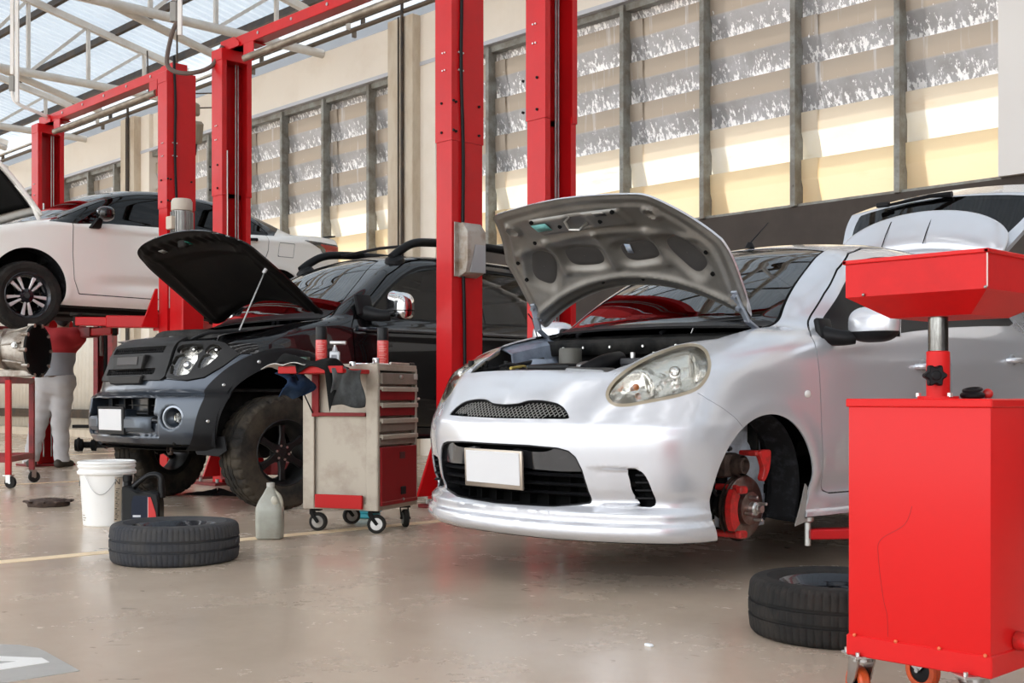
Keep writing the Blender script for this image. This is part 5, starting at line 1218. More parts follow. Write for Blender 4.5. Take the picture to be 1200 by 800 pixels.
M_cream_st = mat('stained_cream', (.68, .59, .47), .75, var=.7, vcol=(.45, .33, .21), vscale=2.2, vlo=.45, vhi=.7, stretch=(1.4, 1.4, .5))
M_whitewall = mat('white_pillar', (.88, .85, .82), .7, bump=.05, bscale=40)
M_ledge = mat('pale_ledge', (.60, .61, .66), .6)
M_brownwall = mat('dark_brown_wall', (.075, .060, .050), .8, var=.6, vcol=(.055, .042, .036), vscale=2.4)
M_mullion = mat('mullion_steel', (.33, .335, .31), .5, .2, var=.7, vcol=(.16, .13, .10), vscale=5)
M_corr = mat('corrugated_cream', (.74, .68, .58), .5, .05, var=.4, vcol=(.58, .50, .40), vscale=2)
M_trusspaint = mat('truss_grey', (.70, .67, .63), .5, .05, var=.4, vcol=(.50, .44, .37), vscale=3)
M_pipe_br = mat('brown_pipe', (.12, .09, .065), .5, .3)
M_purlin = mat('dark_purlin', (.035, .028, .024), .6, var=.6, vcol=(.10, .06, .03), vscale=4)
M_roof_tr = translucent_mat('roof_translucent', ((.40, .465, .53), (.34, .40, .47)), .19, ((.30, .36, .44), (.35, .12, 1), .55, .72), (.6, .3, 1), .4)
M_roof_sky = translucent_mat('roof_skylight', ((.85, .88, .92), (.80, .84, .88)), .55, None, (1, 1, 1), .4)
M_roof_op = mat('roof_metal', (.16, .17, .19), .4, .5, var=.5, vcol=(.2, .2, .21), vscale=1)
PITCH = 2.48 / 5.4
def louvre_mat(name, base, base2, tr, fleck, fl_lo, fl_hi, band, rough, metal):
    """folded sheets: browner upright band on each row, its shade painted in; white flecks gathered along the lower hems"""
    m, nt, N, L, p = nodes(name); v = n_vec(N, L)
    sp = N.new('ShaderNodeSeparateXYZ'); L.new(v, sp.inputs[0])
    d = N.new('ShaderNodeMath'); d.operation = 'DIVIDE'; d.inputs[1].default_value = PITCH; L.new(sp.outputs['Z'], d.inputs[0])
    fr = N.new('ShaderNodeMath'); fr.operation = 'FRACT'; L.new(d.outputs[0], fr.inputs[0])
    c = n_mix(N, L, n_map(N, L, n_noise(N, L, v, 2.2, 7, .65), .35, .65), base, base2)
    c = n_mix(N, L, n_map(N, L, fr.outputs[0], .56, .60), c, band)  # shade on the upright part of each row, put in as colour
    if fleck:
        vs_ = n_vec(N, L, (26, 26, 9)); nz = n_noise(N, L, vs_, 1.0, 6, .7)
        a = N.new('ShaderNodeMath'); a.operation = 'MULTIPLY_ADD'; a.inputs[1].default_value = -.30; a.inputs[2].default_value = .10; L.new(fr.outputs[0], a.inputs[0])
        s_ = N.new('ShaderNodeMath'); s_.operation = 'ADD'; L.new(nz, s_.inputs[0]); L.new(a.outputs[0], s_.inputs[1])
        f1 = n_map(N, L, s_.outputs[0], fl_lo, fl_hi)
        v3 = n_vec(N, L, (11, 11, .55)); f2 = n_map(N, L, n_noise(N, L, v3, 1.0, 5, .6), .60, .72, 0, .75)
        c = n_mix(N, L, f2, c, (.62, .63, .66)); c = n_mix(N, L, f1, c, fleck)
    else:
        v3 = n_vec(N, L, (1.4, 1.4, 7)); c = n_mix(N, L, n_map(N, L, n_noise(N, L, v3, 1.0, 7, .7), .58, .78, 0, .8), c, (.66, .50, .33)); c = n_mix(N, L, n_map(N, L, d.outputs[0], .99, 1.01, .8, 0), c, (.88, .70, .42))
    L.new(c, p.inputs['Base Color']); p.inputs['Roughness'].default_value = rough; p.inputs['Metallic'].default_value = metal
    t = N.new('ShaderNodeBsdfTranslucent'); L.new(c, t.inputs['Color']); mx = N.new('ShaderNodeMixShader'); mx.inputs[0].default_value = tr
    L.new(p.outputs[0], mx.inputs[1]); L.new(t.outputs[0], mx.inputs[2]); L.new(mx.outputs[0], N['Material Output'].inputs['Surface'])
    return m
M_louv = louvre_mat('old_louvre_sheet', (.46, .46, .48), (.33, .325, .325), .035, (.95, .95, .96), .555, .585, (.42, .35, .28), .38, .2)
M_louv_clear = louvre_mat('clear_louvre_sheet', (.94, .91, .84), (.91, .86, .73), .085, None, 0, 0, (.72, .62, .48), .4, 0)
XL, XR, YW = -30.0, 20.0, 10.0
b = MB(); b.box(((XL + XR) / 2, -3, -.05), (XR - XL, 28.0, .1)); FLOOR = struct(b.build('floor', M_floor), 'worn beige polished concrete workshop floor', 'floor')
b = MB(); b.box((-5, -57, -.06), (160, 80, .1)); struct(b.build('ground_outside', mat('yard_concrete', (.42, .39, .35), .8)), 'pale concrete yard outside the open front of the workshop', 'ground')
b = MB(); b.box((-5, 45, -.06), (160, 68, .1)); struct(b.build('ground_behind', MATS['yard_concrete']), 'pale ground behind the workshop wall', 'ground')
m_line = mat('yellow_line_paint', (.95, .74, .48), .55, var=.5, vcol=(.70, .55, .38), vscale=7, vlo=.5, vhi=.75)
for k, (x, y0, y1) in enumerate(((-5.555, -6, 9.3), (-10.46, -6, 9.3), (-15.4, -6, 9.3))):
    b = MB(); b.box((x, (y0 + y1) / 2, .0008), (.105, y1 - y0, .0016)); struct(b.build('trim_%d' % (k + 1), m_line), ('worn yellow bay line running behind the loose wheel and trolley', 'yellow bay line behind the white pail', 'yellow bay line nearest the far end of the workshop')[k], 'floor line')
# grey repaired patch with the tip of a white painted arrow
m_patch = mat('grey_patch_paint', (.44, .42, .39), .6, var=.4, vcol=(.36, .34, .31), vscale=9); m_arrow = mat('white_floor_paint', (.86, .84, .80), .5)
b = MB(); b.prism([(-3.648, 1.426), (-3.56, 1.449), (-3.50, 1.446), (-3.42, 1.437), (-3.188, 1.412), (-3.19, 1.217), (-3.30, 1.05), (-3.85, 1.2), (-3.80, 1.30)], (0, 0, .0012), (1, 0, 0), (0, 1, 0), (0, 0, 1), .0024); pt = struct(b.build('trim_4', m_patch), 'grey painted patch with a white pointed marking on the floor', 'floor marking')
b = MB(); b.prism([(-3.518, 1.322), (-3.412, 1.400), (-3.342, 1.393), (-3.342, 1.255), (-3.34, 1.0), (-3.416, 1.0), (-3.417, 1.284), (-3.417, 1.338), (-3.461, 1.300), (-3.72, 1.12), (-3.80, 1.12)], (0, 0, .0032), (1, 0, 0), (0, 1, 0), (0, 0, 1), .0016); b.build('white_marking', m_arrow, pt)
# back wall: beam, pillars, lower panels
b = MB(); b.box(((XL + -4.4) / 2, YW + .15, 5.42), (-4.4 - XL, .30, .66)); struct(b.build('wall_back', M_cream), 'cream concrete beam above the louvred windows', 'wall')
b = MB(); b.box(((XL - 4.4) / 2, YW - .03, 5.105), (-4.4 - XL, .10, .05)); struct(b.build('trim_5', M_ledge), 'pale ledge under the cream beam', 'ledge')
b = MB(); b.box(((XR - 4.4) / 2, YW + .05, 4.2), (XR + 4.4, .40, 3.2)); struct(b.build('wall_right', M_whitewall), 'plain white wall panel at the right end', 'wall')
b = MB(); b.box(((XR - 4.4) / 2, YW + .08, 1.3), (XR + 4.4, .34, 2.6)); struct(b.build('wall_right_lower', M_brownwall), 'dark brown wall base at the right end', 'wall')
b = MB(); b.box((-8.2, YW + .10, 1.3), (7.6, .24, 2.6)); struct(b.build('wall_back_lower', M_brownwall), 'dark brown wall below the windows behind the silver car', 'wall')
def corr(x0, x1, y, z0, z1, pitch, amp, m, name):
    b = MB(); n = int((x1 - x0) / pitch * 4); P = []
    for i in range(n + 1):
        x = x0 + (x1 - x0) * i / n; ph = i % 4; yy = y - (amp if ph in (1, 2) else 0); P.append([(x, yy, z0), (x, yy, z1)])
    b.grid(P); return b.build(name, m, None, angle=20, thick=.004)
struct(corr(XL, -12.6, YW + .1, .10, 2.62, .17, .03, M_corr, 'wall_back_corrugated'), 'cream corrugated wall sheet behind the mechanic', 'wall')
b = MB(); b.box(((XL - 12.6) / 2, YW + .03, .44), (-12.6 - XL, .06, .17)); struct(b.build('trim_6', M_purlin), 'black rail along the foot of the corrugated wall', 'rail')
b = MB(); b.box(((XL - 12.6) / 2, YW - .02, .07), (-12.6 - XL, .34, .14)); struct(b.build('trim_7', M_cream_st), 'low concrete kerb under the corrugated wall', 'kerb')
b = MB(); b.box((XL, 1, 2.9), (.2, 20, 5.8)); struct(b.build('wall_left', M_corr), 'far end wall of the workshop', 'wall')
b = MB(); b.box((XR, 1.3, 4.0), (.2, 17.6, 8.0)); struct(b.build('wall_end', mat('pale_end_wall', (.62, .63, .66), .8)), 'closed end wall of the workshop out to the right', 'wall')
for k, x in enumerate((-12.25, -20.05)):
    b = MB(); b.box((x - .10, YW - .02, 2.87), (.52, .36, 5.74)); o = struct(b.build('wall_pillar_%s' % ('near', 'far')[k], M_cream_st), ('stained cream pillar between the windows with a drain pipe', 'stained pillar behind the white saloon')[k], 'pillar')
    b = MB(); b.box((x + .30, YW + .08, 2.87), (.34, .30, 5.74)); b.build('pillar_return', M_cream, o)
    b = MB(); b.cyl((x - .02, YW - .23, .3), (x - .02, YW - .23, 5.9), .022, n=10); b.cyl((x - .12, YW - .215, .3), (x - .12, YW - .215, 5.75), .010, n=8); b.build('drain_pipe', M_purlin, o)
# louvred windows: one thing per bay
def louvre(k, x0, x1, xs, label):
    w = bpy.data.objects.new('window_%d' % k, None); C.objects.link(w); w.location = ((x0 + x1) / 2, YW, 2.6); struct(w, label, 'window'); org = w.location
    b = MB(); b.box(((x0 + x1) / 2, YW + .04, 5.04), (x1 - x0, .10, .08)); b.box(((x0 + x1) / 2, YW + .04, 2.60), (x1 - x0, .10, .05))
    b.build('window_frame', M_mullion, w, org)
    for x in xs:
        b = MB(); b.box((x, YW - .01, 3.83), (.055, .09, 2.46)); b.box((x + .022, YW + .04, 3.83), (.012, .09, 2.46))
        for zz in np.arange(2.8, 5.0, .46): b.cyl((x, YW - .052, zz), (x, YW - .062, zz), .012, n=8)
        b.build('mullion', M_mullion, w, org)
    ed = [x0 + .02] + sorted(xs) + [x1 - .02]
    for i in range(len(ed) - 1):
        a, c = ed[i] - (.0 if i else 0), ed[i + 1] + (.21 if i < len(ed) - 2 else 0)
        off = .02 * (i % 2)
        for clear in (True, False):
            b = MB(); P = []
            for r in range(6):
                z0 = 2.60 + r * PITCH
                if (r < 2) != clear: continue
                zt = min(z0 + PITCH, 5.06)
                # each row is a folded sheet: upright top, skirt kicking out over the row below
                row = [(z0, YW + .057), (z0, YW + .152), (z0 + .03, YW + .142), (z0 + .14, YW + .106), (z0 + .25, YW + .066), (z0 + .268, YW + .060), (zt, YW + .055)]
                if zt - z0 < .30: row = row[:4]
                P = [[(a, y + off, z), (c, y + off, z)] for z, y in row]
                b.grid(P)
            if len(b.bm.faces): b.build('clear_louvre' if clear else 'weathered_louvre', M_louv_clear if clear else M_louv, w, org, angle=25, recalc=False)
            else: b.bm.free()
    return w
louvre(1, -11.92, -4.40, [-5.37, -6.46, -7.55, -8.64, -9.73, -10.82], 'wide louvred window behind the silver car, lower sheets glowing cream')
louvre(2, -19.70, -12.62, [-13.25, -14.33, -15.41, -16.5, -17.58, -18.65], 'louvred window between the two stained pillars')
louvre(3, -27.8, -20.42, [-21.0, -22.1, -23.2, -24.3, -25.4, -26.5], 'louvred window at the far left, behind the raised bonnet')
b = MB(); b.box(((XL - 4.0) / 2, 10.75, 6.16), (-4.0 - XL, .18, .20)); struct(b.build('trim_12', mat('gutter_grey', (.34, .37, .42), .5, .3)), 'grey eaves gutter outside above the cream beam', 'gutter')
# roof: sheets, purlins, trusses
RS = .225; rz = lambda y: 6.42 + RS * (YW - y)
def roofsheet(name, y0, y1, m, label, x0=XL, x1=XR):
    b = MB(); n = int((x1 - x0) / .19 * 4); P = []
    for i in range(n + 1):
        x = x0 + (x1 - x0) * i / n; d = .035 if i % 4 in (1, 2) else 0; P.append([(x, y0, rz(y0) + d), (x, y1, rz(y1) + d)])
    b.grid(P); return struct(b.build(name, m, None, angle=20), label, 'roof')
roofsheet('ceiling_translucent', 2.2, 11.2, M_roof_tr, 'translucent corrugated roof sheets letting daylight through')
xs_ = [XL] + [v for c_ in np.arange(-27.5, 19, 4.0) for v in (c_, c_ + .95)] + [XR]
for k in range(len(xs_) - 1): roofsheet('ceiling_sheet_%d' % (k + 1), -7.5, 2.25, M_roof_op if k % 2 == 0 else M_roof_sky, ('plain metal roof sheet number %d from the far end' if k % 2 == 0 else 'narrow skylight strip number %d from the far end') % (k // 2 + 1), xs_[k], xs_[k + 1])
for k, y in enumerate(np.arange(9.75, -7.4, -1.02)):
    b = MB(); b.box(((XL + XR) / 2, y, rz(y) - .065), (XR - XL, .055, .12), E3(-.22)); struct(b.build('ceiling_purlin_%d' % (k + 1), M_purlin), 'dark roof purlin number %d up from the eaves' % (k + 1), 'purlin')
def truss(k, x):
    t = bpy.data.objects.new('ceiling_truss_%d' % k, None); C.objects.link(t); t.location = (x, YW, 5.73); struct(t, 'pale tubular roof truss number %d from the right end' % k, 'truss'); org = t.location
    zb = 5.73; zt = lambda y: rz(y) - .17
    b = MB(); b.cyl((x, YW, zb), (x, -7, zb), .062, n=16); b.build('bottom_chord', M_trusspaint, t, org)
    b = MB(); b.box((x, 1.5, (zt(10) + zt(-7)) / 2), (.09, math.hypot(17, 17 * RS), .10), E3(-math.atan(RS))); b.build('top_chord', M_trusspaint, t, org)
    ys = list(np.arange(9.22, -7, -.95))
    for y in ys:
        b = MB(); b.box((x, y, (zb + zt(y)) / 2), (.05, .05, zt(y) - zb)); b.build('web_post', M_trusspaint, t, org)
    for y0, y1 in zip(ys[:-1], ys[1:]):
        p0 = Vector((x, y0, zt(y0))); p1 = Vector((x, y1, zb)); b = MB(); b.box((p0 + p1) / 2, (.045, .045, (p1 - p0).length), (p1 - p0).to_track_quat('Z', 'Y').to_matrix().to_4x4()); b.build('web_diagonal', M_trusspaint, t, org)
    b = MB(); b.cyl((x - .16, 8.55, 5.372), (x - .16, 3.6, 6.55), .055, n=14); b.build('raking_tube', M_trusspaint, t, org)
for k, x in enumerate((9.0, 5.1, 1.2, -2.7, -6.6, -10.5, -14.4, -18.35, -22.3, -26.2)): truss(k + 1, x)
# services along the top of the wall
for k, (y, z, r, m) in enumerate(((9.80, 5.81, .032, M_pipe_br), (9.95, 6.02, .028, M_purlin), (9.70, 5.90, .016, M_trusspaint))):
    b = MB(); b.cyl((XL, y, z), (-3.9, y, z), r, n=12)
    for x in np.arange(XL + 1, -4, 2.6): b.box((x, y + .03, z - .05), (.03, .06, .09))
    struct(b.build('trim_%d' % (8 + k), m), ('brown pipe running along the top of the cream beam', 'dark pipe under the eaves', 'thin grey conduit under the eaves')[k], 'pipe')
# ------------------------------------------------------------------ two-post lifts
LT = 3.76; LY0, LY1 = 5.31, 5.59
def build_lift(name, xa, xb, label, arm_z, near_box=True, motor=False, arms=((0, 0), (0, 0)), ah=.11, lens=((1.05, 1.05), (1.05, 1.05))):
    """xa: outer face of the far (camera-left) post, xb: outer face of the near post; open sides face each other"""
    cx = (xa + xb) / 2; org = (cx, 5.45, 0); L = thing(name, label, 'car lift', org, 'red two-post lifts')
    D = .16
    for side, x in ((1, xa), (-1, xb)):                     # side +1 opens towards +X
        post = None
        for z0, z1, g in ((0, 2.54, 0), (2.50, LT, .006)):
            b = MB(); t = .008; xi = lambda u: x + side * u
            yc = (LY0 + LY1) / 2; hw = (LY1 - LY0) / 2 + g
            P = [(0, -hw), (D + g, -hw), (D + g, -hw + .045), (D + g - t, -hw + .045), (D + g - t, -hw + t), (t, -hw + t), (t, hw - t), (D + g - t, hw - t), (D + g - t, hw - .045), (D + g, hw - .045), (D + g, hw), (-g, hw), (-g, -hw)]
            b.prism(P, (x, yc, (z0 + z1) / 2), (side, 0, 0), (0, 1, 0), (0, 0, 1), z1 - z0)
            if post is None: post = b.build('post', M_red, L, org, angle=25)
            else: b.build('upper_post', M_red, post, org, angle=25)
        b = MB(); b.box((xi(D / 2), 5.45, LT - .05), (D + .014, .30, .10), None, .004); b.build('post_cap', M_red, post, org)
        b = MB(); b.box((xi(.02), 5.45, .012), (.42, .50, .024), None, .004); b.build('base_plate', M_red_dull, post, org)
        for dy in (-.2, .2):
            for dx in (-.12, .16):
                b = MB(); b.cyl((xi(.02 + dx), 5.45 + dy, .024), (xi(.02 + dx), 5.45 + dy, .055), .014, n=6); b.build('anchor_bolt', M_zinc, post, org)
        b = MB(); b.cyl((xi(.07), 5.40, .1), (xi(.07), 5.40, 2.9 if side > 0 else 2.3), .020, n=12); b.build('lift_ram', M_chrome, post, org)
        for yy in (5.49, 5.515):
            b = MB(); b.cyl((xi(.075), yy, .1), (xi(.075), yy, LT - .08), .007, n=8); b.build('lift_chain', M_steel, post, org)
        b = MB(); b.box((xi(.06), 5.45, (arm_z + 2.0) / 2 + .30), (.09, .225, .06)); b.build('inner_stop', M_red_dull, post, org)
        for zz in (2.56, 2.76, 2.98, 3.1):
            for yy in (-.09, -.05) if zz > 2.9 else (-.11, .10):
                b = MB(); b.cyl((xi(-.004), 5.45 + yy, zz), (xi(-.018), 5.45 + yy, zz), .009 if zz < 2.9 else .006, n=8); b.build('post_bolt', M_under if zz < 2.9 else M_zinc, post, org)
                b = MB(); b.cyl((xi(.03 - yy * .6), LY0 - .002, zz), (xi(.03 - yy * .6), LY0 - .014, zz), .009 if zz < 2.9 else .006, n=8); b.build('post_bolt', M_under if zz < 2.9 else M_zinc, post, org)
        # carriage and swing arms
        b = MB(); b.box((xi(.10), 5.45, arm_z + .20), (.14, .215, .60), None, .006); b.box((xi(.20), 5.45, arm_z), (.10, .30, .14), None, .006); ca = b.build('carriage', M_red, L, org)
        for dy, yg in ((-1, LY0 - .02), (1, LY1 + .02)):
            b = MB(); b.prism([(0, 0), (dy * .16, 0), (dy * .02, .36), (0, .36)], (xi(.15), yg, arm_z - .06), (0, 1, 0), (0, 0, 1), (1, 0, 0), .02); b.build('gusset', M_red, ca, org)
        for q, dy in enumerate((-1, 1)):
            ang_ = arms[0 if side > 0 else 1][q]; ln = lens[0 if side > 0 else 1][q]; ls = ln / 1.05
            p0 = Vector((xi(.20), 5.45 + dy * .12, arm_z - .005)); d = Vector((side * math.cos(ang_), dy * math.sin(ang_), 0)); R = d.to_track_quat('X', 'Z').to_matrix().to_4x4()
            b = MB(); b.box(p0 + d * .33 * ls, (.66 * ls, .13 if ah > .1 else .10, ah), R, .008); b.cyl(p0 + Vector((0, 0, -.08)), p0 + Vector((0, 0, .09)), .05, n=16); ar = b.build('swing_arm', M_red if side < 0 else M_red_dull, L, org)
            b = MB(); b.box(p0 + d * .80 * ls, (.50 * ls, .095 if ah > .1 else .075, ah * .72), R, .006); b.build('arm_extension', M_red, ar, org)
            pe = p0 + d * ln; b = MB(); b.cyl(pe + Vector((0, 0, -.05)), pe + Vector((0, 0, .06)), .028 if ah > .1 else .014, n=12); b.cyl(pe + Vector((0, 0, .05)), pe + Vector((0, 0, .08)), .055 if ah > .1 else .026, n=18, bev=.006); b.build('lift_pad', M_rubber if ah > .1 else M_zinc, ar, org)
    b = MB(); b.box((cx, 5.45, LT + .045), (xb - xa - .08, .115, .09), None, .004); bm_ = b.build('crossbeam', M_red, L, org)
    for x in (xa + .02, xb - .02):
        b = MB(); s = 1 if x < cx else -1; b.prism([(0, 0), (.30, 0), (.30, .03), (.22, .09), (0, .09)], (x, 5.45, LT), (s, 0, 0), (0, 0, 1), (0, 1, 0), .15); b.build('beam_bracket', M_red, bm_, org)
        b = MB(); b.lathe([(0, -.03), (.055, -.03), (.055, -.02), (.045, 0), (.055, .02), (.055, .03), (0, .03)], (x + s * .10, 5.45, LT + .03), (0, 1, 0), 20); b.build('pulley', M_under, bm_, org)
        b = MB(); b.box((x + s * .42, 5.40, LT - .07), (.16, .012, .17), None, .004); b.box((x + s * .42, 5.46, LT - .01), (.16, .12, .012), None, .004); b.build('bar_bracket', M_red, bm_, org)
    b = MB(); b.cyl((xa + .38, 5.40, LT - .12), (xb - .38, 5.40, LT - .12), .032, n=14); b.build('limit_bar', mat('bare_pipe', (.36, .31, .25), .4, .6, var=.6, vcol=(.14, .11, .08), vscale=6), L, org)
    for x in np.arange(xa + .6, xb - .4, .5):
        b = MB(); b.cyl((x, 5.39, LT + .05), (x, 5.385, LT + .05), .014, n=8); b.build('beam_bolt', M_steel, bm_, org)
    # cable, junction box and pump on the outside of the near post
    xo = xb + .004
    b = MB(); pts = [(xb - .03, 5.40, LT + .02), (xb + .0, 5.38, LT + .13), (xo + .012, 5.37, LT + .08), (xo + .012, 5.385, LT - .3), (xo + .012, 5.38, 3.0), (xo + .012, 5.40, 2.4), (xo + .012, 5.395, 1.8), (xo + .012, 5.41, 1.3), (xo + .014, 5.42, .3)]
    b.tube(pts, .012, 8, smooth=5); b.build('power_cable', M_blackpl, L, org)
    if near_box:
        m_b = mat('worn_grey_box', (.40, .37, .33), .45, .3, var=.8, vcol=(.20, .13, .07), vscale=7, vlo=.5, vhi=.7); 
        b = MB(); b.prism([(0, 0), (.085, .03), (.10, .10), (.10, .31), (.05, .37), (0, .37)], (xo, 5.445, 1.57), (1, 0, 0), (0, 0, 1), (0, 1, 0), .17, .004); bx = b.build('junction_box', m_b, L, org)
        b = MB(); b.prism([(-.07, 0), (.07, .0), (.07, .19), (-.02, .19)], (xo + .104, 5.45, 1.60), (0, 1, 0), (0, 0, 1), (1, 0, 0), .006); b.build('box_cover', mat('bare_zinc_cover', (.42, .43, .45), .35, .7), bx, org)
        b = MB(); b.box((xo + .004, 5.35, 1.76), (.008, .05, .37), None, .002); b.build('box_flange', m_b, bx, org)
    if motor:
        c = (xo + .14, 5.38, 2.24); b = MB(); b.lathe([(0, 0), (.088, 0), (.092, .02), (.092, .21), (.085, .215), (.086, .30), (.078, .32), (0, .325)], c, (0, 0, 1), 28); mo = b.build('pump_motor', mat('motor_grey', (.36, .36, .35), .4, .5, var=.4, vcol=(.2, .2, .19), vscale=9), L, org)
        b = MB(); b.lathe([(.088, .215), (.095, .22), (.095, .30), (.082, .325), (0, .33)], c, (0, 0, 1), 28); b.build('fan_cowl', mat('motor_cowl', (.55, .50, .42), .5), mo, org)
        for k in range(24):
            t = 2 * PI * k / 24; b = MB(); b.box((c[0] + .096 * math.cos(t), c[1] + .096 * math.sin(t), c[2] + .11), (.014, .004, .19), E3(0, 0, t)); b.build('cooling_fin', MATS['motor_grey'], mo, org)
        b = MB(); b.box((c[0] - .01, c[1] - .10, c[2] + .10), (.10, .06, .12), None, .008); b.build('terminal_box', mat('terminal_cream', (.60, .54, .44), .5), mo, org)
        b = MB(); b.box((c[0], c[1] + .04, c[2] - .09), (.20, .20, .18), None, .01); b.cyl((c[0] + .14, c[1] + .02, c[2] - .02), (c[0] + .2, c[1] + .02, c[2] - .02), .025, n=10); b.build('pump_block', M_under, mo, org)
        b = MB(); b.box((c[0], c[1] + .05, c[2] - .72), (.24, .22, 1.05), None, .01); b.build('oil_tank', M_red, mo, org)
    return L
LIFT_A = build_lift('two_post_lift', -5.40, -2.02, 'red two-post lift straddling the silver hatchback', .17, arms=((.75, .75), (.95, .9)), ah=.06)
LIFT_B = build_lift('two_post_lift', -9.30, -6.13, 'red two-post lift straddling the black pickup', .14, arms=((-1.3, .9), (-1.3, .9)))
LIFT_C = build_lift('two_post_lift', -13.20, -10.12, 'red two-post lift holding up the white saloon', 1.46, motor=True, arms=((1.4, .1), (.95, .8)), lens=((1.0, 1.05), (.74, 1.05)))
# ------------------------------------------------------------------ loose wheels on the floor
def loose_wheel(loc, label, rot, m_t, style, spokes, treads):
    e = thing('car_wheel', label, 'wheel', loc); e.rotation_euler = rot
    tyre_mesh(.292, .178, .200, treads, 2, 'tyre', .004, m_t, e); alloy(e, .200, .17, spokes, style, M_rim_dark)
    b = MB(); b.cyl((.165, 0, .05), (.195, 0, .075), .006, n=8); b.build('valve', M_blackpl, e)
    return e
M_rubber_blue = mat('grey_tyre_rubber', (.036, .038, .044), .75, spec=.25, var=.7, vcol=(.062, .058, .054), vscale=7, bump=.08, bscale=120)
loose_wheel((-5.07, 2.70, .089), 'car wheel lying flat in front of the white pail', (0, 0, .4), M_rubber_blue, 'round', 7, 76)
loose_wheel((-2.02, 3.39, .089), 'car wheel lying flat beside the red oil drainer', (0, 0, .1), M_rubber, 'round', 6, 76)
# ------------------------------------------------------------------ pail, oil jug, bottle, clutch cover
c = (-6.753, 3.157, 0); pail = thing('pail', 'white plastic pail with lid and wire handle', 'bucket', c)
m_pail = mat('pail_white', (.84, .83, .80), .4, var=.35, vcol=(.66, .60, .52), vscale=16, vlo=.62, vhi=.8)
b = MB(); b.lathe([(0, .0), (.128, 0), (.133, .006), (.152, .30), (.158, .30), (.166, .305), (.168, .318), (.160, .328), (.156, .335), (.152, .36), (0, .36)], c, n=48); b.build('body', m_pail, pail, c)
b = MB(); b.lathe([(0, .372), (.150, .374), (.158, .380), (.165, .376), (.167, .366), (.160, .360), (.166, .352), (.162, .340), (.155, .335)], c, n=48); b.build('lid', m_pail, pail, c)
fa = math.atan2(-3.157, 6.753); er = Vector((.692, .7218, 0)); fw = Vector((.7218, -.692, 0)); cv = Vector(c)
b = MB(); pts = []
for t in np.linspace(0, 1, 15):
    th = -0.55 + 1.45 * t; pts.append(cv + fw * (.163 * math.cos(th)) + er * (.163 * math.sin(th)) + Vector((0, 0, .318 - .115 * math.sin(PI * min(t * 1.15, 1)) - .03 * t)))
b.tube(pts, .0025, 6); b.build('wire_handle', M_steel, pail, c)
m_ink = mat('black_print', (.03, .03, .03), .5); m_ink2 = mat('brown_print', (.30, .24, .18), .5)
def on_pail(th, z, w, h, m, name, dr=.0012):
    b = MB(); P = []
    for zz in (z, z + h):
        r = np.interp(zz, [0, .30], [.133, .152]) + dr
        P.append([cv + fw * (r * math.cos(a)) + er * (r * math.sin(a)) + Vector((0, 0, zz)) for a in np.linspace(th, th + w / .145, 6)])
    b.grid(P); return b.build(name, m, pail, c)
on_pail(.62, .03, .045, .262, mat('label_cream', (.62, .52, .40), .5), 'label_band')
for k in range(18): on_pail(.645 + .02 * (k % 2), .04 + .0105 * k, .012 + .006 * ((k * 7) % 3), .006, m_ink2 if k % 3 else m_ink, 'label_print', .0022)
def letter_n(th, z, s):
    r = .150 + .0022; b = MB()
    P = lambda u, v: cv + fw * (r * math.cos(th + u / r)) + er * (r * math.sin(th + u / r)) + Vector((0, 0, z + v))
    for p0, p1 in ((P(0, 0), P(0, s)), (P(0, s), P(s * .8, 0)), (P(s * .8, 0), P(s * .8, s))): b.tube([p0, p1], .0024, 6)
    b.build('letter', m_ink, pail, c)
letter_n(.64, .248, .03); letter_n(-1.28, .235, .028)
for k in range(3): on_pail(-.95, .035 + .014 * k, .03 + .012 * (k % 2), .005, m_ink2, 'small_print')
# black oil jug, leaning handle arch
c = (-6.50, 3.26, 0); jug = thing('oil_jug', 'black plastic oil jug with dark blue and red label beside white pail', 'oil can', c)
rzj = math.atan2(.7218, .692); jug.rotation_euler = (0, 0, rzj)          # local X runs to the right as seen, -Y faces the camera
m_jug = mat('black_jug', (.004, .004, .0045), .35, spec=.2, coat=.15)
b = MB(); body = [(-.105, 0), (.100, 0), (.108, .015), (.108, .14), (.098, .20), (.05, .208), (-.02, .205), (-.06, .235), (-.105, .245), (-.112, .225), (-.112, .012)]
b.prism(body, (0, 0, 0), (1, 0, 0), (0, 0, 1), (0, 1, 0), .105, .010); b.build('jug_body', m_jug, jug)
b = MB(); b.tube([(-.055, 0, .235), (-.02, 0, .265), (.03, 0, .298), (.075, 0, .303), (.100, 0, .285), (.105, 0, .24), (.107, 0, .17)], [.020, .017, .016, .017, .018, .020, .022], 12, smooth=5); b.build('jug_handle', m_jug, jug)
b = MB(); b.cyl((-.090, 0, .24), (-.090, 0, .268), .022, n=20); b.cyl((-.090, 0, .262), (-.090, 0, .302), .027, n=24, bev=.003); b.build('screw_cap', m_jug, jug)
b = MB(); b.prism([(-.055, .012), (.088, .012), (.060, .185), (-.040, .185), (-.050, .15)], (0, -.0545, 0), (1, 0, 0), (0, 0, 1), (0, 1, 0), .003); lb = b.build('label_panel', mat('label_navy', (.010, .015, .030), .45, spec=.2), jug)
b = MB(); b.prism([(.046, .012), (.096, .012), (.088, .09), (.060, .178), (.046, .178)], (0, -.057, 0), (1, 0, 0), (0, 0, 1), (0, 1, 0), .003); b.prism([(-.045, .036), (.046, .044), (.046, .056), (-.045, .050)], (0, -.057, 0), (1, 0, 0), (0, 0, 1), (0, 1, 0), .003); b.build('label_red', mat('label_red', (.55, .02, .02), .4), lb)
b = MB(); b.box((-.02, -.0575, .068), (.045, .002, .012)); b.build('label_lettering', mat('label_pale', (.55, .56, .6), .5), lb)
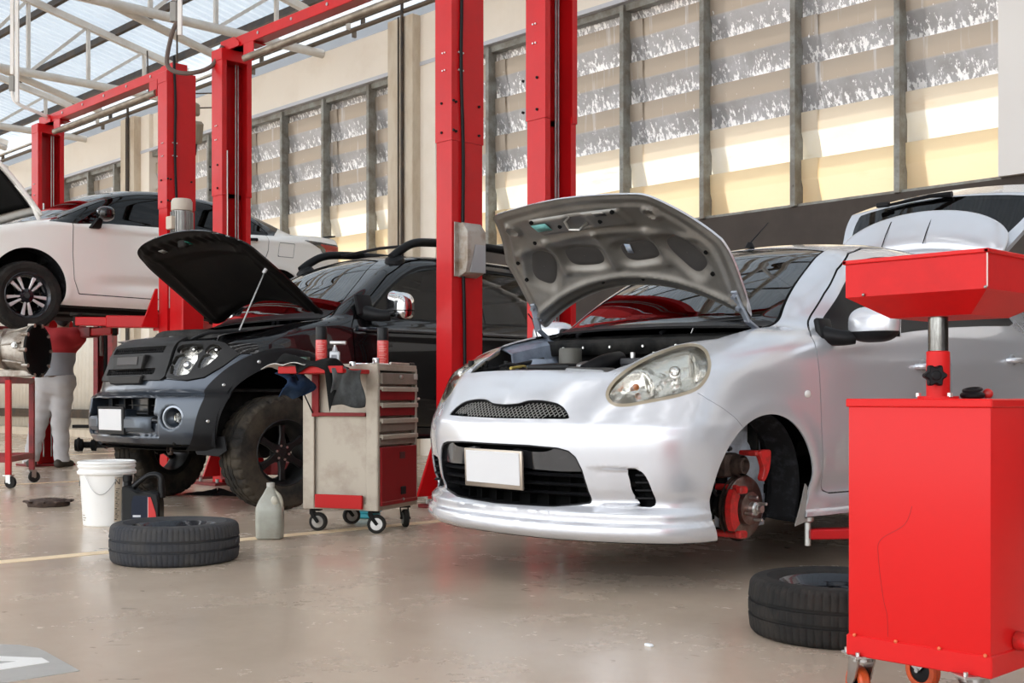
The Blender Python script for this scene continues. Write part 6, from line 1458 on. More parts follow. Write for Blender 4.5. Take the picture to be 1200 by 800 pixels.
b = MB(); b.box((.045, -.058, .10), (.003, .003, .155)); b.build('label_edge', mat('label_pale2', (.65, .45, .45), .5), lb)
# grimy translucent bottle
c = (-5.483, 3.47, 0); bt = thing('plastic_bottle', 'grimy translucent gallon bottle standing beside the tool trolley', 'bottle', c); bt.rotation_euler = (0, 0, rzj)
m_bt = mat('grimy_bottle', (.34, .34, .29), .45, coat=.2, var=.8, vcol=(.24, .22, .17), vscale=9, vlo=.4, vhi=.7, bump=.2, bscale=30)
b = MB(); rings = []
for z, hx, hy in ((0, .062, .05), (.008, .070, .058), (.08, .073, .06), (.15, .073, .06), (.165, .072, .058), (.20, .058, .05), (.235, .040, .04), (.262, .026, .027), (.272, .020, .020), (.280, .019, .019)):
    rings.append([(hx * np.sign(math.cos(t)) * abs(math.cos(t)) ** .55 + (.004 if z > .2 else 0), hy * np.sign(math.sin(t)) * abs(math.sin(t)) ** .55, z) for t in np.linspace(0, 2 * PI, 40, endpoint=False)])
b.grid(rings, True); b.bm.faces.new([b.bm.verts.new(p) for p in rings[0][::-1]]); b.build('bottle_body', m_bt, bt)
b = MB(); b.tube([(.022, -.008, .255), (.050, -.012, .228), (.062, -.012, .19), (.060, -.02, .158)], [.011, .013, .013, .012], 12, smooth=5); b.sphere((.030, -.038, .195), .03, 16, (.75, .5, 1.2)); b.build('bottle_grip', mat('bottle_pale', (.50, .47, .38), .5, var=.6, vcol=(.3, .26, .19), vscale=14), bt)
b = MB(); b.cyl((.004, 0, .276), (.004, 0, .300), .021, n=24, bev=.002); b.build('bottle_cap', mat('cap_grey', (.42, .40, .36), .5), bt)
c = (-8.22, 3.42, 0); cl = thing('clutch_cover', 'rusty dark clutch pressure plate lying on the floor near pail', 'car part', c)
b = MB(); b.lathe([(.06, .012), (.07, 0), (.135, 0), (.14, .01), (.14, .028), (.12, .045), (.08, .05), (.06, .04)], c, n=40, closed=True); b.build('pressure_ring', M_rust, cl, c)
for k in range(9):
    t = k * 2 * PI / 9; b = MB(); b.box((c[0] + .145 * math.cos(t), c[1] + .145 * math.sin(t), .034), (.045, .04, .012), E3(0, 0, t), .003); b.build('lug', M_rust, cl, c)
for k in range(12):
    t = k * 2 * PI / 12; b = MB(); b.box((c[0] + .055 * math.cos(t), c[1] + .055 * math.sin(t), .046), (.06, .018, .004), E3(0, .15, t)); b.build('spring_finger', M_rust, cl, c)
c = (-8.30, 4.78, 0); b = MB(); P = []
for t in np.linspace(0, 2 * PI, 28, endpoint=False):
    r = .17 + .05 * math.sin(3 * t + 1) + .03 * math.sin(5 * t); P.append([(r * k * math.cos(t) * 1.4, r * k * math.sin(t), (.035 + .02 * math.sin(4 * t + k * 5)) * (1 - k * .9)) for k in (.05, .35, .6, .85, 1)])
P.append(P[0]); b.grid(P); o = b.build('rag', mat('oily_rag', (.010, .0095, .0095), .9, spec=.1), None); o.location = c; tag(o, 'dark oily rag on the floor under the black pickup', 'rag')
c = (-2.319, 2.795, 0); b = MB(); b.prism([(-.014, -.006), (.012, -.009), (.018, .002), (.004, .010), (-.012, .008)], (0, 0, .004), (1, 0, 0), (0, 1, 0), (0, 0, 1), .008, .002); o = b.build('paper_scrap', mat('scrap_white', (.8, .84, .86), .5), None); o.location = c; tag(o, 'tiny white scrap lying on bare floor in front of the silver car', 'litter')
# ------------------------------------------------------------------ tool trolley
TR = math.radians(24); tc = Vector((-5.55, 4.12, 0)); tro = thing('tool_trolley', 'grimy cream tool trolley with red drawers and fold-out side shelf', 'tool trolley', tc, rz=TR)
m_tro = mat('trolley_cream', (.42, .365, .295), .42, .2, var=.8, vcol=(.26, .20, .15), vscale=6, vlo=.48, vhi=.75, bump=.05, bscale=60); m_trod = mat('trolley_shade', (.24, .20, .16), .45, .2, var=.7, vcol=(.18, .14, .11), vscale=7)
m_tred = mat('trolley_red', (.24, .010, .012), .45, spec=.25, coat=.05, var=.6, vcol=(.14, .008, .010), vscale=5, vlo=.45, vhi=.7); m_tredb = mat('trolley_red_bright', (.46, .012, .012), .45, spec=.25)
W2 = .236; zb, zt = .128, .915
b = MB()
for sx in (-1, 1):
    for sy in (-1, 1): b.box((sx * (W2 - .035), sy * (W2 - .002), (zb + zt) / 2), (.07, .012, zt - zb), None, .002); b.box((sx * (W2 - .002), sy * (W2 - .010), (zb + zt) / 2), (.012, .022, zt - zb), None, .002)
b.box((0, 0, zb + .02), (2 * W2, 2 * W2, .04), None, .003); b.box((-W2 + .01, 0, .52), (.012, 2 * W2 - .03, .76)); b.box((0, W2 - .015, .52), (2 * W2 - .04, .012, .76)); b.box((0, -W2 + .022, .52), (2 * W2 - .13, .010, .77))
b.box((0, 0, .50), (2 * W2 - .06, 2 * W2 - .05, .72)); b.build('cabinet_body', m_tro, tro)
b = MB(); b.box((0, 0, zt - .004), (2 * W2 + .006, 2 * W2 + .006, .022), None, .004)
for sx, sy, dx, dy in ((0, -1, 2 * W2, .02), (0, 1, 2 * W2, .02), (-1, 0, .02, 2 * W2), (1, 0, .02, 2 * W2)): b.box((sx * (W2 - .008), sy * (W2 - .008), zt + .012), (dx, dy, .022), None, .004)
b.build('top_tray', m_tro, tro)
zs = [(.905, .825, m_trod), (.815, .735, m_tredb), (.725, .648, m_tredb), (.638, .560, m_trod), (.550, .485, m_trod)]
for k, (z1, z0, m) in enumerate(zs):
    b = MB(); b.box((W2 - .012 if k else W2 + .002, 0, (z0 + z1) / 2 - .008), (.03, 2 * W2 - .05, z1 - z0 - .018), None, .003); dr = b.build('drawer', m_trod if k == 0 else m_tred if m is m_tredb else m_trod, tro, label='top drawer with a lock' if k == 0 else None)
    if k: b = MB(); b.box((W2 + .010, 0, z1 - .012), (.026, 2 * W2 - .04, .018), None, .004); b.box((W2 + .018, 0, z1 - .022), (.006, 2 * W2 - .04, .014)); b.build('drawer_pull', m_tro, dr)
    else:
        b = MB(); b.cyl((W2 + .016, 0, .868), (W2 + .030, 0, .868), .011, n=14, bev=.002); b.build('lock', M_zinc, dr)
        b = MB(); b.box((W2 + .018, .19, .872), (.002, .045, .032)); b.build('sticker', mat('sticker_worn', (.5, .47, .43), .6, var=.8, vcol=(.35, .3, .25), vscale=40), dr)
b = MB(); b.box((W2 + .004, 0, .315), (.018, 2 * W2 - .045, .325), None, .004); b.box((W2 + .012, 0, .165), (.012, 2 * W2 - .04, .022), None, .003); do = b.build('door', m_tred, tro, label='dull red lower door')
b = MB(); b.box((W2 + .015, .03, .425), (.004, .06, .038), None, .001); b.build('badge_patch', mat('worn_badge', (.05, .012, .012), .5), do); b = MB(); b.box((W2 + .016, .04, .225), (.006, .06, .045), None, .004); b.build('recess_handle', M_blackpl, do); b = MB(); b.cyl((W2 + .014, .04, .175), (W2 + .020, .04, .175), .008, n=12); b.build('door_lock', M_zinc, do)
yS = -W2
b = MB(); b.box((0.0, yS - .014, .175), (.30, .02, .075), None, .003); b.build('skirt_panel', m_tredb, tro)
b = MB(); b.box((-.155, yS - .004, .77), (.045, .014, .25), None, .002); b.box((.0, yS - .004, .658), (.33, .016, .020), None, .002); b.build('shelf_frame', m_tred, tro)
b = MB(); b.box((-.01, yS - .15, .893), (.40, .29, .024), None, .004); b.box((-.01, yS - .293, .90), (.40, .012, .038), None, .003); sh = b.build('side_shelf', m_tredb, tro, label='red fold-out side shelf')
b = MB(); b.tube([(-.19, yS - .16, .88), (-.17, yS - .01, .665)], .004, 8); b.build('shelf_stay', M_blackpl, sh)
b = MB(); b.box((.0, .245, .70), (.02, .03, .05)); b.cyl((W2, W2 + .004, .74), (W2, W2 + .03, .745), .008, n=8); b.build('side_hook', M_zinc, tro)
for k, (sx, sy, sw) in enumerate(((1, -1, .4), (-1, -1, .2), (1, 1, -.9), (-1, 1, .8))):
    cst = bpy.data.objects.new('caster', None); C.objects.link(cst); cst.parent = tro; cst.location = (sx * (W2 - .05), sy * (W2 - .05), 0); cst.rotation_euler = (0, 0, sw)
    b = MB(); b.lathe([(.010, -.016), (.046, -.016), (.052, -.010), (.052, .010), (.046, .016), (.010, .016)], (.015, 0, .052), (0, 1, 0), 28, closed=True); b.build('caster_tyre', M_rubber, cst)
    b = MB(); b.lathe([(0, -.018), (.034, -.018), (.034, .018), (0, .018)], (.015, 0, .052), (0, 1, 0), 20); b.build('caster_core', M_steel, cst)
    b = MB()
    for s in (-1, 1): b.prism([(-.012, .0), (.028, -.055), (.008, -.06), (-.03, -.01), (-.03, .012), (.02, .012)], (.0, s * .023, .108), (1, 0, 0), (0, 0, 1), (0, 1, 0), .004)
    b.box((0, 0, .118), (.06, .055, .008)); b.cyl((.015, -.03, .052), (.015, .03, .052), .007, n=10); b.build('caster_fork', M_under, cst)
TM = Matrix.Translation(tc) @ Matrix.Rotation(TR, 4, 'Z'); TW = lambda x, y, z: TM @ Vector((x, y, z))
# things lying on the trolley
m_can = mat('spray_can_red', (.62, .035, .030), .3, coat=.4); m_cantxt = mat('spray_print', (.75, .30, .26), .4)
def spray(p, label):
    o = thing('spray_can', label, 'spray can', p, 'spray cans on the trolley')
    b = MB(); b.lathe([(0, 0), (.030, 0), (.0325, .004), (.0325, .150), (.029, .160), (.024, .163)], (0, 0, 0), n=32); b.build('can_body', m_can, o)
    b = MB(); b.lathe([(.031, .152), (.0315, .157), (.0315, .222), (.029, .228), (0, .228)], (0, 0, 0), n=32); b.build('can_cap', mat('can_cap_black', (.005, .005, .0055), .35, spec=.25), o)
    t0 = math.atan2(-p[1], -p[0])
    for k, z in enumerate((.145, .137, .120, .112, .104, .096, .088, .074, .066, .056, .048, .036, .028)):
        b = MB(); P = [[(.0331 * math.cos(a), .0331 * math.sin(a), z + dz) for a in np.linspace(t0 - .75 + .2 * ((k * 3) % 3) * .3, t0 + .2 + .25 * ((k * 5) % 3), 8)] for dz in (0, .0028)]; b.grid(P); b.build('can_print', m_cantxt, o)
    return o
spray(TW(-.13, -.22, zt + .006), 'red aerosol can behind the rag, next to a small green can'); spray(TW(.13, .02, zt + .008), 'red aerosol can standing alone over the drawers')
p = TW(-.22, -.25, .906); o = thing('small_can', 'small green and red tin beside the red aerosol can', 'tin', p); b = MB(); b.lathe([(0, 0), (.028, 0), (.030, .003), (.030, .068), (.027, .073), (.0, .073)], (0, 0, 0), n=28); b.build('tin_body', mat('tin_green', (.015, .06, .035), .3, coat=.5), o)
b = MB(); b.lathe([(.0303, .018), (.0306, .019), (.0306, .032), (.0303, .033)], (0, 0, 0), n=28); b.build('tin_band', mat('tin_band_red', (.55, .03, .03), .35), o); b = MB(); b.lathe([(.0303, .0), (.0306, .001), (.0306, .015), (.0303, .016)], (0, 0, 0), n=28); b.build('tin_foot', mat('tin_pale', (.45, .50, .46), .35), o)
p = TW(-.06, -.19, zt + .006); o = thing('flat_bottle', 'flat silver solvent bottle with a wide pump head', 'bottle', p, rz=rzj); b = MB(); b.box((0, 0, .045), (.058, .034, .09), None, .008, 2); b.lathe([(.018, .088), (.014, .10), (.012, .115), (0, .115)], (0, 0, 0), n=20); b.build('bottle_body', mat('bottle_silver', (.42, .43, .44), .35, .5), o)
b = MB(); b.box((-.002, -.0175, .045), (.032, .001, .05)); b.build('bottle_label', mat('label_grey', (.22, .23, .25), .5), o)
b = MB(); b.cyl((0, 0, .113), (0, 0, .128), .009, n=12); b.box((.018, 0, .137), (.092, .032, .022), None, .006, 2); b.build('pump_head', M_steel, o)
p = TW(.20, -.19, zt + .0245); o = thing('socket', 'chrome socket standing at the trolley corner', 'tool', p); b = MB(); b.lathe([(.010, 0), (.019, 0), (.020, .003), (.020, .028), (.017, .032), (.009, .032), (.009, .010)], (0, 0, 0), n=24); b.build('socket_body', M_chrome, o)
p = TW(.14, -.14, zt + .020); o = thing('ratchet', 'chrome ratchet handle lying along the trolley top', 'tool', p, rz=TR + .2); b = MB(); b.tube([(-.06, -.14, .0), (.02, -.03, .004), (.07, .10, .006)], [.006, .005, .006], 8, smooth=4); b.lathe([(0, -.012), (.018, -.012), (.019, 0), (.018, .012), (0, .012)], (-.06, -.14, 0), (0, 0, 1), 20); b.build('ratchet_bar', M_chrome, o)
p = TW(.225, .10, zt + .030); o = thing('breaker_bar', 'long steel bar with a black grip on the trolley edge', 'tool', p, rz=TR); b = MB(); b.tube([(0, -.17, 0), (0, .06, 0)], .006, 8); b.build('bar_shaft', M_steel, o); b = MB(); b.tube([(0, .06, 0), (0, .12, 0)], .010, 10); b.build('bar_grip', M_blackpl, o)
# rags: dark cloths draped over the shelf
def cloth(name, label, fn, nu, nv, m, group=None, thick=.004):
    b = MB(); b.grid([[fn(u, v) for u in np.linspace(0, 1, nu)] for v in np.linspace(0, 1, nv)]); o = b.build(name, m, None, angle=60, thick=thick); tag(o, label, 'cloth', group); return o
m_rag = mat('charcoal_cloth', (.013, .013, .0125), .95, spec=.1, bump=.4, bscale=400); m_rag2 = mat('blue_grey_cloth', (.10, .11, .12), .95, var=.6, vcol=(.03, .06, .10), vscale=8, bump=.3, bscale=200); m_rag3 = mat('pale_cloth', (.55, .53, .50), .9, bump=.2, bscale=150)
def rag1(u, v):                                     # heaped over the shelf, its right end falling past the corner
    x = -.215 + .44 * u; y = yS - .318 + .25 * v
    z = .924 + (.046 + .022 * math.sin(2.2 + 5 * u)) * math.sin(PI * min(v * 1.15 + .04, 1)) + .007 * math.sin(11 * u + 3 * v) + .004 * math.sin(17 * u - 6 * v)
    if v < .12 and u > .30: z -= (.12 - v) * (.30 + .25 * math.sin(9 * u))
    if u > .70: k = (u - .70) / .30; z -= .20 * k ** 1.15 * (1 - .35 * v); x = -.215 + .44 * .70 + .035 * k + .02 * math.sin(6 * v + 1) * k; y += -.012 * k + .06 * k * (v - .4)
    return TW(x, y, z)
cloth('rag', 'charcoal cloth draped over the trolley shelf and hanging at its corner', rag1, 56, 30, m_rag)
def rag2(u, v):
    x = -.245 + .08 * math.sin(3 * v) + .10 * (u - .5); z = .885 - .13 * v + .012 * math.sin(9 * u); y = yS - .20 + .12 * u + .03 * math.sin(7 * v + 3 * u)
    return TW(x, y, z)
cloth('rag', 'blue cloth hanging off the left end of the trolley shelf', rag2, 16, 18, mat('navy_cloth', (.018, .038, .085), .95, spec=.1, var=.6, vcol=(.05, .08, .13), vscale=8))
def rag3(u, v):
    x = -.30 + .26 * u; y = yS - .312 + .22 * v; z = .917 + .016 * abs(math.sin(6 * u + 4 * v)) - .05 * max(0, .4 - u) * 1.0
    return TW(x, y - .012, z + .006)
cloth('rag', 'crumpled pale cloth under the charcoal one on trolley shelf', rag3, 20, 14, m_rag3)
def rag4(u, v):
    k = v; x = .135 + .09 * u + .015 * math.sin(5 * v + 4 * u); y = yS - .31 + .16 * u + .02 * math.sin(8 * u); z = .905 - .05 * u * 0 - .20 * k + .01 * math.sin(6 * u)
    return TW(x, y - .01 - .01 * math.sin(4 * v), z)
cloth('rag', 'grey cloth fold hanging below the charcoal cloth at the shelf corner', rag4, 16, 20, mat('slate_cloth', (.05, .052, .052), .95, var=.6, vcol=(.14, .15, .15), vscale=9))
c = (-6.02, 4.50, 0); o = thing('drip_tray', 'turquoise plastic tray on the floor behind trolley casters', 'tray', c); b = MB(); b.box((0, 0, .02), (.16, .12, .035), E3(0, 0, .5), .008); b.build('tray_body', mat('turquoise_plastic', (.02, .30, .36), .4), o); b = MB(); b.box((0, 0, .04), (.17, .13, .006), E3(0, 0, .5), .002); b.build('tray_rim', MATS['turquoise_plastic'], o)
# ------------------------------------------------------------------ red oil drainer
X0, X1, Y0, Y1 = -1.517, -1.167, 2.576, 2.93; zc0, zc1 = .135, .746; cc = ((X0 + X1) / 2, (Y0 + Y1) / 2, 0)
dr = thing('oil_drainer', 'bright red oil drainer tank on casters with raised square pan', 'oil drainer', cc)
m_scr = mat('drain_red_face', (.66, .012, .012), .42, spec=.22, coat=.08, coat_r=.2, var=.35, vcol=(.48, .008, .009), vscale=2.2, vlo=.52, vhi=.78, bump=.02, bscale=30)
b = MB(); b.box((cc[0], cc[1], (zc0 + zc1) / 2), (X1 - X0, Y1 - Y0, zc1 - zc0), None, .004, 2); b.build('tank', m_scr, dr, cc)
b = MB(); b.box((cc[0], cc[1], zc1 - .008), (X1 - X0 + .010, Y1 - Y0 + .010, .020), None, .003); b.build('tank_lid', m_scr, dr, cc)
b = MB(); b.box((cc[0], cc[1], zc0 + .022), (X1 - X0 + .008, Y1 - Y0 + .008, .05), None, .003); b.build('base_band', m_scr, dr, cc)
for x in np.linspace(X0 + .02, X1 - .01, 4):
    b = MB(); b.sphere((x, Y0 - .006, zc0 + .048), .0045, 8); b.build('rivet', mat('rivet_orange', (.75, .16, .06), .4), dr, cc)
b = MB(); b.tube([(X0 + .165, Y0 - .0002, .50), (X0 + .145, Y0 - .0002, .455), (X0 + .085, Y0 - .0002, .415), (X0 + .08, Y0 - .0002, .37), (X0 + .092, Y0 - .0002, .28), (X0 + .102, Y0 - .0002, .24), (X0 + .104, Y0 - .0002, .19)], .0006, 5, smooth=6); b.build('oil_streak', mat('oil_streak', (.34, .010, .012), .4), dr, cc)
b = MB(); b.prism([(-.085, 0), (-.055, .022), (.0, .022), (.0, -.022), (-.055, -.022)], (X0 + .004, Y1 - .02, .722), (1, 0, 0), (0, 0, 1), (0, 1, 0), .03, .003)
b.bm.verts.ensure_lookup_table(); b.build('push_handle', m_scr, dr, cc)
# mast
mx, my = -1.372, 2.742
b = MB(); b.cyl((mx, my, zc1), (mx, my, zc1 + .008), .048, n=32); b.lathe([(.0275, 0), (.0275, .115), (.024, .117), (.024, 0)], (mx, my, zc1), n=32, closed=True); mo = b.build('mast_sleeve', m_scr, dr, cc)
b = MB(); b.cyl((mx, my, zc1), (mx, my, .955), .0235, n=32); b.build('mast_tube', mat('worn_tube', (.42, .42, .41), .16, 1, var=.9, vcol=(.06, .05, .045), vscale=5, stretch=(3, 3, .5)), dr, cc)
for dx, dy in ((-.04, -.02), (.04, -.02), (0, .045)):
    b = MB(); b.cyl((mx + dx, my + dy, zc1 + .006), (mx + dx, my + dy, zc1 + .016), .007, n=6); b.build('mast_bolt', M_zinc, mo, cc)
fwd = Vector((.7218, -.692, 0)); kp = Vector((mx, my, .803)) + fwd * .045 - er * .024
b = MB(); star = []
for k in range(72):
    t = 2 * PI * k / 72; r = .0235 + .0038 * math.cos(6 * t); star.append((r * math.cos(t), r * math.sin(t)))
b.prism(star, kp, er, (0, 0, 1), fwd, .022, .003); b.cyl(kp - fwd * .045, kp, .009, n=12); b.lathe([(0, .004), (.010, .003), (.013, 0)], kp + fwd * .0105, fwd, 20); b.build('star_knob', M_blackpl, dr, cc)
# pan
px0, px1, py0, py1 = -1.547, -1.193, 2.615, 3.0; pz0, pz1, pz2 = .945, .995, 1.084; bx0, bx1, by0, by1 = -1.475, -1.27, 2.70, 2.90
b = MB()
def ring(x0, x1, y0, y1, z): return [(x0, y0, z), (x1, y0, z), (x1, y1, z), (x0, y1, z)]
t_ = .004; rings = [ring(bx0, bx1, by0, by1, pz0), ring(px0, px1, py0, py1, pz1), ring(px0, px1, py0, py1, pz2), ring(px0 + t_, px1 - t_, py0 + t_, py1 - t_, pz2), ring(px0 + t_, px1 - t_, py0 + t_, py1 - t_, pz1 + .002), ring(bx0 + t_, bx1 - t_, by0 + t_, by1 - t_, pz0 + t_)]
b.grid(rings, True); b.bm.faces.new([b.bm.verts.new(p) for p in rings[0][::-1]]); b.bm.faces.new([b.bm.verts.new(p) for p in rings[-1]])
pan = b.build('drain_pan', mat('drain_pan_red', (.62, .012, .013), .45, spec=.2, coat=.06, coat_r=.3, var=.5, vcol=(.40, .009, .010), vscale=5, vlo=.5, vhi=.75), dr, cc, angle=20)
b = MB()
for a_, c_ in (((px0, py0), (px1, py0)), ((px1, py0), (px1, py1)), ((px1, py1), (px0, py1)), ((px0, py1), (px0, py0))): b.box(((a_[0] + c_[0]) / 2, (a_[1] + c_[1]) / 2, pz2 - .004), (abs(a_[0] - c_[0]) + .012, abs(a_[1] - c_[1]) + .012, .010), None, .002)
b.build('pan_rim', m_scr, pan, cc)
b = MB(); b.tube([(px1 + .0005, py0 - .0005, pz1 + .004), (px1 + .0005, py0 - .0005, pz2 - .004)], .0018, 6); b.build('pan_seam', mat('bare_seam', (.70, .55, .50), .4, .3), pan, cc)
for p_ in ((px1 - .002, py0 - .004, pz1 + .003), (px0 + .05, py0 - .004, pz1 + .004)): b = MB(); b.sphere(p_, .004, 8); b.build('pan_rivet', M_steel, pan, cc)
p = Vector((mx, my, zc1)) + er * .083 - fwd * .0; o = thing('rubber_ring', 'pair of black rubber rings lying on drainer tank top', 'car part', p + Vector((0, 0, .002))); b = MB(); b.tube([(.021 * math.cos(t), .021 * math.sin(t), .008) for t in np.linspace(0, 2 * PI, 28, endpoint=False)], .008, 8, closed=True); b.build('lower_ring', M_blackpl, o); b = MB(); b.tube([(.020 * math.cos(t), .020 * math.sin(t), .021 + .004 * math.sin(t)) for t in np.linspace(0, 2 * PI, 28, endpoint=False)], .004, 8, closed=True); b.build('upper_ring', M_blackpl, o)
p = Vector((mx, my, zc1 + .014)) + er * .120; o = thing('red_ball', 'small red valve ball beside the black rings on drainer', 'knob', p); b = MB(); b.sphere((0, 0, 0), .0125, 16); b.build('ball', M_caliper_red, o); b = MB(); b.cyl((0, 0, -.012), (0, 0, .0), .005, n=8); b.build('ball_stem', M_zinc, o)
for k, (x, y, sw, or_) in enumerate(((X0 + .02, Y0 + .03, 2.5, 1), (X1 - .05, Y0 + .02, 1.0, 1), (X0 + .05, Y1 - .04, 2.9, 1), (X1 - .02, Y1 - .03, .5, 1))):
    cst = bpy.data.objects.new('caster', None); C.objects.link(cst); cst.parent = dr; cst.location = (x - cc[0], y - cc[1], 0); cst.rotation_euler = (0, 0, sw)
    b = MB(); b.box((0, 0, zc0 - .004), (.085, .07, .006), None, .001)
    for dx in (-.033, .033):
        for dy in (-.025, .025): b.cyl((dx, dy, zc0 - .006), (dx, dy, zc0 + .008), .0055, n=6)
    b.build('caster_plate', M_zinc, cst)
    b = MB()
    for s in (-1, 1): b.prism([(-.028, .0), (.028, .0), (.042, -.065), (.022, -.078), (-.005, -.05)], (.0, s * .020, zc0 - .012), (1, 0, 0), (0, 0, 1), (0, 1, 0), .004)
    b.lathe([(0, 0), (.026, 0), (.026, .012), (0, .012)], (0, 0, zc0 - .019), n=20); b.cyl((.024, -.026, .050), (.024, .026, .050), .006, n=8); b.build('caster_fork', M_steel, cst)
    b = MB(); b.lathe([(.032, -.013), (.046, -.013), (.050, -.008), (.050, .008), (.046, .013), (.032, .013)], (.024, 0, .050), (0, 1, 0), 32, closed=True); b.build('caster_tyre', M_orange, cst)
    b = MB(); b.lathe([(0, -.014), (.010, -.014), (.033, -.010), (.033, .010), (.010, .014), (0, .014)], (.024, 0, .050), (0, 1, 0), 24); b.build('caster_core', M_blackpl, cst)
b = MB(); b.lathe([(0, .0), (.020, 0), (.022, .004), (.022, .026), (.016, .034), (0, .036)], (X1 + .002, 2.70, .20), (1, 0, 0), 16); b.build('drain_plug', M_caliper_red, dr, cc)
# ------------------------------------------------------------------ gearbox on its red stand
e1 = Vector((-.61, .79, 0)).normalized(); e2 = Vector((-e1.y, e1.x, 0))     # e1 along the near side, e2 away to the left
LA = Vector((-10.04, 3.84, 0)); LB = Vector((-10.60, 4.26, 0)); e1 = (LB - LA).normalized(); e2 = Vector((-e1.y, e1.x, 0)); 
if e2.dot(Vector((.692, .7218, 0))) > 0: e2 = -e2
wd = (LB - LA).length; dp = .60; H = .90
st = thing('gearbox_stand', 'red angle iron stand on casters carrying the gearbox', 'stand', LA)
corners = [LA, LB, LB + e2 * dp, LA + e2 * dp]
for p in corners:
    b = MB(); b.box(p + Vector((0, 0, (H + .11) / 2)), (.045, .045, H - .11), E3(0, 0, math.atan2(e1.y, e1.x)), .004); b.build('leg', M_red_dull if p is not LA else M_red, st, LA)
for z, nm in ((H, 'top_rail'), (.24, 'lower_rail')):
    for p, q in zip(corners, corners[1:] + corners[:1]):
        d = q - p; b = MB(); b.box((p + q) / 2 + Vector((0, 0, z)), (d.length + .04, .04, .05), E3(0, 0, math.atan2(d.y, d.x)), .003); b.build(nm, M_red_dull, st, LA)
for k, p in enumerate(corners):
    cst = bpy.data.objects.new('caster', None); C.objects.link(cst); cst.parent = st; cst.location = p - LA; cst.rotation_euler = (0, 0, .6 + k)
    b = MB(); b.lathe([(.012, -.016), (.046, -.016), (.05, -.01), (.05, .01), (.046, .016), (.012, .016)], (.02, 0, .05), (0, 1, 0), 24, closed=True); b.build('caster_tyre', M_rubber, cst)
    b = MB(); b.box((0, 0, .108), (.07, .06, .008)); b.cyl((.02, -.02, .05), (.02, .02, .05), .012, n=12)
    for s in (-1, 1): b.box((.01, s * .022, .08), (.04, .004, .065))
    b.build('caster_fork', M_zinc, cst)
gd = Vector((-.692, -.7218, 0)) * .99 + Vector((-.7218, .692, 0)) * .13; gd.normalize(); g0 = Vector((-10.34, 4.21, 1.160))
gb = thing('gearbox', 'dusty cast aluminium gearbox with a black bell housing mouth', 'gearbox', g0); g_up = Vector((0, 0, 1)); gs = gd.cross(g_up).normalized()
def ringpts(w, rx, rz_, dz=0, n=40, wob=0): return [g0 + gd * w + gs * (rx * math.cos(t)) + g_up * (rz_ * math.sin(t) + dz + wob * math.sin(5 * t)) for t in np.linspace(0, 2 * PI, n, endpoint=False)]
b = MB(); b.grid([ringpts(w, rx, rz_, dz, wob=wb) for w, rx, rz_, dz, wb in ((0, .215, .225, 0, 0), (.035, .215, .225, 0, 0), (.04, .20, .205, 0, .004), (.10, .185, .190, .0, .008), (.20, .165, .175, .01, .006), (.26, .15, .165, .015, .01), (.27, .165, .18, .015, 0), (.30, .165, .18, .015, 0), (.31, .145, .16, .015, .012), (.45, .135, .15, .02, .012), (.60, .125, .14, .02, .010), (.72, .10, .11, .0, .005))], True); b.build('casing', M_alu, gb, g0, angle=50)
b = MB(); b.grid([ringpts(w, r, r * 1.05) for w, r in ((.003, .205), (.012, .19), (.03, .15), (.06, .06), (.07, .001))], True); b.build('clutch_mouth', M_dark, gb, g0)
b = MB(); b.grid([ringpts(w, r, r * 1.05) for w, r in ((-.006, .212), (-.006, .222), (.012, .222), (.012, .205), (-.006, .205))], True); b.build('housing_flange', M_under, gb, g0)
for k in range(10):
    t = 2 * PI * k / 10; p = g0 + gs * (.215 * math.cos(t)) + g_up * (.225 * math.sin(t)); b = MB(); b.cyl(p - gd * .008, p + gd * .05, .018, n=10); b.build('bolt_boss', M_alu, gb, g0)
for k in range(7):
    t = .3 + k * .85; b = MB(); P = [g0 + gd * w + gs * (r * math.cos(t)) + g_up * (r * 1.05 * math.sin(t)) for w, r in ((.05, .207), (.15, .182), (.25, .160))]; b.tube(P, .010, 8); b.build('casting_rib', M_alu, gb, g0)
b = MB(); p = g0 + gd * .13 - Vector(gd.cross(g_up)).normalized() * 0 + Vector((.7218, -.692, 0)) * .175 + g_up * .04; b.box(p, (.05, .05, .06), E3(0, 0, .4), .01); b.cyl(p, p + Vector((.04, -.04, .0)), .016, n=12); b.build('speed_sensor', M_zinc, gb, g0)
b = MB(); b.tube([g0 + gd * .31 + g_up * .17, g0 + gd * .33 + fwd * .12 + g_up * .10, g0 + gd * .34 + fwd * .16 - g_up * .05, g0 + gd * .33 + fwd * .14 - g_up * .15], .010, 8, smooth=5); b.build('breather_hose', M_blackpl, gb, g0)
b = MB(); b.box(g0 + gd * .2 - g_up * .198, (.30, .14, .06), E3(0, 0, math.atan2(gd.y, gd.x)), .006); b.build('support_foot', M_alu, gb, g0)
# ------------------------------------------------------------------ mechanic, back to us, reaching up under the saloon
pc = Vector((-12.73, 5.37, 0)); per = thing('person', 'mechanic in grey and red work clothes and black cap, reaching up, back turned', 'person', pc)
er_ = np.array([.692, .7218, 0]); fo = np.array([-.7218, .692, 0]); up_ = np.array([0, 0, 1.])
def J(r, f, z): return er_ * r + fo * f + up_ * z             # r to the right as seen, f away from the viewer
hipL, hipR, knL, knR, anL, anR = J(-.085, 0, .90), J(.085, 0, .90), J(-.19, .03, .50), J(.06, -.01, .49), J(-.26, .0, .09), J(.075, -.02, .09)
pel, che, nek, hed = J(0, 0, .95), J(.045, .05, 1.32), J(.06, .07, 1.47), J(.045, .10, 1.60)
shL, shR = J(-.125, .07, 1.41), J(.215, .06, 1.42); elL, elR = J(-.22, .20, 1.48), J(.20, .22, 1.52); wrL, wrR = J(-.14, .24, 1.71), J(.10, .25, 1.75)
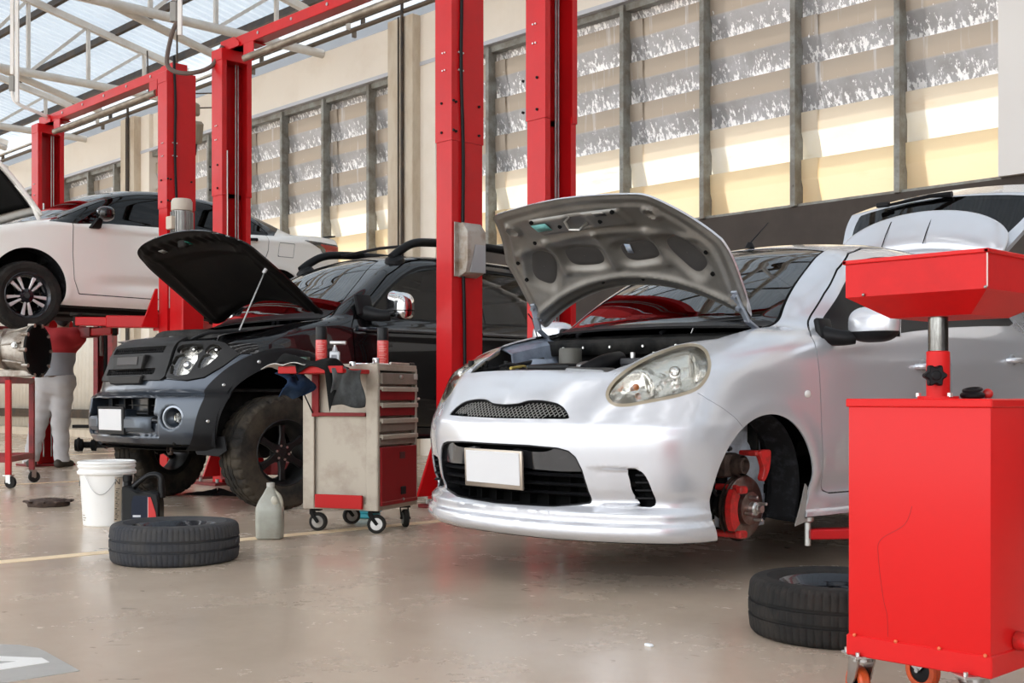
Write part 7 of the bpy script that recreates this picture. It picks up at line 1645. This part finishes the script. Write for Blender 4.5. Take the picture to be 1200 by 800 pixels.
def body_sdf(V, pad=0., legs=True, torso=True, arms=True, head=True):
    P = V; d = np.full(len(V), 9.)
    add = lambda s, k=.05: smin(d, s, k)
    if torso:
        d = add(capsule(P, pel, che, .135, .15)); d = add(capsule(P, J(-.06, 0, .93), J(.06, 0, .93), .125, .125)); d = add(capsule(P, shL * .8 + che * .2, shR * .8 + che * .2, .085, .085), .07)
    if legs:
        for h, k, a in ((hipL, knL, anL), (hipR, knR, anR)): d = add(capsule(P, h, k, .098, .068), .06); d = add(capsule(P, k, a, .066, .045), .03)
    if arms:
        for s, e_, w_ in ((shL, elL, wrL), (shR, elR, wrR)): d = add(capsule(P, s, e_, .060, .046), .05); d = add(capsule(P, e_, w_, .044, .030), .02)
    if head:
        d = add(capsule(P, che, nek, .06, .058), .04); d = add(capsule(P, nek, hed, .058, .06), .03); d = add(ellipsoid(P, hed + J(0, .01, .04), (.082, .082, .115)), .03)
        d = add(capsule(P, hed + J(-.055, .075, .0), hed + J(-.062, .092, -.01), .016, .014), .015)             # nose turned up and left
        for s in (-1, 1): d = add(ellipsoid(P, hed + J(s * .080, .0, .03), (.018, .022, .034)), .01)
    return d - pad
m_skin = mat('skin', (.30, .17, .11), .55); m_hair = mat('black_cap_cloth', (.008, .008, .009), .8)
hands = []
for w_, sgn in ((wrL, -1), (wrR, 1)):
    palm = w_ + J(sgn * -.005, .03, .07); hands.append((w_, palm, .028, .034))
    for q in range(4):
        base = palm + J((q - 1.5) * .021, .012, .03); mid = base + J((q - 1.5) * .004, .030, .030 + .006 * (1.5 - abs(q - 1.5))); tip = mid + J(0, .034, -.002 + .004 * q); hands += [(base, mid, .0095, .0085), (mid, tip, .0085, .007)]
    tb = palm + J(-sgn * .032, .0, .0); hands += [(tb, tb + J(-sgn * .022, .022, .028), .011, .0095), (tb + J(-sgn * .022, .022, .028), tb + J(-sgn * .022, .045, .045), .0095, .008)]
def whole(V):
    d = body_sdf(V)
    for a, c_, ra, rb in hands: d = smin(d, capsule(V, a, c_, ra, rb), .012)
    return d
Vp, Tp = mesher(whole, (-.75, -.75, .0), (.75, .75, 1.98), .0105, 2.5, 8); bo = tri_obj('body', Vp, Tp, m_skin, per)
m_shirt = mat('work_shirt_grey', (.30, .31, .34), .85, bump=.4, bscale=14); m_yoke = mat('work_shirt_red', (.42, .02, .025), .8, bump=.4, bscale=14); m_trou = mat('pale_trousers', (.50, .48, .48), .85, bump=.6, bscale=10, var=.3, vcol=(.40, .38, .37), vscale=5)
wr = lambda V: .006 * np.sin(38 * V[:, 2] + 9 * V[:, 0] + 7 * V[:, 1]) * np.sin(23 * V[:, 0] - 19 * V[:, 1] + 11 * V[:, 2])
def shirt(V):
    d = body_sdf(V, .022, False, True, False, False)
    for s, e_, w_ in ((shL, elL, wrL), (shR, elR, wrR)): d = smin(d, capsule(V, s, s * .25 + e_ * .75, .085, .078), .06)
    return np.maximum(d + wr(V), .965 - V[:, 2] + .03 * np.sin(6 * V[:, 0]))
Vs, Ts = mesher(shirt, (-.6, -.6, .9), (.6, .7, 1.75), .0125, 2.5, 8)
top, low = cutmesh(Vs, Ts, lambda V: 1.235 - V[:, 2]); so_ = tri_obj('shirt', *low, m_shirt, per, label='light grey work shirt'); tri_obj('shirt_yoke', *top, m_yoke, so_, label='red shoulder yoke')
b = MB(); rc = nek + J(0, .0, -.005); b.tube([rc + J(.068 * math.cos(t), .066 * math.sin(t), .012 * math.sin(t)) for t in np.linspace(0, 2 * PI, 24, endpoint=False)], .017, 8, closed=True); b.build('shirt_collar', mat('collar_blue', (.42, .48, .58), .8), so_)
def trou(V):
    d = np.full(len(V), 9.)
    for h, k, a in ((hipL, knL, anL), (hipR, knR, anR)): d = smin(d, capsule(V, h, k, .118, .092), .05); d = smin(d, capsule(V, k, a + up_ * .0, .090, .078), .04)
    d = smin(d, capsule(V, J(-.07, 0, .94), J(.07, 0, .94), .140, .140), .05); d = smin(d, capsule(V, J(-.062, -.045, .86), J(.062, -.045, .86), .105, .105), .05)
    return np.maximum(np.maximum(d + 1.2 * wr(V), .062 - V[:, 2]), V[:, 2] - 1.0)
tri_obj('trousers', *mesher(trou, (-.7, -.6, .0), (.6, .6, 1.05), .0125, 2.5, 8), m_trou, per)
b = MB(); b.tube([pel + J(.128 * math.cos(t), .125 * math.sin(t), .025) for t in np.linspace(0, 2 * PI, 28, endpoint=False)], .018, 8, closed=True); b.build('belt', mat('brown_belt', (.16, .09, .05), .6), per)
def cap(V):
    d = ellipsoid(V, hed + J(.0, -.005, .052), (.098, .098, .115)); d = smin(d, ellipsoid(V, hed + J(.015, -.05, .0), (.080, .055, .085)), .03)
    return np.maximum(d, -(V @ (er_ * -.25 + fo * .85 + up_ * -.46) - (hed @ (er_ * -.25 + fo * .85 + up_ * -.46)) - .045) * -1.0)
tri_obj('cap', *mesher(cap, (-.25, -.25, 1.4), (.3, .35, 1.85), .011, 2.5, 4), m_hair, per, label='black cap')
for s, a in ((-1, anL), (1, anR)):
    fdir = fo * .9 + er_ * s * .25
    def shoe(V, a=a, fdir=fdir):
        d = capsule(V, a - up_ * .045 - fdir * .06, a - up_ * .055 + fdir * .16, .048, .040); d = smin(d, capsule(V, a - up_ * .03, a + up_ * .03, .052, .055), .03)
        return np.maximum(d, .004 - V[:, 2])
    tri_obj('work_boot', *mesher(shoe, a - .30, a + .30, .011, 2.5, 4), mat('boot_brown', (.045, .033, .024), .7, bump=.3, bscale=30), per)
for o in per.children: pass
# ------------------------------------------------------------------ far clutter
c = (-18.45, 8.60, 0); o = thing('lift_post', 'dull red lift post by the corrugated wall, seen under the saloon', 'lift post', c)
b = MB(); b.prism([(-.15, -.13), (.15, -.13), (.15, .13), (.08, .13), (.08, .12), (.14, .12), (.14, -.12), (-.14, -.12), (-.14, .12), (-.08, .12), (-.08, .13), (-.15, .13)], (0, 0, 1.3), (.692, .7218, 0), (.7218, -.692, 0), (0, 0, 1), 2.6); b.build('post_channel', M_red_dull, o)
b = MB(); b.box((0, 0, .02), (.6, .5, .04)); b.build('post_base', M_dark, o); b = MB(); b.cyl((.0, 0, .1), (0, 0, 2.2), .03); b.build('lift_ram', M_under, o)
b = MB(); b.box((-.105, -.02, 1.85), (.02, .12, .85), E3(0, 0, .8), .004); b.build('warning_plate', mat('pale_plate', (.55, .52, .47), .5), o)
c = (-17.3, 7.95, 0); o = thing('trestle', 'black steel trestle foot standing before the corrugated wall', 'stand', c, rz=.8); b = MB(); b.box((0, 0, .02), (.34, .2, .04), None, .004); b.box((0, 0, .17), (.07, .07, .28)); b.build('trestle_post', M_dark, o); b = MB(); b.box((0, 0, .32), (.75, .10, .05), None, .004); b.build('trestle_beam', M_under, o)
c = (-16.15, 7.25, 0); o = thing('gear_set', 'black machine part like a dumbbell on the far floor', 'car part', c, rz=.8); b = MB(); b.lathe([(0, -.15), (.08, -.15), (.09, -.11), (.085, -.05), (.035, -.03), (.035, .05), (.08, .07), (.085, .13), (0, .15)], (0, 0, .092), (1, .2, 0), 24); b.build('gear_shaft', M_dark, o); b = MB(); b.lathe([(.085, -.12), (.10, -.10), (.085, -.08)], (0, 0, .102), (1, .2, 0), 24, closed=True); b.build('gear_ring', M_under, o)
# ------------------------------------------------------------------ overhead fittings
hp0 = Vector((-13.75, 7.35, 0)); z0 = 4.12
o = thing('hoist_reel', 'dark green chain hoist hanging below the trusses with two hoses', 'hoist', hp0 + Vector((0, 0, z0)))
m_gr = mat('hoist_green', (.03, .06, .03), .5); org = hp0 + Vector((0, 0, z0))
ax = Vector((.55, .83, .1))
b = MB(); b.lathe([(0, -.16), (.19, -.16), (.22, -.12), (.16, -.10), (.16, .10), (.22, .12), (.19, .16), (0, .16)], (0, 0, 0), ax, 28); b.build('reel_drum', m_gr, o)
b = MB(); b.box((.08, .10, .26), (.26, .2, .16), E3(0, 0, .6), .02); b.box((.0, .0, .36), (.12, .12, .14), None, .01); b.build('reel_motor', mat('hoist_brown', (.30, .24, .17), .5), o)
b = MB(); b.box((.14, .18, -.03), (.16, .14, .28), E3(.2, .2, .6), .03); b.build('gear_case', MATS['hoist_brown'], o)
for dx, dy, zz in ((-.05, -.06, 1.15), (.12, .16, 1.15)):
    b = MB(); b.tube([(dx, dy, -.15), (dx - .01, dy - .01, -.9), (dx - .03, dy - .03, -1.7)], .014, 8); b.cyl((dx, dy, -.32), (dx, dy, -.18), .035, .05, n=12); b.build('hanging_hose', M_blackpl, o)
b = MB(); b.tube([(-.30, -.25, 1.0), (-.28, -.24, .42), (-.28, -.24, .45), (.45, .42, .45), (.45, .42, .3)], .010, 6); b.tube([(-.22, .0, 1.0), (-.22, .0, .30), (.5, .62, .30)], .010, 6); b.tube([(0, 0, .4), (0, 0, 1.65)], .012, 6); b.build('hanger_frame', M_purlin, o)
def pendant(p, z_box, hose, m_hose, label, grp=None):
    o = thing('power_drop', label, 'power cable', p + Vector((0, 0, z_box)), 'power drops hanging from the roof'); ztop = rz(p.y) - .1 - z_box
    for dx in (-.026, .026):
        b = MB(); b.box((dx * .692, dx * .7218, ztop / 2 + (.05 if dx < 0 else -.1)), (.034, .034, ztop + (-.1 if dx < 0 else .2)), E3(0, 0, .8)); b.build('conduit', M_whitewall, o)
    b = MB(); b.box((-.02, -.02, 0), (.055, .045, .17), E3(0, 0, .8), .005); b.build('isolator_box', mat('isolator_grey', (.30, .29, .27), .5), o)
    b = MB(); b.tube([Vector(q) - (p + Vector((0, 0, z_box))) for q in hose], .020, 8, smooth=6); b.build('drop_cable', m_hose, o)
    return o
pA = Vector((-12.95, 5.02, 0)); pendant(pA, 4.12, [pA + Vector((-.02, -.02, 4.05)), pA + Vector((.0, .02, 3.92)), pA + Vector((.02, .30, 3.83)), Vector((-13.05, 5.42, 3.80)), Vector((-13.14, 5.33, 3.70))], M_whitewall, 'white power drop above the far post of the far lift')
pB = Vector((-9.72, 5.50, 0)); pB = Vector((-9.45, 5.05, 0)); pendant(pB, 4.08, [pB + Vector((0, 0, 4.0)), pB + Vector((-.05, -.03, 3.86)), pB + Vector((-.07, -.05, 3.62)), pB + Vector((.06, .06, 3.55)), Vector((-9.27, 5.28, 3.62)), Vector((-9.22, 5.36, 3.80))], mat('brown_hose', (.12, .085, .07), .6), 'power drop with brown hose above the lift over the pickup')
# ------------------------------------------------------------------ daylight
w = bpy.data.worlds.new('daylight'); bpy.context.scene.world = w; w.use_nodes = True; nt = w.node_tree
bg = nt.nodes['Background']; sky = nt.nodes.new('ShaderNodeTexSky'); sky.sky_type = 'NISHITA'; sky.sun_disc = False; sky.sun_elevation = math.radians(48); sky.sun_rotation = math.radians(0); sky.air_density = 1.2; sky.dust_density = 3.0
hs = nt.nodes.new('ShaderNodeHueSaturation'); hs.inputs['Saturation'].default_value = .22
nt.links.new(sky.outputs[0], hs.inputs['Color']); nt.links.new(hs.outputs[0], bg.inputs['Color']); bg.inputs['Strength'].default_value = .45
sl = bpy.data.lights.new('sun', 'SUN'); sl.energy = 7.0; sl.color = (1, .93, .83); sl.angle = math.radians(1.5); so = bpy.data.objects.new('sun', sl); C.objects.link(so)
so.rotation_euler = Vector((.10, -.62, -.72)).to_track_quat('-Z', 'Y').to_euler()
bpy.context.scene.view_settings.exposure = .92
bpy.context.scene.cycles.max_bounces = 9; bpy.context.scene.cycles.transparent_max_bounces = 12; bpy.context.scene.cycles.caustics_reflective = False; bpy.context.scene.cycles.caustics_refractive = False
bpy.context.scene.cycles.sample_clamp_indirect = 6
# ------------------------------------------------------------------ camera and view
cam = bpy.data.cameras.new('camera'); co = bpy.data.objects.new('camera', cam); C.objects.link(co)
ang = math.atan2(1342, 1400)
co.location = (0, 0, .75); co.rotation_euler = (PI / 2, 0, PI / 2 - ang + 0.0)
# forward must be (-cos(ang), sin(ang), 0)
co.rotation_euler = (PI / 2, 0, math.atan2(math.cos(ang), math.sin(ang)))
cam.sensor_width = 36; cam.lens = 1400 / 1200 * 36; cam.shift_y = 66 / 1200; cam.clip_start = .05; cam.clip_end = 300
sc = bpy.context.scene; sc.camera = co
vs = sc.view_settings; vs.view_transform = 'Standard'; vs.look = 'None'; vs.gamma = 1; vs.use_curve_mapping = False
